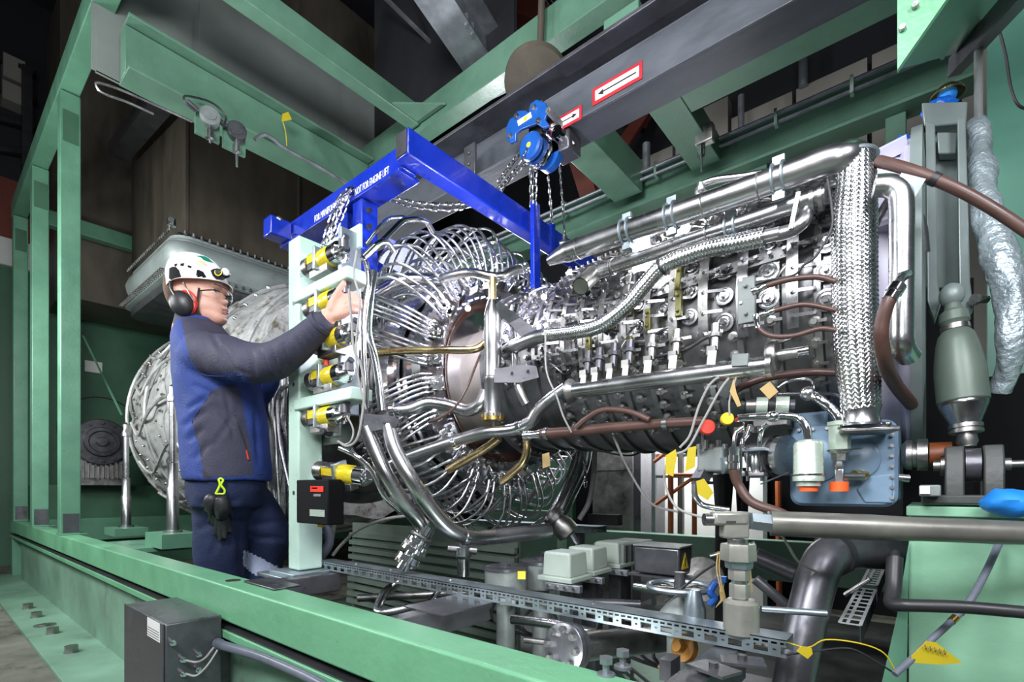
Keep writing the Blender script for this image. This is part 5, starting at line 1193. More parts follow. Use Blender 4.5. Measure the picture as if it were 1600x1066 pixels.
pipe('thin_tube', 'thin silver tube arched over the pale filter block', 'tube', [(1215, 606, 1.12), (1232, 596, 1.11), (1258, 592, 1.1), (1270, 598, 1.1), (1272, 612, 1.1)], 4, 'chrome')
pipe('thin_tube', 'thin silver tube behind the pipe feeding the hexagonal canister', 'tube', [(1215, 616, 1.16), (1290, 614, 1.15), (1312, 618, 1.14), (1318, 632, 1.14)], 5, 'steel', smooth=False, rad=.015)
# pale block with valves
fb_ = thing('filter_block', 'pale horizontal filter block with a black band next to the tan tags', 'filter', at(1215, 650, d=1.18))
a, b = at(1166, 634, d=1.18), at(1238, 634, d=1.14); ax = (b-a).normalized()
for (s0, s1, r, m, nm) in ((0, .02, .015, 'dsteel', 'end_nut'), (.021, .045, .020, 'filter', 'barrel'), (.046, .06, .017, 'rubber', 'black_band'), (.061, .088, .021, 'filter', 'barrel'), (.09, .10, .014, 'gun', 'knurled_end')):
    build(MB().lathe(a+ax*s0, ax, [(0, 0), (0, r), (s1-s0, r), (s1-s0, 0)], 20, cap=False), nm, M[m], fb_)
build(MB().box(at(1176, 668, d=1.2), at(1240, 648, d=1.2)+V(0, .04, 0)), 'mounting_block', M['dsteel'], fb_, bevel=.003)
# vertical tie-rod relief valve group
rv = thing('relief_valve', 'small steel valve group with tie rods and round flange between knobs and gearbox', 'valve', at(1180, 750, d=1.15))
build(MB().box(at(1152, 706, d=1.15), at(1204, 701, d=1.15)+V(0, .035, 0)), 'top_plate', M['tray'], rv, bevel=.001)
build(MB().box(at(1158, 744, d=1.15), at(1200, 739, d=1.15)+V(0, .035, 0)), 'bottom_plate', M['dsteel'], rv, bevel=.001)
for px in (1158, 1168, 1190): build(MB().cyl(at(px, 752, d=1.145), at(px, 696, d=1.145), .0032, n=8).cyl(at(px, 744, d=1.145), at(px, 736, d=1.145), .007, n=6), 'tie_rod', M['chrome'], rv)
vcyl(1181, 706, 740, 1.16, [(0, 12), (.3, 16), (.8, 16), (1, 10)], 'steel', 'barrel', rv)
a, b = at(1205, 712, d=1.17), at(1233, 712, d=1.13); ax = (b-a).normalized()
build(MB().lathe(a-ax*.05, ax, [(0, .03), (.04, .034), (.04, .045), (.055, .045), (.056, .038), (.075, .038), (.076, .046), (.09, .046)], 30), 'drive_flange', M['steel'], rv)
build(MB().torus(a+ax*.012, ax, .047, .004, 26, 6), 'seal_ring', M['rubber'], rv)
for i, (pts, w) in enumerate((([(1160, 704, 1.15), (1160, 690, 1.15), (1168, 678, 1.15), (1172, 664, 1.15)], 8), ([(1188, 704, 1.15), (1187, 690, 1.15), (1190, 672, 1.14), (1198, 664, 1.14)], 9), ([(1147, 712, 1.12), (1147, 690, 1.12), (1150, 676, 1.12), (1160, 668, 1.12)], 7), ([(1170, 700, 1.13), (1163, 698, 1.13), (1162, 660, 1.13)], 3))):
    pipe('pipe_stub', '', '', pts, w, 'chrome', parent=rv)
build(MB().cyl(at(1147, 720, d=1.12), at(1147, 698, d=1.12), .011, n=6), 'union_nut', M['chrome'], rv)
build(MB().bar(at(1188, 757, d=1.12), at(1232, 738, d=1.1), .003, .003), 'lock_wire_rod', M['chrome'], rv)
# small grey pump with coloured knobs
pu = thing('fuel_pump', 'dark grey pump body with a curved steel outlet next to the yellow tags', 'pump', at(1110, 790, d=1.25))
build(MB().box(at(1088, 738, d=1.24), at(1140, 700, d=1.24)+V(0, .08, 0)), 'body', M['cast'], pu, bevel=.006)
build(MB().cyl(at(1128, 728, d=1.2), at(1142, 726, d=1.2), .020, n=18), 'side_cap', M['tray'], pu)
build(MB().cyl(at(1098, 706, d=1.22), at(1098, 672, d=1.22), .005, n=10), 'riser', M['steel'], pu)
build(MB().box(at(1080, 757, d=1.22), at(1106, 752, d=1.22)+V(0, .04, 0)).bar(at(1093, 752, d=1.24), at(1105, 728, d=1.25), .03, .03), 'bracket', M['gun'], pu)
pipe('outlet_elbow', '', '', [(1085, 757, 1.22), (1086, 775, 1.22), (1096, 788, 1.22), (1112, 793, 1.2), (1140, 797, 1.18)], 9, 'steel', parent=pu)
c = at(1118, 715, d=1.22); m_ = MB()
for i in range(5): m_.cyl(at(1092+i*10, 702, d=1.22), at(1092+i*10, 694-(i % 2)*6, d=1.22), .007, n=6); m_.cyl(at(1150+i*9, 668, d=1.17), at(1150+i*9, 676, d=1.17), .006, n=6)
build(m_, 'plugs', M['dsteel'], pu)['kind'] = 'stuff'
for (px, py, r, m, nm, lb) in ((1105, 668, 12, 'red', 'red_push_button', 'round red knob standing next to a yellow one'), (1136, 655, 10, 'yellow', 'yellow_knob', 'round yellow knob under the thin cables')):
    t = thing(nm, lb, 'knob', at(px, py+12, d=1.18)); c = at(px, py, d=1.18); q = r/FPX*1.18
    vd = (V(0, 0, c.z)-V(c.x, c.y, c.z)).normalized(); vd = V(-c.x+.2, -c.y, 0).normalized()
    build(MB().lathe(c, vd, [(-.02, q*.5), (-.006, q*.7), (-.004, q), (.006, q), (.010, q*.85), (.010, 0)], 22), 'cap', M[m], t); build(MB().cyl(c-vd*.02, c-vd*.05, q*.55, n=12), 'stem', M['steel'], t)
# ================================================================ strut and upper arm
ua = thing('support_strut', 'tall grey flat-barred support arm with a forked lower end beside the engine inlet', 'support arm', at(1490, 470, d=1.1))
def slab(pts, d0, dd, m, nm, par, bv=.003):
    P = [at(a, b, d=d0) for a, b in pts]; return build(MB().prism(P, V(-.0, 1, 0)*dd), nm, M[m], par, bevel=bv)
slab([(1446, 190), (1461, 190), (1466, 440), (1470, 470), (1460, 500), (1449, 470)], 1.12, .05, 'framegrey', 'side_bar', ua)
slab([(1496, 185), (1509, 185), (1516, 440), (1521, 480), (1512, 494), (1501, 480), (1499, 455)], 1.10, .05, 'framegrey', 'side_bar', ua)
slab([(1460, 205), (1497, 205), (1500, 450), (1464, 450)], 1.16, .012, 'framegrey', 'web', ua)
slab([(1440, 160), (1512, 158), (1510, 192), (1444, 198)], 1.13, .03, 'framegrey', 'head_plate', ua)
slab([(1464, 206), (1496, 206), (1494, 240), (1466, 240)], 1.13, .03, 'framegrey', 'head_block', ua)
c = at(1528, 470, d=1.05); build(MB().lathe(at(1521, 468, d=1.08), V(.75, .64, 0), [(0, .012), (.008, .012), (.009, .008), (.03, .008)], 8), 'pin_bolt', M['dsteel'], ua)
dp = thing('damper_strut', 'bulky grey-green cylindrical damper strut with silver cone ends', 'strut', at(1512, 760, d=.99))
A, B = at(1487, 462, d=1.07), at(1516, 735, y=1.395); ax = (B-A).normalized(); L = (B-A).length
build(MB().sphere(A, .022, 16, 10, (1, 1, 1.2)), 'upper_eye', M['framegrey'], dp)
k = L/290
build(MB().lathe(A, ax, [(10*k, .012), (25*k, .016), (30*k, .024), (45*k, .026), (50*k, .022), (52*k, .022)], 24), 'upper_neck', M['strut'], dp)
build(MB().lathe(A+ax*52*k, ax, [(0, .022), (0, .025), (8*k, .025), (8*k, .023)], 24), 'collar', M['dsteel'], dp)
build(MB().lathe(A+ax*60*k, ax, [(0, .023), (8*k, .030), (22*k, .035), (50*k, .0405), (70*k, .043), (118*k, .043), (120*k, .041)], 36), 'cylinder', M['strut'], dp)
build(MB().lathe(A+ax*180*k, ax, [(0, .040), (3*k, .041), (6*k, .040), (34*k, .025), (36*k, .025)], 32), 'silver_cone', M['steel'], dp)
build(MB().lathe(A+ax*216*k, ax, [(0, .024), (0, .028), (6*k, .028), (6*k, .025), (9*k, .025), (9*k, .028), (14*k, .028), (15*k, .016)], 24), 'lower_collar', M['dsteel'], dp)
build(MB().lathe(A+ax*230*k, ax, [(0, .016), (14*k, .018), (20*k, .014), (22*k, .014)], 20), 'rod_end', M['dsteel'], dp)
build(MB().lathe((.058, 1.395, .862), V(1, 0, 0), [(0, .0), (0, .034), (.024, .034), (.024, 0)], 28, cap=False), 'lower_eye', M['gun'], dp)
cv = thing('strut_foot', 'heavy dark clevis foot plates bolted on top of the pale green plinth', 'clevis', at(1510, 790, d=1.0))
for xa in (.026, .084): build(MB().prism([(xa, 1.35, .795), (xa, 1.35, .87), (xa, 1.37, .90), (xa, 1.42, .90), (xa, 1.44, .87), (xa, 1.44, .795)], (.030, 0, 0)), 'lug', M['darkcast'], cv, bevel=.003)
build(MB().box((-.012, 1.333, .782), (.19, 1.48, .80)), 'base_block', M['darkcast'], cv, bevel=.003)
build(MB().lathe((.026, 1.395, .862), V(-1, 0, 0), [(0, .022), (.006, .022), (.007, .012), (.018, .012)], 18), 'pivot_pin', M['dsteel'], cv); build(MB().lathe((.114, 1.395, .862), V(1, 0, 0), [(0, .012), (.012, .012), (.013, .007), (.03, .007)], 12), 'pivot_bolt', M['dsteel'], cv)
build(MB().box(at(1436, 776, d=.98), at(1470, 758, d=.98)+V(0, .05, 0)), 'stop_block', M['cast'], cv, bevel=.003)
build(MB().box(at(1437, 772, d=.975), at(1453, 760, d=.975)+V(0, .001, 0)), 'paper_label', M['paper'], cv)
# black sheet added so the space behind the strut reads as shade
solo(MB().box((-.06, 1.95, .4), (.10, 2.0, 1.42)), 'shade_sheet', 'black sheet standing in for the shade behind the damper strut', 'panel', M['void'])
# silver quilted duct
pts = [(1527, 192, 1.2), (1529, 230, 1.18), (1534, 290, 1.14), (1545, 340, 1.1), (1560, 390, 1.07), (1575, 440, 1.05), (1582, 500, 1.04), (1578, 560, 1.05), (1562, 612, 1.08)]
P = path(pts, res=10); R = [.020+.001*math.sin(i*.5)+.010*math.sin(PI*i/len(P)) for i in range(len(P))]
q = MB().tube(P, R, 24)
for i, v in enumerate(q.v): n_ = noise.noise(V(v.x*26, v.y*26, v.z*12))*.007+noise.noise(v*60)*.003; q.v[i] = v+V(n_, n_*.5, 0)
solo(q, 'quilted_duct', 'crumpled silver quilted duct curving down past the grey support arm', 'duct', M['quilt'])
pipe('lilac_pipe', 'pale upright pipe entering the silver quilted duct', 'pipe', [(1529, 80, 1.22), (1529, 196, 1.2)], 11, 'cast')
pipe('wall_cable', 'black cable drooping across the green wall panel', 'cable', [(1562, 50, 1.4), (1572, 90, 1.4), (1580, 140, 1.4), (1592, 165, 1.4), (1612, 172, 1.4)], 4, 'rubber')
# blue bags and little dome sensor
def lump(name, label, px, py, d, s, m, cat, seed):
    mb = MB().sphere((0,0,0), 1, 22, 14); r_ = random.Random(seed); off = V(r_.random()*9, r_.random()*9, 0)
    c = at(px, py, d=d)
    q_ = .5 if cat == 'cloth' else 1
    mb.v = [c+V(v.x*s[0], v.y*s[1], v.z*s[2])*(1+.35*q_*noise.noise(v*1.6+off)+.14*q_*noise.noise(v*4+off)) for v in mb.v]
    return solo(mb, name, label, cat, M[m])
lump('plastic_bag', 'crumpled blue plastic bag tied over a pipe end near the woven hose top', 1414, 236, 1.15, (.026, .02, .036), 'bagblue', 'bag', 1)
lump('plastic_bag', 'small crumpled blue wrap under the dome lamp in the top corner', 1468, 168, 1.18, (.030, .02, .020), 'bagblue', 'bag', 2)
o = lump('cleaning_cloth', 'bright blue cloth lying on top of the pale green plinth', 1580, 786, .90, (.040, .05, .026), 'ragblue', 'cloth', 3)
t = thing('dome_lamp', 'small dome lamp hanging under the green beam in the top corner', 'lamp', at(1480, 160, d=1.25)); c = at(1480, 142, d=1.25)
build(MB().lathe(c, (0,0,1), [(-.012, .034), (-.008, .034), (.0, .028), (.012, .016), (.018, .0)], 24), 'dome', M['bronze'], t); build(MB().sphere(c-V(0,0,.012), .02, 14, 8), 'glass', M['ragblue'], t)
# ================================================================ pale green plinth at the corner
pl = thing('machine_plinth', 'pale green steel plinth with a scratched top edge at the near corner', 'plinth', (.2, 1.1, 0))
a = at(1420, 791, y=1.33)
P = [at(1420, 793, y=1.13), at(1394, 1070, y=1.13), at(1394, 1300, y=1.13)]
zt = a.z; xl = a.x
build(MB().box((xl, 1.332, 0), (1.1, 1.36, zt-.02)), 'front_sheet', M['mint_l'], pl)
build(MB().box((xl-.004, 1.324, zt-.02), (1.1, 1.75, zt)), 'top_plate', M['mint_l'], pl, bevel=.002)
gs = [at(1421, 842, y=1.325), at(1412, 1300, y=1.325), at(1356, 1300, y=1.325), at(1378, 1066, y=1.325), at(1402, 960, y=1.325)]
build(MB().prism(gs, (0, -.01, 0)), 'edge_strip', M['green'], pl)

pipe('mount_arch', 'dark curved engine mount arch over the pale inlet case', 'mount', [(1366, 352, 1.02), (1378, 330, 1.02), (1398, 306, 1.02), (1424, 318, 1.02), (1440, 350, 1.03), (1446, 395, 1.04)], 13, 'gun')

solo(MB().box((.02, 2.25, 0.02), (.75, 2.5, 1.18)), 'shade_block', 'tall black block standing in for shadow behind the strut foot', 'cabinet', M['void'])  # black block added to darken the wall where light falls off
# ================================================================ perforated cable trays
def tray(name, label, x0, x1, y, zt, hgt, depth, pitch=.045, m='tray'):
    t = thing(name, label, 'cable tray', ((x0+x1)/2, y, zt-hgt))
    build(MB().box((x0, y, zt-.0015), (x1, y+depth, zt)), 'lid', M[m], t)
    mb = MB(); z = zt; th = .0015; s = hgt/.03
    rows = [(0, .005), (.009, .0125), (.0245, .03)]
    for a, b in rows: mb.box((x0, y, z-b*s), (x1, y+th, z-a*s))
    n = int((x1-x0)/(pitch/3))
    for i in range(n+1):   # little bridges between the short slots
        x = x0+i*pitch/3; mb.box((x, y, z-.009*s), (min(x+pitch*.11, x1), y+th, z-.005*s))
    n = int((x1-x0)/pitch)
    for i in range(n+1):   # solid webs between the large windows, each with round holes as notches
        x = x0+i*pitch; xe = min(x+pitch*.18, x1); mb.box((x, y, z-.0245*s), (xe, y+th, z-.0125*s)); mb.box((xe+pitch*.12, y, z-.0245*s), (min(xe+pitch*.28, x1), y+th, z-.0125*s))
        mb.box((xe, y, z-.0245*s), (min(xe+pitch*.12, x1), y+th, z-.020*s)); mb.box((xe, y, z-.0165*s), (min(xe+pitch*.12, x1), y+th, z-.0125*s))
    build(mb, 'perforated_side', M[m], t)
    build(MB().box((x0, y+depth-th, zt-hgt), (x1, y+depth, zt-.0015)), 'rear_side', M[m], t)
    for k in range(3): build(MB().tube([V(x0+.01+(x1-x0-.02)*i/10, y+.015+k*depth*.25, zt-hgt*.6+random.uniform(-.003, .003)) for i in range(11)], .004, 6), 'cable', M[('cable', 'rubber', 'cable')[k]], t)
    return t
tr1 = tray('cable_tray', 'long zinc perforated cable tray running in front of the engine pit', -1.80, -.195, 1.0, .541, .032, .06)
for px, py in ((600, 893), (700, 908), (925, 945), (1000, 955), (543, 884)):
    q = at(px, py, z=.541); build(MB().cyl((q.x, 1.03, .5412), (q.x, 1.03, .545), .004, n=6), 'lid_screw', M['chrome'], tr1)
t2 = tray('cable_tray', 'second zinc perforated cable tray across the far side of the pit', -2.15, -1.25, 2.15, .63, .035, .10)
for x in (-2.0, -1.4): build(MB().box((x, 2.18, .02), (x+.04, 2.22, .595)), 'leg', M['gun'], t2)
t3 = thing('cable_tray', 'short bright perforated tray standing on edge beside the big grey bend', 'cable tray', at(1340, 990, d=1.1))
A, B = at(1328, 975, d=1.02), at(1372, 884, d=1.42)
for (p, q, w, h, nm) in ((A, A.lerp(B, .52), .035, .002, 'perforated_strip'), (A.lerp(B, .6), B, .032, .002, 'perforated_strip')):
    d = (q-p); n = 9; sd = V(d.y, -d.x, 0).normalized(); mb = MB()
    for e in (-.5, -.12, .5): mb.bar(p+sd*w*e, q+sd*w*e, .006, .002)
    for i in range(n+1): c = p.lerp(q, i/n); mb.bar(c-sd*w*.5, c+sd*w*.5, .006, .002, up=(0, 0, 1))
    build(mb, nm, M['tray_l'], t3)
    build(MB().bar(p-V(0,0,.02)+sd*w*.5, q-V(0,0,.02)+sd*w*.5, .002, .04), 'side_sheet', M['gun'], t3)
# grey crossbars from the rail to the tray
for (x, y1, w, lb) in ((-1.70, 1.02, .06, 'dark grey crossbar between the green rail and the rack foot'), (-.98, 1.05, .05, 'dark grey crossbar under the middle of the long cable tray'), (-.30, 1.05, .05, 'dark grey crossbar under the near end of the long cable tray')):
    solo(MB().box((x-w/2, .696, .44), (x+w/2, y1, .505)), 'crossbar', lb, 'beam', M['gun'], bevel=.003)
solo(MB().box((-1.05, .82, .5055), (-.90, 1.0, .5085)), 'shim_plate', 'thin dark steel plate lying on the middle crossbar', 'plate', M['gun'])
cp = MB()
for (px, py) in ((1175, 945), (1245, 885)):
    pass
for i, (px, py, lb) in enumerate(((1160, 1036, 'square dark clamp plate with a bolt near the tee fitting foot'), (1115, 1048, 'pointed dark clamp plate with a bolt on the near crossbar'))):
    c = at(px, py, z=.512); b = MB().obox(c+V(0,0,.003), (.07, .05, .005), (0, 0, .35*(1-2*i))); b.cyl(c+V(0,0,.005), c+V(0,0,.014), .008, n=6)
    solo(b, 'clamp_plate', lb, 'plate', M['gun'])
# ================================================================ tee fitting and near pipes
D = .95
tf = thing('tee_fitting', 'heavy steel tee fitting with stacked hexagonal nuts above a round coupling', 'pipe fitting', at(1157, 1000, d=D))
def box_px(x0, y0, x1, y1, d, dep): 
    p, q = at(x0, y1, d=d), at(x1, y0, d=d); R_ = V(FY, -FX, 0); F_ = V(FX, FY, 0)
    c = (p+q)/2+F_*dep/2; w = (q-p).dot(R_); h = q.z-p.z
    Mx = Matrix((R_, F_, V(0,0,1))).transposed(); return MB().obox(c, (w, dep, h), Mx)
build(box_px(1116, 800, 1172, 822, D, .03), 'crosspiece', M['tee'], tf, bevel=.006)
build(box_px(1132, 800, 1158+14, 842, D+.002, .028), 'leg', M['tee'], tf, bevel=.004)
build(box_px(1135, 814, 1150, 818, D-.001, .002), 'raised_mark', M['gun'], tf)
build(MB().cyl(at(1100, 812, d=D+.014), at(1117, 812, d=D+.014), .012, n=18), 'side_spigot', M['steel'], tf)
build(MB().tube([at(1171, 814, d=D+.014), at(1204, 818, d=D+.012)], [.018, .019], 6), 'side_nut', M['tray'], tf)
xx = 1153
for (y0, y1, w0, w1, m, hx, nm) in ((842, 850, 26, 26, 'steel', False, 'thread'), (850, 876, 44, 46, 'dsteel', True, 'large_nut'), (876, 888, 36, 34, 'tray', True, 'thin_nut'), (888, 906, 27, 27, 'dsteel', True, 'small_nut'), (906, 912, 20, 20, 'steel', False, 'neck'), (912, 934, 26, 26, 'dsteel', True, 'lower_nut'), (934, 940, 18, 22, 'steel', False, 'lower_neck')):
    vcyl(xx+(y0-842)*.04, y0, y1, D+.014, [(0, w1*1.14), (.08, w1*1.14+1), (.92, w0*1.14+1), (1, w0*1.14)], 'tee' if m == 'dsteel' else m, nm, tf, hexed=hx)
vcyl(1158, 936, 992, D+.014, [(0, 46), (.06, 52), (.9, 52), (1, 38)], 'tee', 'round_coupling', tf)
vcyl(1158, 992, 1004, D+.014, [(0, 18), (1, 22)], 'dsteel', 'tail_nut', tf)
pipe('near_pipe', 'long grey-brown steel pipe running from the tee fitting past the plinth', 'pipe', [(1204, 818, .965), (1400, 826, .90), (1620, 834, .84), (2300, 858, .70)], 39, 'nearsteel', n=24, smooth=False)
pipe('big_bend_pipe', 'thick dark grey steel pipe rising and bending toward the plinth', 'pipe', [(1232, 1110, 1.02), (1252, 1000, 1.04), (1275, 905, 1.07), (1290, 870, 1.09), (1325, 858, 1.12), (1410, 862, 1.18)], 58, 'gun', n=24, smooth=False, rad=.075, bands=(.72,), bmat='rubber')
pipe('short_rod', 'short grey rod ending in front of the thick dark bend', 'rod', [(1190, 952, .98), (1292, 959, .94)], 11, 'tray', smooth=False)
pipe('dark_branch', 'dark pipe joining behind the thick bend next to the plinth', 'pipe', [(1400, 865, 1.1), (1399, 900, 1.05), (1398, 940, 1.0)], 15, 'gun', smooth=False)
# bolted blank flange and pipe
bf = thing('blank_flange', 'round bolted blank flange on the end of a fat pipe down in the pit', 'flange', at(885, 1030, d=1.18))
c = at(886, 1012, d=1.15); ax = V(-.12, -1, .16).normalized()
build(MB().lathe(c, ax, [(-.02, .055), (-.004, .055), (-.003, .045), (0, .045), (0, .057), (.014, .057), (.016, .054), (.016, 0)], 36), 'disc', M['gun'], bf)
b = MB(); b.bolts(c+ax*.016, ax, .042, 8, .008, .012); build(b, 'flange_bolts', M['dsteel'], bf)
a_, b_ = c-ax*.02, c-ax*.45; build(MB().tube([a_, b_], .036, 24), 'fat_pipe', M['dsteel'], bf)
pipe('pit_pipe', 'smooth steel pipe low in the pit behind the cable tray', 'pipe', [(800, 968, 1.5), (860, 975, 1.45), (930, 990, 1.4)], 16, 'steel')
pipe('pit_pipe', 'curved steel pipe dropping under the cable tray near the rack', 'pipe', [(625, 910, 1.75), (603, 925, 1.7), (592, 945, 1.65), (594, 958, 1.6), (640, 950, 1.6), (700, 938, 1.6)], 14, 'steel')
pipe('pit_pipe', 'slim bright pipe slanting up under the cable tray', 'pipe', [(655, 955, 1.5), (688, 922, 1.6)], 9, 'chrome')
pipe('pit_pipe', 'level steel pipe at the back wall of the pit', 'pipe', [(990, 915, 1.9), (1100, 930, 1.8)], 16, 'steel')
pipe('hose_lead', 'grey hose arching from the rack foot to the flanged valve', 'hose', [(520, 868, 2.0), (535, 850, 2.0), (560, 828, 2.0), (600, 812, 1.95), (640, 806, 1.9)], 5, 'cable')
pipe('hose_lead', 'pale tube end rising behind the rack foot', 'tube', [(512, 862, 2.05), (520, 835, 2.05), (524, 815, 2.05), (530, 803, 2.05)], 7, 'cable')
# actuators
for i, (px, py, d, lb) in enumerate(((883, 880, 1.62, 'grey-green actuator box nearest to the two round canisters'), (918, 871, 1.78, 'middle of three grey-green actuator boxes'), (957, 862, 1.92, 'grey-green actuator box closest to the dark terminal boxes'))):
    t = thing('valve_actuator', lb, 'actuator', at(px, py+24, d=d), 'grey-green actuator boxes in the pit')
    c = at(px, py, d=d); sz = .108
    build(MB().obox(c, (sz, sz*1.0, .08), None, .93), 'housing', M['actuator'], t, bevel=.008, seg=3)
    build(MB().obox(c+V(.0, -.002, -.045), (sz*1.2, sz*1.15, .016)), 'base', M['actuator'], t, bevel=.003)
    build(MB().obox(c+V(-.005, 0, .0365), (sz*.6, sz*.35, .002)), 'yellow_label', M['yellow'], t)
    build(MB().obox(c+V(.03, -.055, -.066), (.13, .02, .022)), 'rail', M['galv'], t, bevel=.002)
    for k in range(4): build(MB().cyl(c+V(-.02+k*.032, -.064, -.066), c+V(-.02+k*.032, -.071, -.066), .006, n=6), 'rail_bolt', M['dsteel'], t)
    build(MB().box((c.x+.0, c.y-.03, 0.0), (c.x+.05, c.y+.02, c.z-.078)), 'stand', M['gun'], t)
for i, (px, py, d, lb) in enumerate(((790, 897, 1.62, 'round grey canister with a small yellow label in the pit'), (845, 885, 1.72, 'round grey canister with a dark lid next to the actuator boxes'), (872, 868, 2.0, 'dark lidded canister behind the actuator boxes'))):
    t = thing('round_canister', lb, 'canister', at(px, py+35, d=d), 'round canisters in the pit'); c = at(px, py+28, d=d)
    build(MB().lathe((c.x, c.y, 0), (0,0,1), [(0, .03), (c.z-.02, .03), (c.z-.01, .064), (c.z+.0, .068), (c.z+.065, .068), (c.z+.075, .071)], 28), 'body', M['cast'], t)
    build(MB().lathe((c.x, c.y, c.z+.075), (0,0,1), [(0, 0), (0, .075), (.008, .075), (.010, .062), (.010, .02), (.018, .02), (.018, 0)], 28, cap=False), 'lid', M['gun'], t)
    if i == 0:
        q = at(815, 899, d=1.545); build(MB().obox(q, (.024, .003, .024), (0, 0, .6)), 'yellow_label', M['yellow'], t)
        build(MB().obox(c+V(.05, -.045, .0), (.05, .05, .05), (0, 0, .6)), 'side_box', M['cast'], t, bevel=.004)
# terminal boxes
def tbox(name, label, x0, y0, x1, y1, d, dep, m, cat='terminal box'):
    t = thing(name, label, cat, at((x0+x1)/2, y1, d=d)); p, q = at(x0, y1, d=d), at(x1, y0, d=d)
    c = (p+q)/2; w = (q-p).length; return t, p, q
t = thing('terminal_box', 'dark terminal box with a yellow warning triangle beyond the hand wheel', 'terminal box', at(1040, 895, d=1.55))
c = at(1036, 874, d=1.62)
build(MB().obox(c, (.15, .11, .085)), 'case', M['gun'], t, bevel=.006); build(MB().obox(c+V(0,0,.046), (.156, .116, .006)), 'lid', M['cast'], t, bevel=.002)
build(MB().obox(c-V(0,0,.05), (.20, .12, .006)), 'shelf', M['gun'], t); build(MB().box((c.x+.03, c.y, 0), (c.x+.06, c.y+.03, c.z-.053)), 'stand', M['gun'], t)
tc = c+V(.0755, -.01, 0); build(MB().prism([tc+V(0, -.028, -.022), tc+V(0, .028, -.022), tc+V(0, 0, .028)], (.001, 0, 0)), 'warning_triangle', M['yellow'], t)
build(MB().prism([tc+V(.0012, -.003, -.016), tc+V(.0012, .003, -.016), tc+V(.0012, .002, .012), tc+V(.0012, -.002, .012)], (.0005, 0, 0)), 'bolt_symbol', M['ink'], t)
t = thing('terminal_box', 'long dark ribbed terminal box behind the actuator boxes', 'terminal box', at(980, 880, d=1.9)); c = at(975, 862, d=2.0)
build(MB().obox(c, (.13, .26, .085)), 'case', M['cast'], t, bevel=.006)
mb = MB()
for i in range(6): mb.obox(c+V(.0655, -.11+i*.044, 0), (.004, .012, .075))
build(mb, 'ribs', M['gun'], t); build(MB().box((c.x-.02, c.y-.02, 0), (c.x+.02, c.y+.02, c.z-.044)), 'stand', M['gun'], t)
solo(MB().obox(at(945, 812, d=2.4), (.16, .05, .05)), 'rail_box', 'small black box on the far green rail with a round yellow mark', 'box', M['black'])
# hand wheel
hw = thing('hand_wheel', 'spoked steel valve hand wheel lying level in the pit', 'hand wheel', at(1062, 960, d=1.2)); c = at(1062, 917, d=1.2)
build(MB().torus(c, (0,0,1), .072, .007, 40, 8), 'rim', M['tray'], hw)
for i in range(5): a = 2*PI*i/5; build(MB().bar(c+V(math.cos(a)*.012, math.sin(a)*.012, -.004), c+V(math.cos(a)*.07, math.sin(a)*.07, 0), .014, .004), 'spoke', M['dsteel'], hw)
build(MB().lathe(c-V(0,0,.02), (0,0,1), [(0, .012), (.03, .014), (.04, .012), (.055, .012)], 12), 'hub', M['gun'], hw)
build(MB().lathe((c.x, c.y, 0), (0,0,1), [(0, .03), (c.z-.12, .03), (c.z-.10, .05), (c.z-.06, .045), (c.z-.02, .012)], 20), 'valve_body', M['cast'], hw)
build(MB().lathe(at(1085, 950, d=1.12), V(0,0,1), [(-.05, .026), (.0, .024), (.04, .012)], 18), 'cone_cap', M['tray'], hw)
solo(MB().lathe(at(1095, 905, d=1.6), V(.45, -.75, .2), [(0, .07), (.012, .07), (.014, .03), (.03, .03)], 30), 'pit_flange', 'round flange leaning behind the hand wheel', 'flange', M['dsteel'])
# blue tap handle and yellow tags near the tee
bh = thing('tap_handle', 'blue lever handle between the hand wheel and the tee fitting', 'handle', at(1115, 950, d=1.1))
build(MB().tube(spline([at(1118, 910, d=1.1), at(1110, 925, d=1.1), at(1116, 935, d=1.1), at(1108, 946, d=1.1)], 5), .008, 10), 'grip', M['hoistblue'], bh)
build(MB().obox(at(1128, 905, d=1.1), (.02, .01, .012)), 'latch', M['hoistblue'], bh)
plate('hanging_tag', 'folded pale yellow tag on wires beside the blue lever handle', [(1124, 922), (1130, 914), (1134, 935), (1118, 950), (1126, 938)], 1.02, 'tan', .001, 'tag')
for i in range(3): pipe('tag_wire', ['tan wire beside the tee fitting nuts, left strand', 'tan wire beside the tee fitting nuts, middle strand', 'pale wire running down the far side of the tee fitting'][i], 'wire', [(1122+i*3+(i == 2)*40, 862, 1.0), (1120+i*4+(i == 2)*44, 890, 1.0), (1127+i*2+(i == 2)*44, 925, 1.0)], 2.2, 'tan', n=6)
# ochre coupling and dark bits near the front
oc = thing('ochre_coupling', 'ochre yellow round coupling half hidden under the cable tray', 'coupling', at(1065, 1050, d=1.05))
build(MB().lathe(at(1066, 1012, d=1.08), V(-.3, -.8, .3), [(-.015, .03), (.0, .030), (.002, .024), (.002, .012), (.02, .012)], 24), 'ring', M['ochre'], oc)
build(MB().lathe(at(1056, 1030, d=1.04), V(-.5, -.5, -.5), [(0, .012), (.02, .014), (.04, .010)], 14), 'stub', M['ochre'], oc)
solo(MB().box(at(1030, 1062, d=1.0), at(1054, 1030, d=1.0)+V(0, .03, 0)), 'dark_bracket', 'small dark bracket in front of the ochre coupling', 'bracket', M['gun'])
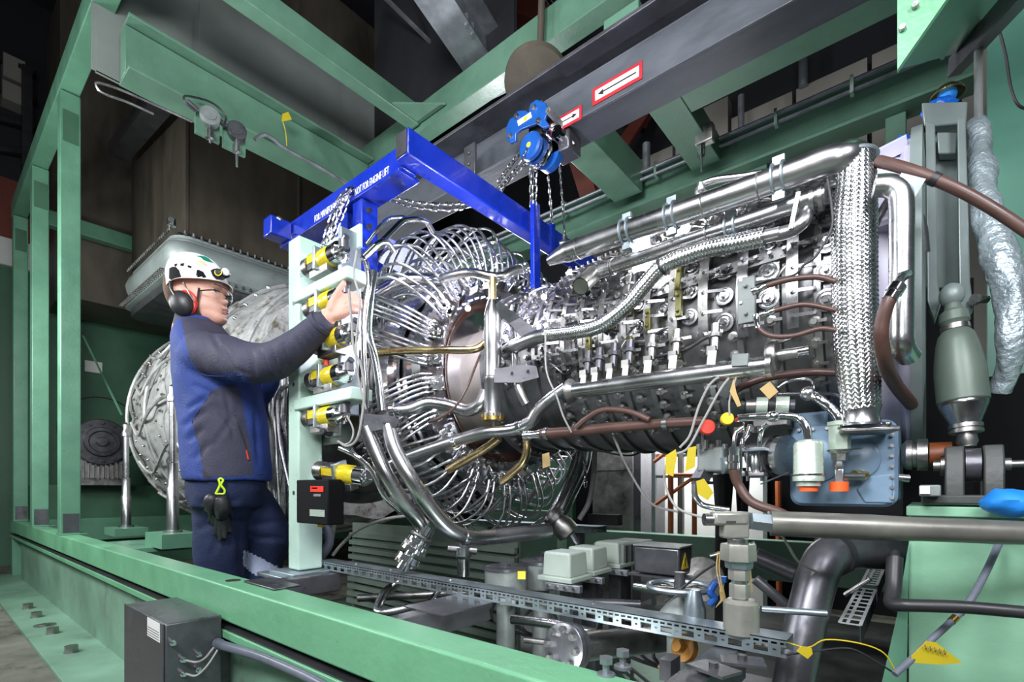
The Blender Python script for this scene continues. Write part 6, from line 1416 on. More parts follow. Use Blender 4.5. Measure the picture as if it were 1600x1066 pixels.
# duct work and sheets lining the pit
solo(MB().box((-2.9, 3.25, 0), (-2.1, 3.3, 1.05)), 'pit_partition', 'dull green sheet low behind the burner ring', 'panel', M['green_wall'])
for i in range(7):
    pass
lw = MB()
for i in range(10): lw.box((-2.6, 1.62+i*.002, .16+i*.042), (-1.35, 1.65+i*.002, .185+i*.042))
lw.box((-2.6, 1.66, .1), (-1.35, 1.68, .62)); solo(lw, 'louvre_panel', 'dark horizontal louvre panel under the burner ring', 'panel', M['strut'])
solo(MB().box((-2.7, 2.9, 0.02), (-2.0, 3.02, .66)), 'green_girder', 'dull green girder behind the slanting bright pipe', 'girder', M['green_web'])
cb_ = thing('steel_cabinet', 'tall dark steel cabinet standing behind the engine', 'cabinet', (-2.3, 3.4, 0))
a, b = at(925, 812, y=3.3), at(1003, 672, y=3.3); build(MB().box((a.x, 3.3, 0), (b.x-.06, 3.7, 1.25)), 'body', M['dsteel'], cb_, bevel=.01); build(MB().box((b.x-.055, 3.28, 0), (b.x, 3.7, 1.3)), 'edge_post', M['gun'], cb_)
build(MB().box((a.x+.02, 3.292, .95), (b.x-.08, 3.299, .955)), 'seam', M['black'], cb_)
# red scaffold rails and green bars seen in the bright bay
sc_ = thing('scaffold_frame', 'red tube scaffold standing in the bright bay beneath the engine', 'scaffold', at(1060, 800, d=3.4))
for (p, q, w) in (((1022, 722), (1085, 672), 6), ((1048, 700), (1048, 960), 9), ((1022, 790), (1100, 735), 6), ((1048, 742), (1085, 742), 5), ((1085, 745), (1085, 960), 8), ((1216, 752), (1218, 960), 9)):
    build(MB().cyl(at(*p, d=3.4), at(*q, d=3.4), w/2/FPX*3.4, n=10), 'tube', M['orangeflex'], sc_)
sf = thing('bay_shelf', 'grey-green open shelf frame in the bright bay beneath the engine', 'shelf', at(1080, 800, d=3.2))
for (p, q, w) in (((1020, 712), (1200, 712), 4), ((1020, 745), (1200, 745), 4), ((1064, 690), (1064, 950), 8), ((1196, 700), (1196, 950), 6), ((1022, 700), (1022, 950), 6)):
    build(MB().bar(at(*p, d=3.45), at(*q, d=3.45), w/FPX*3.45, w/FPX*3.45), 'bar', M['framegrey'], sf)
for (px, w, lb) in ((1130, 26, 'dark upright stack of shapes behind the pump'), (1160, 18, 'narrow dark upright behind the relief valve')):
    a, b = at(px, 800, d=2.9), at(px, 742, d=2.9); solo(MB().lathe((a.x, a.y, 0), (0,0,1), [(0, w/2/FPX*2.9), (a.z, w/2.2/FPX*2.9), (b.z, w/1.6/FPX*2.9), (b.z+.04, w/3/FPX*2.9)], 12), 'storage_drum', lb, 'drum', M['black'])
# underside clutter of dark plates and pipes in the pit
r_ = random.Random(11)
LB = ['grey', 'dark', 'dull', 'scuffed']
items = [((560, 935), (760, 925), 12, 1.9, 'dull pipe crossing the bottom of the pit near the rack'), ((780, 935), (1000, 945), 14, 1.7, 'dull pipe lying behind the long cable tray'), ((820, 1000), (870, 1006), 10, 1.3, 'short dull pipe ending at the blank flange'),
         ((1180, 905), (1240, 955), 16, 1.25, 'dark pipe dropping behind the tee fitting'), ((1320, 930), (1360, 905), 7, 1.2, 'grey rod beside the short bright tray'), ((1110, 870), (1180, 850), 8, 1.6, 'grey pipe past the warning triangle box'), ((1180, 870), (1240, 895), 30, 1.5, 'fat dark pipe behind the tee fitting')]
for (p, q, w, d, lb) in items: pipe('pit_pipe', lb, 'pipe', [(p[0], p[1], d), (q[0], q[1], d*.97)], w, 'gun' if w > 12 else 'dsteel', smooth=False)
solo(MB().box((-1.15, 1.25, .05), (-.55, 1.9, .12)), 'drip_pan', 'dull sheet metal drip pan on the floor of the pit', 'pan', M['green_web'])
solo(MB().box((-.52, 1.15, .0), (-.1, 1.5, .30)), 'oil_tank', 'low dark tank in the pit behind the tee fitting', 'tank', M['gun'], bevel=.01)
cbm = MB()
for i in range(14):
    x = -1.3+i*.06; cbm.tube(spline([V(x, 1.5+r_.uniform(-.1, .1), .42), V(x+r_.uniform(-.05, .05), 1.45, .3), V(x+.1+r_.uniform(-.1, .1), 1.6, .2), V(x+.25, 1.5, .14)], 5), .006, 6)
o = build(cbm, 'tangled_cables', M['rubber']); tag(o, 'tangle of black cables under the actuator boxes', 'cables'); o['kind'] = 'stuff'
# ================================================================ junction cabinet at the near corner
jb = thing('junction_cabinet', 'brushed dark steel junction cabinet hanging on the base frame at the bottom', 'cabinet', (-2.2, .5, 0))
# corner nearest the camera sits under the ledge; faces: x = const side and y = const front
y_f = .44; A = at(194, 943, y=y_f); Bq = at(255, 975, y=y_f); Cq = at(330, 968, x=Bq.x)
zt = at(255, 976, y=y_f).z
build(MB().box((A.x, y_f, .03), (Bq.x-.006, y_f+.004, zt)), 'door', M['gun'], jb, bevel=.001)
build(MB().box((A.x, y_f+.005, .03), (Bq.x-.002, .588, zt-.002)), 'case', M['dsteel2'] if 'dsteel2' in M else M['gun'], jb, bevel=.004)
q = at(240, 985, y=y_f-.002); q0, q1 = at(230, 993, y=y_f-.002), at(249, 975, y=y_f-.002)
build(MB().box((q0.x, y_f-.002, q0.z), (q1.x, y_f-.0005, q1.z)), 'paper_label', M['paper'], jb)
pl_ = MB()
for k in range(4): pl_.box((q0.x+.004, y_f-.0025, q0.z+.005+k*.007), (q1.x-.004, y_f-.002, q0.z+.0065+k*.007))
build(pl_, 'label_print', M['ink'], jb)
X_ = Bq.x-.002
for (px, py) in ((284, 1030), (308, 1022), (284, 1052), (308, 1046), (268, 1004)):
    c = at(px, py, x=X_); build(MB().cyl(c, c+V(.012, 0, 0), .008, n=8).cyl(c+V(.012, 0, 0), c+V(.024, .0, 0), .005, n=8), 'cable_gland', M['chrome'], jb)
for (p0, p1) in (((290, 1032), (334, 1012)), ((290, 1053), (340, 1016))):
    a, b = at(*p0, x=X_+.02), at(*p1, x=X_+.03); build(MB().tube(spline([a, a+V(.02, .02, -.006), (a+b)/2+V(.01, .01, -.012), b], 6), .003, 6), 'grey_lead', M['cable'], jb)
c0 = [(334, 1004, 1.62), (350, 1012, 1.58), (390, 1022, 1.5), (440, 1042, 1.38), (500, 1070, 1.25), (560, 1110, 1.1)]
P0 = inplane([(335, 1004), (352, 1010), (400, 1024), (450, 1044), (500, 1068), (560, 1105)], .575)
pipe('armoured_conduit', 'thick grey plastic conduit leaving the junction cabinet', 'conduit', P0, 15, 'grayhose', n=16, bands=(.12,), bmat='grayhose')

build(MB().box((A.x+.05, .5885, .12), (Bq.x-.05, .6285, .34)), 'wall_bracket', M['gun'], jb)
# ================================================================ the worker
MS = {
 'skin': mat('skin', (0.62, 0.33, 0.25), .5, 0, .10, 26, .10, 120, rvar=.05),
 'jblue': mat('blue_jacket_cloth', (0.018, 0.042, 0.20), .75, 0, .15, 12, .25, 160),
 'jdark': mat('slate_jacket_cloth', (0.034, 0.034, 0.062), .75, 0, .12, 12, .25, 160),
 'navy': mat('navy_trouser_cloth', (0.006, 0.014, 0.055), .8, 0, .18, 10, .25, 140),
 'palecloth': mat('pale_blue_patch_cloth', (0.40, 0.46, 0.62), .8, 0, .2, 10, .2, 120),
 'helmet': mat('white_helmet_shell', (0.86, 0.86, 0.84), .25, 0, .03, 8, coat=.4),
 'helmgreen': mat('green_sticker', (0.01, 0.22, 0.14), .4),
 'gold': mat('gold_sticker', (0.62, 0.55, 0.34), .4),
 'hair': mat('short_brown_hair', (0.12, 0.07, 0.045), .8, 0, .3, 60, .5, 300),
 'lip': mat('lip', (0.50, 0.18, 0.16), .45, 0, .05),
 'eye': mat('eye_white', (0.75, 0.72, 0.70), .15, 0, .02),
 'iris': mat('dark_iris', (0.05, 0.035, 0.03), .2, 0, .02),
 'lime': mat('lime_clip_plastic', (0.60, 0.85, 0.02), .4, emit=0),
 'lens': mat('clear_lens', (0.95, 0.97, 0.97), .02, 0, 0, tr=1, rvar=0),
}
MS['lens'].node_tree.nodes['Principled BSDF'].inputs['IOR'].default_value = 1.08
D0 = 2.02; PXM = FPX/D0
Fv, Rv = V(FX, FY, 0), V(FY, -FX, 0)        # away from the camera, and the way the worker faces
def fuse(mb, voxel, it=2, fac=.5, name='tmp'):
    me = bpy.data.meshes.new(name); me.from_pydata([tuple(v) for v in mb.v], [], mb.f)
    o = bpy.data.objects.new(name, me); C.objects.link(o)
    r = o.modifiers.new('r', 'REMESH'); r.mode = 'VOXEL'; r.voxel_size = voxel
    if it: s = o.modifiers.new('s', 'SMOOTH'); s.factor = fac; s.iterations = it
    m2 = bpy.data.meshes.new_from_object(o.evaluated_get(bpy.context.evaluated_depsgraph_get()))
    out = MB(); out.v = [v.co.copy() for v in m2.vertices]; out.f = [list(p.vertices) for p in m2.polygons]
    out.uv = [None]*len(out.f); out.m = [0]*len(out.f)
    bpy.data.objects.remove(o); bpy.data.meshes.remove(me); bpy.data.meshes.remove(m2)
    return out
def px_of(p):
    q = V(p.x, p.y, p.z-H); d = q.dot(Fv); return 800+FPX*q.dot(Rv)/d, HOR-FPX*q.z/d
def slices(S, n=40, d0=D0, shape=None, mb=None):
    """S = [(py, front px, back px, half depth m)] -> closed loft"""
    vs = []; fs = []; mb = mb or MB()
    for (py, pf, pb, hw) in S:
        c = at((pf+pb)/2, py, d=d0); a = (pf-pb)/2/FPX*d0
        for i in range(n):
            t = 2*PI*i/n; f, s = a*math.cos(t), hw*math.sin(t)
            v = c+Rv*f+Fv*s
            if shape: v = shape(v, t, f, s, py, a, hw)
            vs.append(v)
    m = len(S)
    for i in range(m-1):
        for k in range(n): fs.append((i*n+k, i*n+(k+1) % n, (i+1)*n+(k+1) % n, (i+1)*n+k))
    fs.append(tuple(range(n-1, -1, -1))); fs.append(tuple(range((m-1)*n, m*n)))
    return mb.add(vs, fs)
def resample(S, k=4):
    out = []
    for i in range(len(S)-1):
        p0, p1, p2, p3 = S[max(i-1, 0)], S[i], S[i+1], S[min(i+2, len(S)-1)]
        for j in range(k):
            t = j/k; out.append(tuple(0.5*((2*b)+(-a+c)*t+(2*a-5*b+4*c-d)*t*t+(-a+3*b-3*c+d)*t**3) for a, b, c, d in zip(p0, p1, p2, p3)))
    out.append(S[-1]); return out
def limb(mb, pts, n=18):
    P = [at(a, b, d=c) for a, b, c, r in pts]; R = [r for *_, r in pts]
    S = spline(P, 6); rr = []
    for i in range(len(pts)-1):
        for k in range(6): t = k/6; t = t*t*(3-2*t); rr.append(R[i]*(1-t)+R[i+1]*t)
    rr.append(R[-1]); mb.tube(S, rr, n); mb.sphere(P[0], R[0]*.98, 14, 8); mb.sphere(P[-1], R[-1]*.98, 14, 8)
per = thing('person', 'worker in a white helmet, ear defenders and blue jacket reaching to the valve rack', 'person', V(*at(350, 900, d=D0).xy, 0))
# ---- body: head, neck, trunk, arms, hands and legs in one skin
HS = [(410, 318, 296, .025), (414, 330, 286, .048), (422, 341, 276, .066), (432, 347.5, 271, .074), (442, 350.5, 268, .077), (450, 351.5, 267, .077), (455, 350.0, 267, .076), (460, 347.5, 268, .075),
      (466, 348.5, 270, .073), (472, 349.8, 273, .071), (478, 350.5, 277, .069), (482, 351.5, 280, .067), (487, 351.0, 283, .064), (491, 350.4, 286, .060), (496, 352.0, 291, .054), (501, 352.5, 298, .046), (506, 349.5, 306, .034), (509, 343, 312, .020)]
def g(x, s): return math.exp(-(x/s)**2)
def face(v, t, f, s, py, a, hw):
    fr = max(0, math.cos(t))
    if fr > .1:
        # flatten the front of the face a little, then nose, lips, brow, sockets, cheeks, chin
        v = v+Rv*(a*.08*(fr**3)*(1-g(s, .02))-a*.03*fr)
        nose = (.020*g(py-472, 4.2)+.011*g(py-465, 5.5)+.006*g(py-476.5, 2.0))*g(s, .0105+.004*g(py-474, 4))
        lips = (.0055*g(py-484.2, 1.9)+.005*g(py-489.2, 1.8)-.002*g(py-486.6, .9))*g(s, .021)
        brow = .004*g(py-452.5, 3)*g(abs(s)-.022, .026)
        sock = -.0085*g(py-459.5, 4.2)*g(abs(s)-.031, .015)
        cheek = .005*g(py-470, 8)*g(abs(s)-.045, .018)
        chin = .004*g(py-500, 4)*g(s, .022)
        v = v+Rv*(nose+lips+brow+sock+cheek+chin)*fr**.4
    return v
bm_ = MB(); slices(resample(HS, 5), 96, D0, face, bm_)
limb(bm_, [(306, 478, D0, .055), (300, 500, D0, .060), (296, 530, D0, .064), (300, 560, D0, .075)])
limb(bm_, [(328, 560, D0, .12), (335, 640, D0, .12), (352, 725, D0, .11)])
for s_ in (-1, 1): limb(bm_, [(312, 545, D0, .065), (322, 560, D0+.10*s_, .055)])
# right arm and hand (toward the camera)
limb(bm_, [(325, 562, D0-.10, .05), (420, 568, 1.78, .044), (470, 538, 1.705, .036), (506, 503, 1.662, .027), (514, 495, 1.658, .026)])
HD = 1.655
KN = [(547, 459.5), (550.5, 467.5), (552.5, 476), (551, 484.5)]
for i, (kx, ky) in enumerate(KN):
    w0 = (512+i*1.2, 490+i*2.2)
    limb(bm_, [(w0[0], w0[1], HD, .0165), ((w0[0]+kx)/2, (w0[1]+ky)/2+.5, HD-.002, .0165), (kx-2, ky, HD, .0115)], 12)
    ln = (1, 1.08, 1.0, .82)[i]; r = (.0092, .0094, .009, .008)[i]
    limb(bm_, [(kx-1, ky, HD, .0108), (kx+7*ln, ky+1.5, HD+.012, r), (kx+11*ln, ky+2.5, HD+.034, r*.98), (kx+7*ln, ky+3.5, HD+.056*ln, r*.93), (kx-1, ky+3.5, HD+.064*ln, r*.85)], 12)
limb(bm_, [(517, 484, HD-.006, .017), (522, 471, HD-.008, .0155), (528, 459, HD-.014, .0128), (532.5, 450, HD-.016, .0115), (540, 439.5, HD-.014, .0098)], 12)
limb(bm_, [(518, 474, HD, .014), (535, 468, HD, .014)], 12)
# left arm and hand, mostly behind the right one
limb(bm_, [(325, 562, D0+.10, .05), (392, 625, D0+.16, .043), (420, 592, D0+.10, .034), (430, 570, D0+.06, .026)])
for i in range(4): limb(bm_, [(430, 570, D0+.06, .02), (437+i*1.5, 558+i*3, D0+.03, .012), (442+i*1.5, 554+i*4, D0+.04, .009), (444+i*1.5, 558+i*4, D0+.06, .008)], 10)
limb(bm_, [(430, 567, D0+.05, .015), (432, 554, D0+.03, .010), (437, 548, D0+.03, .009)], 10)
# legs and feet
LEGN = [(354, 768, D0+.01, .06), (348, 850, D0+.02, .06), (340, 930, D0, .058), (338, 1000, D0, .052), (338, 1062, D0, .042)]
LEGF = [(362, 768, D0+.07, .06), (396, 802, D0+.14, .066), (418, 838, D0+.18, .058), (412, 910, D0+.2, .052), (400, 985, D0+.2, .042)]
limb(bm_, LEGN); limb(bm_, LEGF)
bm2 = fuse(bm_, .0042, 2, .45)
body = build(bm2, 'body', MS['skin'], per, ang=180)
# ---- eye, brow, lips, hair
for s_ in (-1, 1):
    e = at(340.0, 459.6, d=D0)+Fv*.031*s_; build(MB().sphere(e, .0122, 16, 10), 'eye', MS['eye'], per)
    d_ = (Rv*.98+Fv*.12*s_+V(0,0,.05)).normalized(); build(MB().lathe(e, d_, [(.0105, .0058), (.0121, .0045), (.0127, 0)], 14, cap=False), 'iris', MS['iris'], per)
    build(MB().tube(spline([at(347.5, 452.2, d=D0)+Fv*.010*s_+Rv*.003, at(347.2, 450.6, d=D0)+Fv*.024*s_+Rv*.004, at(343.5, 451.3, d=D0)+Fv*.042*s_+Rv*.002], 5), .0022, 6), 'eyebrow', MS['hair'], per)
    build(MB().tube(spline([at(346, 457.3, d=D0)+Fv*.020*s_, at(345.5, 455.6, d=D0)+Fv*.031*s_+Rv*.002, at(342.0, 457.8, d=D0)+Fv*.043*s_], 5), .0018, 6), 'eyelid', MS['skin'], per)
hr = MB(); slices(resample([(438, 300, 266, .074), (450, 296, 264.5, .0775), (462, 294, 265.5, .0765), (474, 292, 269.5, .072), (484, 290, 275, .064), (490, 288, 281, .05)], 3), 40, D0, None, hr); build(hr, 'hair', MS['hair'], per, ang=60)
for (py, w_, r_) in ((484.6, .019, .0030), (489.0, .017, .0034)):
    build(MB().tube(spline([at(350.6, py+.6, d=D0)-Fv*w_+Rv*.001, at(354.2, py-.1, d=D0)-Fv*w_*.5, at(354.9, py+.2, d=D0), at(354.2, py-.1, d=D0)+Fv*w_*.5, at(350.6, py+.6, d=D0)+Fv*w_+Rv*.001], 5), [r_*(.35+.65*math.sin(PI*i/20)) for i in range(21)], 8), 'lip', MS['lip'], per)
# ---- jacket
TS = [(500, 338, 288, .080), (508, 343, 287, .095), (518, 352, 286, .125), (532, 367, 284, .158), (548, 379, 284, .178), (575, 391, 284, .182), (610, 401, 284, .172), (650, 410, 288, .165), (690, 414, 291, .165), (725, 417, 294, .168), (748, 418, 296, .168), (752, 416, 298, .163)]
jm = MB(); slices(resample(TS, 4), 48, D0, None, jm)
limb(jm, [(316, 554, D0-.125, .086), (350, 558, 1.855, .082), (395, 567, 1.80, .073), (425, 564, 1.765, .067), (455, 547, 1.715, .058), (485, 522, 1.68, .048), (503, 505.5, 1.662, .041)], 24)
limb(jm, [(318, 560, D0+.16, .092), (360, 600, D0+.17, .08), (390, 620, D0+.16, .070), (411, 602, D0+.12, .058), (423, 583, D0+.08, .044)], 24)
jf_ = fuse(jm, .0075, 4, .5)
# cloth folds, pushed along the surface normal
def norms(mb):
    N_ = [V(0,0,0) for _ in mb.v]
    for f in mb.f:
        a, b, c = mb.v[f[0]], mb.v[f[1]], mb.v[f[2]]; n_ = (b-a).cross(c-a)
        for i in f: N_[i] += n_
    return [n_.normalized() if n_.length else V(0,0,1) for n_ in N_]
def crease(p, px, py, x0, y0, x1, y1, w, dep):
    dx, dy = x1-x0, y1-y0; L2 = dx*dx+dy*dy; t = max(0, min(1, ((px-x0)*dx+(py-y0)*dy)/L2))
    q = math.hypot(px-x0-dx*t, py-y0-dy*t); k = math.sin(PI*min(1, max(0, t)))**.5 if 0 < t < 1 else 0
    return dep*(g(q, w)-.5*g(q, w*2.2))*k
CR = [(405, 545, 425, 592, 4, -.012), (422, 540, 436, 588, 4, -.011), (392, 548, 400, 596, 4, -.008), (440, 535, 452, 575, 4, -.009), (345, 540, 380, 596, 5, -.009), (330, 520, 352, 560, 5, -.008),
      (460, 525, 474, 555, 3.5, -.007), (300, 600, 345, 622, 5, -.011), (292, 640, 330, 618, 5, -.012), (285, 668, 322, 640, 6, -.012), (290, 690, 320, 668, 6, -.010), (300, 720, 330, 690, 6, -.008),
      (338, 632, 362, 668, 5, -.009), (352, 610, 366, 690, 5, -.008), (330, 700, 372, 640, 5, -.007), (398, 640, 404, 730, 5, -.008), (380, 610, 405, 628, 5, -.009), (330, 596, 400, 604, 4, -.012), (310, 735, 330, 752, 4, -.006), (365, 575, 395, 586, 4, -.006), (478, 510, 490, 532, 3, -.006)]
def drape(mb, cr, amp=.004):
    N_ = norms(mb); out = []
    for p, n_ in zip(mb.v, N_):
        px, py = px_of(p); q = 0
        if n_.dot(Fv) < .6:
            for c in cr: q += crease(p, px, py, *c)
        q += amp*noise.noise(V(p.x*7, p.y*7, p.z*11))+amp*.5*noise.noise(p*19)
        out.append(p+n_*q)
    mb.v = out; return mb
drape(jf_, CR)
def inpoly(x, y, P):
    c = False
    for i in range(len(P)):
        (x1, y1), (x2, y2) = P[i], P[i-1]
        if (y1 > y) != (y2 > y) and x < (x2-x1)*(y-y1)/(y2-y1)+x1: c = not c
    return c
SIDE = [(330, 612), (358, 600), (372, 606), (380, 640), (392, 700), (396, 742), (318, 748), (313, 700), (300, 662)]
YOKE = [(282, 495), (345, 500), (372, 530), (400, 520), (520, 470), (530, 560), (450, 592), (395, 602), (380, 584), (312, 582), (296, 560), (289, 530)]
for i, f in enumerate(jf_.f):
    c = sum((jf_.v[k] for k in f), V(0,0,0))/len(f); px, py = px_of(c)
    near = (c-at(350, 560, d=D0)).dot(Fv) < .02
    if near and (inpoly(px, py, SIDE) or inpoly(px, py, YOKE)): jf_.m[i] = 1
jk = build(jf_, 'jacket', [MS['jblue'], MS['jdark']], per, ang=180)
# collar, cuffs, zip, hem
build(MB().tube([at(470+35*0+0, 0, d=1)]*2, .001) if False else MB().lathe(at(500, 508, d=1.665), (at(508, 500, d=1.658)-at(500, 508, d=1.665)), [(-.004, .043), (.0, .0455), (.012, .0445), (.013, .034)], 28, cap=False), 'cuff', MS['jdark'], jk)
cm = MB(); slices([(496, 334, 284, .083), (497, 338, 281, .088), (512, 345, 279, .10), (516, 344, 280, .098)], 40, D0, lambda v, t, f, s, py, a, hw: v-V(0,0,.030*max(0, math.cos(t))*(1 if py < 505 else .6)), cm)
build(cm, 'collar', MS['jdark'], jk, ang=60)
def onside(px, py, lift=.003):
    """point on the camera side of the jacket"""
    best = at(px, py, d=D0-.19)
    return best
from mathutils.bvhtree import BVHTree
bj = BVHTree.FromPolygons([tuple(v) for v in jf_.v], jf_.f)
def hit(bvh, px, py, lift=.002):
    o_ = V(0, 0, H); d_ = (at(px, py, d=1)-o_).normalized(); h = bvh.ray_cast(o_, d_)
    return h[0]-d_*lift if h[0] is not None else at(px, py, d=D0)
build(MB().tube(spline([hit(bj, a, b, .001) for a, b in ((367, 648), (374, 668), (382, 690), (387, 712))], 5), .0022, 6), 'pocket_zip', M['black'], jk)
build(MB().tube([hit(bj, a, b, .004) for a, b in ((385, 704), (386.5, 711), (388, 718))], .0028, 8), 'red_zip_pull', M['red'], jk)
for pts in (((283, 528), (292, 556), (312, 583), (345, 588), (380, 586)), ((330, 612), (312, 640), (300, 662), (312, 700), (318, 748)), ((372, 606), (382, 640), (392, 700), (396, 742)), ((286, 742), (320, 745), (360, 744), (400, 742), (415, 740))):
    build(MB().tube(spline([hit(bj, a, b, .0002) for a, b in pts], 8), .0013, 5), 'seam', MS['jdark'], jk)
# ---- trousers
tm = MB(); limb(tm, [(348, 752, D0, .135), (350, 775, D0, .13)]); slices(resample([(738, 410, 302, .148), (755, 410, 303, .15), (775, 406, 305, .148), (792, 400, 307, .14)], 3), 40, D0, None, tm)
limb(tm, [(344, 770, D0, .100), (344, 810, D0+.01, .098), (344, 860, D0+.02, .095), (342, 930, D0+.03, .086), (340, 1010, D0+.03, .08), (339, 1052, D0+.03, .075)], 28)
limb(tm, [(368, 772, D0+.07, .105), (398, 800, D0+.13, .098), (420, 838, D0+.17, .090), (410, 890, D0+.19, .082), (402, 990, D0+.19, .072)], 28)
tf_ = fuse(tm, .009, 4, .5)
drape(tf_, [(310, 790, 340, 775, 6, -.008), (305, 830, 335, 815, 7, -.008), (345, 790, 378, 778, 6, -.008), (390, 800, 430, 790, 5, -.009), (388, 820, 440, 815, 5, -.009), (395, 840, 448, 842, 5, -.009), (330, 870, 350, 820, 6, -.008), (372, 800, 376, 880, 6, -.010)], .005)
for i, f in enumerate(tf_.f):
    c = sum((tf_.v[k] for k in f), V(0,0,0))/len(f); px, py = px_of(c)
    if inpoly(px, py, [(380, 860), (400, 868), (440, 890), (440, 900), (400, 900), (380, 884)]): tf_.m[i] = 1
tz = build(tf_, 'trousers', [MS['navy'], MS['palecloth']], per, ang=180)
for (pts, sc_) in (([(338, 1060, D0, .05), (349, 1066, D0, .046), (370, 1072, D0, .034)], 1), ([(402, 985, D0+.2, .046), (415, 996, D0+.2, .044), (436, 1004, D0+.2, .034)], 1)):
    sm_ = MB(); limb(sm_, pts, 14); build(fuse(sm_, .008, 3), 'shoe', M['black'], per, ang=180)
# ---- helmet and what is fixed on it
he = thing('safety_helmet', 'white vented safety helmet with a headlamp, worn by the worker', 'helmet', at(305, 440, d=D0))
HH = resample([(399.3, 309, 296, .008), (400.5, 318, 287, .035), (403.5, 327, 280, .056), (409, 335, 274, .076), (417, 342, 269, .090), (427, 347.5, 266, .099), (437, 351.5, 265, .103), (444, 355, 265, .105), (447, 359, 265, .106)], 4)
def rim(v, t, f, s, py, a, hw):
    k = max(0, (py-437)/10)**1.5; side = abs(math.sin(t))**2; back = max(0, -math.cos(t)); frn = max(0, math.cos(t))
    return v-V(0, 0, k*(.012*side+.045*back*back-.003*frn))-Rv*(k*.014*side*frn*0)
hm = MB(); slices(HH, 72, D0, rim, hm); hm.f.pop(); hm.uv.pop(); hm.m.pop()
sh_ = build(hm, 'shell', MS['helmet'], he, ang=180); so = sh_.modifiers.new('thick', 'SOLIDIFY'); so.thickness = .003; so.offset = 1
bh_ = BVHTree.FromPolygons([tuple(v) for v in hm.v], hm.f)
def decal(poly, m, nm, lift=.0012, par=he, bvh=bh_, sub=3, x0=240, y0=390, k=8.88):
    P = [(x0+a/k, y0+b/k) for a, b in poly]; n = len(P); cx_, cy_ = sum(p[0] for p in P)/n, sum(p[1] for p in P)/n
    R_ = []
    for i in range(n):
        a, b = P[i], P[(i+1) % n]
        for j in range(sub): R_.append((a[0]+(b[0]-a[0])*j/sub, a[1]+(b[1]-a[1])*j/sub))
    vs = [hit(bvh, cx_, cy_, lift)]; fs = []; N_ = len(R_)
    for ring in range(1, 4):
        for (a, b) in R_: vs.append(hit(bvh, cx_+(a-cx_)*ring/3, cy_+(b-cy_)*ring/3, lift))
    for i in range(N_):
        j = (i+1) % N_; fs.append((0, 1+i, 1+j))
        for ring in range(2): fs.append((1+ring*N_+i, 1+(ring+1)*N_+i, 1+(ring+1)*N_+j, 1+ring*N_+j))
    return build(MB().add(vs, fs), nm, m, par, ang=180)
for p_ in ([(215, 262), (255, 238), (310, 240), (355, 290), (385, 380), (290, 398), (240, 425), (212, 400)], [(285, 205), (330, 190), (322, 228), (292, 240)], [(375, 192), (428, 186), (415, 230), (370, 226)], [(475, 214), (532, 236), (512, 260), (470, 242)], [(600, 285), (625, 280), (690, 310), (735, 385), (580, 410)]):
    decal(p_, M['void'], 'vent')
decal([(580, 82), (700, 90), (760, 120), (838, 190), (770, 172), (700, 150), (650, 105)], MS['helmgreen'], 'green_sticker')
decal([(570, 165), (620, 145), (680, 150), (745, 215), (735, 240), (690, 215), (640, 175), (600, 175)], MS['gold'], 'badge', .0014)
decal([(585, 180), (600, 175), (690, 245), (680, 258)], MS['gold'], 'badge', .0014)
decal([(790, 290), (830, 270), (880, 262), (960, 280), (1010, 330), (1010, 400), (960, 425), (870, 410), (820, 365)], M['black'], 'lamp_mount', .004)
hl = thing('headlamp', 'black headlamp with a bright white lens clipped on the front of the helmet', 'headlamp', at(352, 427, d=D0))
c = at(351, 427.5, d=D0-.04); build(MB().sphere(c, .021, 18, 12, (1, 1, .85)), 'housing', M['black'], hl)
ld = (Rv*.60-Fv*.78+V(0,0,.0)).normalized(); build(MB().lathe(c+ld*.010, ld, [(0, .0135), (.010, .0145), (.0115, .012), (.0115, 0)], 24, cap=False), 'lens', M['white'], hl)
c2 = at(341, 425.5, d=D0-.082); build(MB().torus(c2, -Fv, .0125, .0022, 24, 6, ph=-.6, arc=4.2), 'yellow_trim', M['yellow'], hl); build(MB().lathe(c2, -Fv, [(-.008, .014), (.004, .010), (.005, 0)], 18, cap=False), 'dial', M['black'], hl)
# ear defenders
em = thing('ear_defenders', 'black ear defender cups with red cushions on the worker', 'ear defenders', at(288, 475, d=D0))
for s_ in (-1, 1):
    c = at(283 if s_ < 0 else 300, 474, d=D0+.098*s_); cu = MB().sphere((0,0,0), 1, 24, 14)
    cu.v = [c+Rv*(v.x*.045)+Fv*(v.y*.028)+V(0,0,v.z*.049)+Rv*(-.006*v.z) for v in cu.v]; build(cu, 'cup', M['black'], em)
    c3 = at(290.5 if s_ < 0 else 300, 474, d=D0+.080*s_); rg = MB().torus((0,0,0), (0,1,0), 1, .24, 30, 8); rg.v = [c3+Rv*(v.x*.036)+Fv*(v.y*.045)+V(0,0,v.z*.042) for v in rg.v]; build(rg, 'cushion', M['red'], em)
    build(MB().tube(spline([at(287, 441, d=D0+.108*s_), at(294, 456, d=D0+.112*s_), at(303, 470, d=D0+.10*s_)], 5), .003, 7), 'arm_wire', M['dsteel'], em)
    build(MB().tube(spline([at(266, 440, d=D0+.10*s_), at(268, 452, d=D0+.11*s_), at(274, 462, d=D0+.118*s_)], 5), .006, 8), 'arm', M['black'], em)
build(MB().tube(spline([at(311, 450, d=D0-.079), at(309.5, 462, d=D0-.077), at(308, 476, d=D0-.073), at(312, 492, d=D0-.062), at(328, 507, d=D0-.03), at(332, 509, d=D0+.02), at(316, 498, d=D0+.06), at(308, 462, d=D0+.079)], 5), .0042, 8), 'chin_strap', M['rubber'], he)
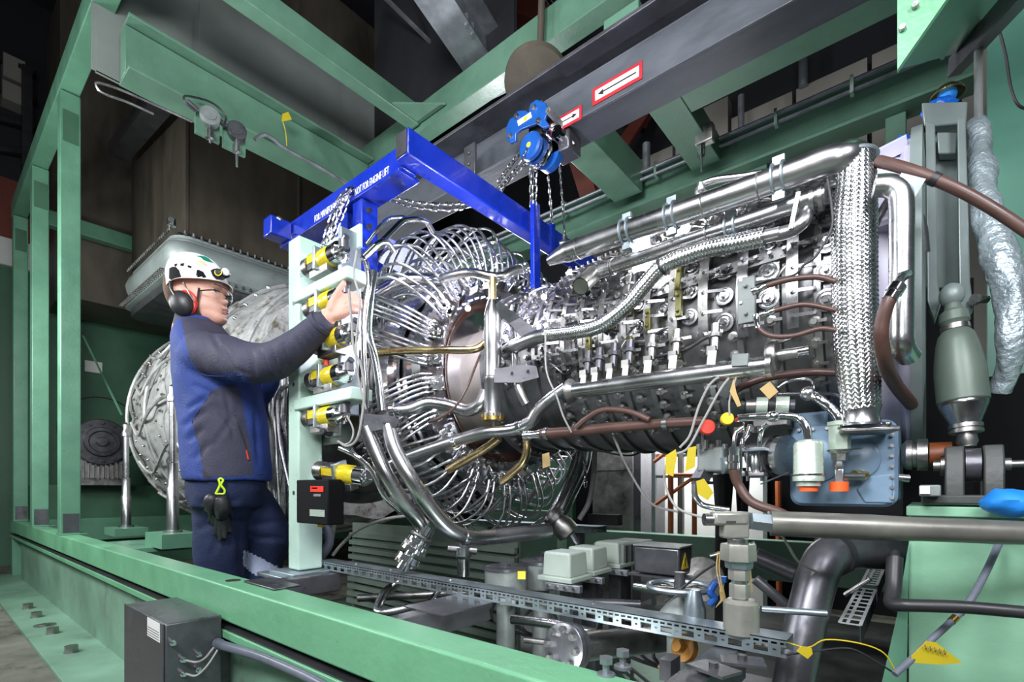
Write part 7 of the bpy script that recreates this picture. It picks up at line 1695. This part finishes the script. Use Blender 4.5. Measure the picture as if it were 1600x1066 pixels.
# safety glasses
sg = thing('safety_glasses', 'clear safety glasses with dark side arms on the worker', 'glasses', at(345, 460, d=D0))
build(MB().tube(spline([at(311, 454.5, d=D0-.083), at(322, 453.5, d=D0-.084), at(334, 453.4, d=D0-.078), at(343, 455.5, d=D0-.062)], 5), [.0028]*16, 8), 'side_arm', M['black'], sg)
build(MB().tube(spline([at(305, 453.5, d=D0)+Fv*.081, at(336, 452.8, d=D0)+Fv*.076, at(346, 454.5, d=D0)+Fv*.06], 5), .0028, 8), 'side_arm', M['black'], sg)
lm = MB(); vs = []; n = 16
for i in range(n+1):
    t = -1+2*i/n; f_ = 13.5*math.cos(t*1.25); s = .064*math.sin(t*1.35)
    for py in (454, 458, 462, 466, 469-3*abs(math.sin(t*3))): vs.append(at(345.5+f_*.75+(0 if py < 465 else -2), py, d=D0)+Fv*s)
lm.add(vs, [(i*5+k, (i+1)*5+k, (i+1)*5+k+1, i*5+k+1) for i in range(n) for k in range(4)])
lo = build(lm, 'lens', MS['lens'], sg, ang=180); q_ = lo.modifiers.new('thick', 'SOLIDIFY'); q_.thickness = .0015
build(MB().tube([at(345.5+13.5*math.cos((-1+2*i/n)*1.25)*.75, 453.6, d=D0)+Fv*.064*math.sin((-1+2*i/n)*1.35) for i in range(n+1)], .0022, 6), 'brow_bar', M['rubber'], sg)
# lime clip and gloves hung at the belt
bt_ = BVHTree.FromPolygons([tuple(v) for v in tf_.v], tf_.f)
gc = thing('glove_clip', 'lime yellow plastic glove clip hooked on the worker’s belt', 'clip', hit(bt_, 345, 772))
def gp_(px, py, l=.02): q = hit(bt_, px, py, l); return q
build(MB().tube(spline([gp_(341, 750), gp_(345, 747.5), gp_(349.5, 751)], 4), .0035, 8).tube(spline([gp_(341.5, 750), gp_(343.5, 758), gp_(337, 772)], 5), .004, 8).tube(spline([gp_(349, 751), gp_(345.5, 758), gp_(351, 766), gp_(350, 772)], 5), .004, 8).tube([gp_(337, 772), gp_(350, 772)], .0035, 8), 'clip', MS['lime'], gc)
def glove(label, pts, fingers, th=.020, d=.025):
    gm_ = MB()
    P = [gp_(a, b, d) for a, b in pts]; gm_.tube(spline(P, 5), [th*(.75+.35*math.sin(PI*min(1, i/ (len(P)*5-5)))) for i in range((len(P)-1)*5+1)], 12)
    for (a0, b0, a1, b1, r) in fingers: gm_.tube(spline([gp_(a0, b0, d), gp_((a0+a1)/2+.8, (b0+b1)/2, d+.004), gp_(a1, b1, d-.002)], 4), [r*(1-.25*i/8) for i in range(9)], 8)
    return solo(fuse(gm_, .004, 2), 'work_glove', label, 'glove', M['rubber2'] if 'rubber2' in M else M['rubber'], 'gloves on the lime clip', ang=180)
glove('dark grey glove hanging from the lime clip, with the fingers spread down', [(345, 776), (347, 792), (346, 808)], [(338, 808, 335, 836, .0095), (343, 812, 343, 846, .010), (349, 812, 352, 842, .010), (354, 808, 361, 832, .009), (355, 788, 363, 806, .009)], .026)
glove('darker glove bunched behind the other one on the lime clip', [(336, 774), (330, 784), (332, 800)], [(325, 776, 319, 786, .009), (326, 784, 321, 798, .009), (329, 798, 326, 816, .009), (335, 798, 333, 820, .009)], .024, .014)
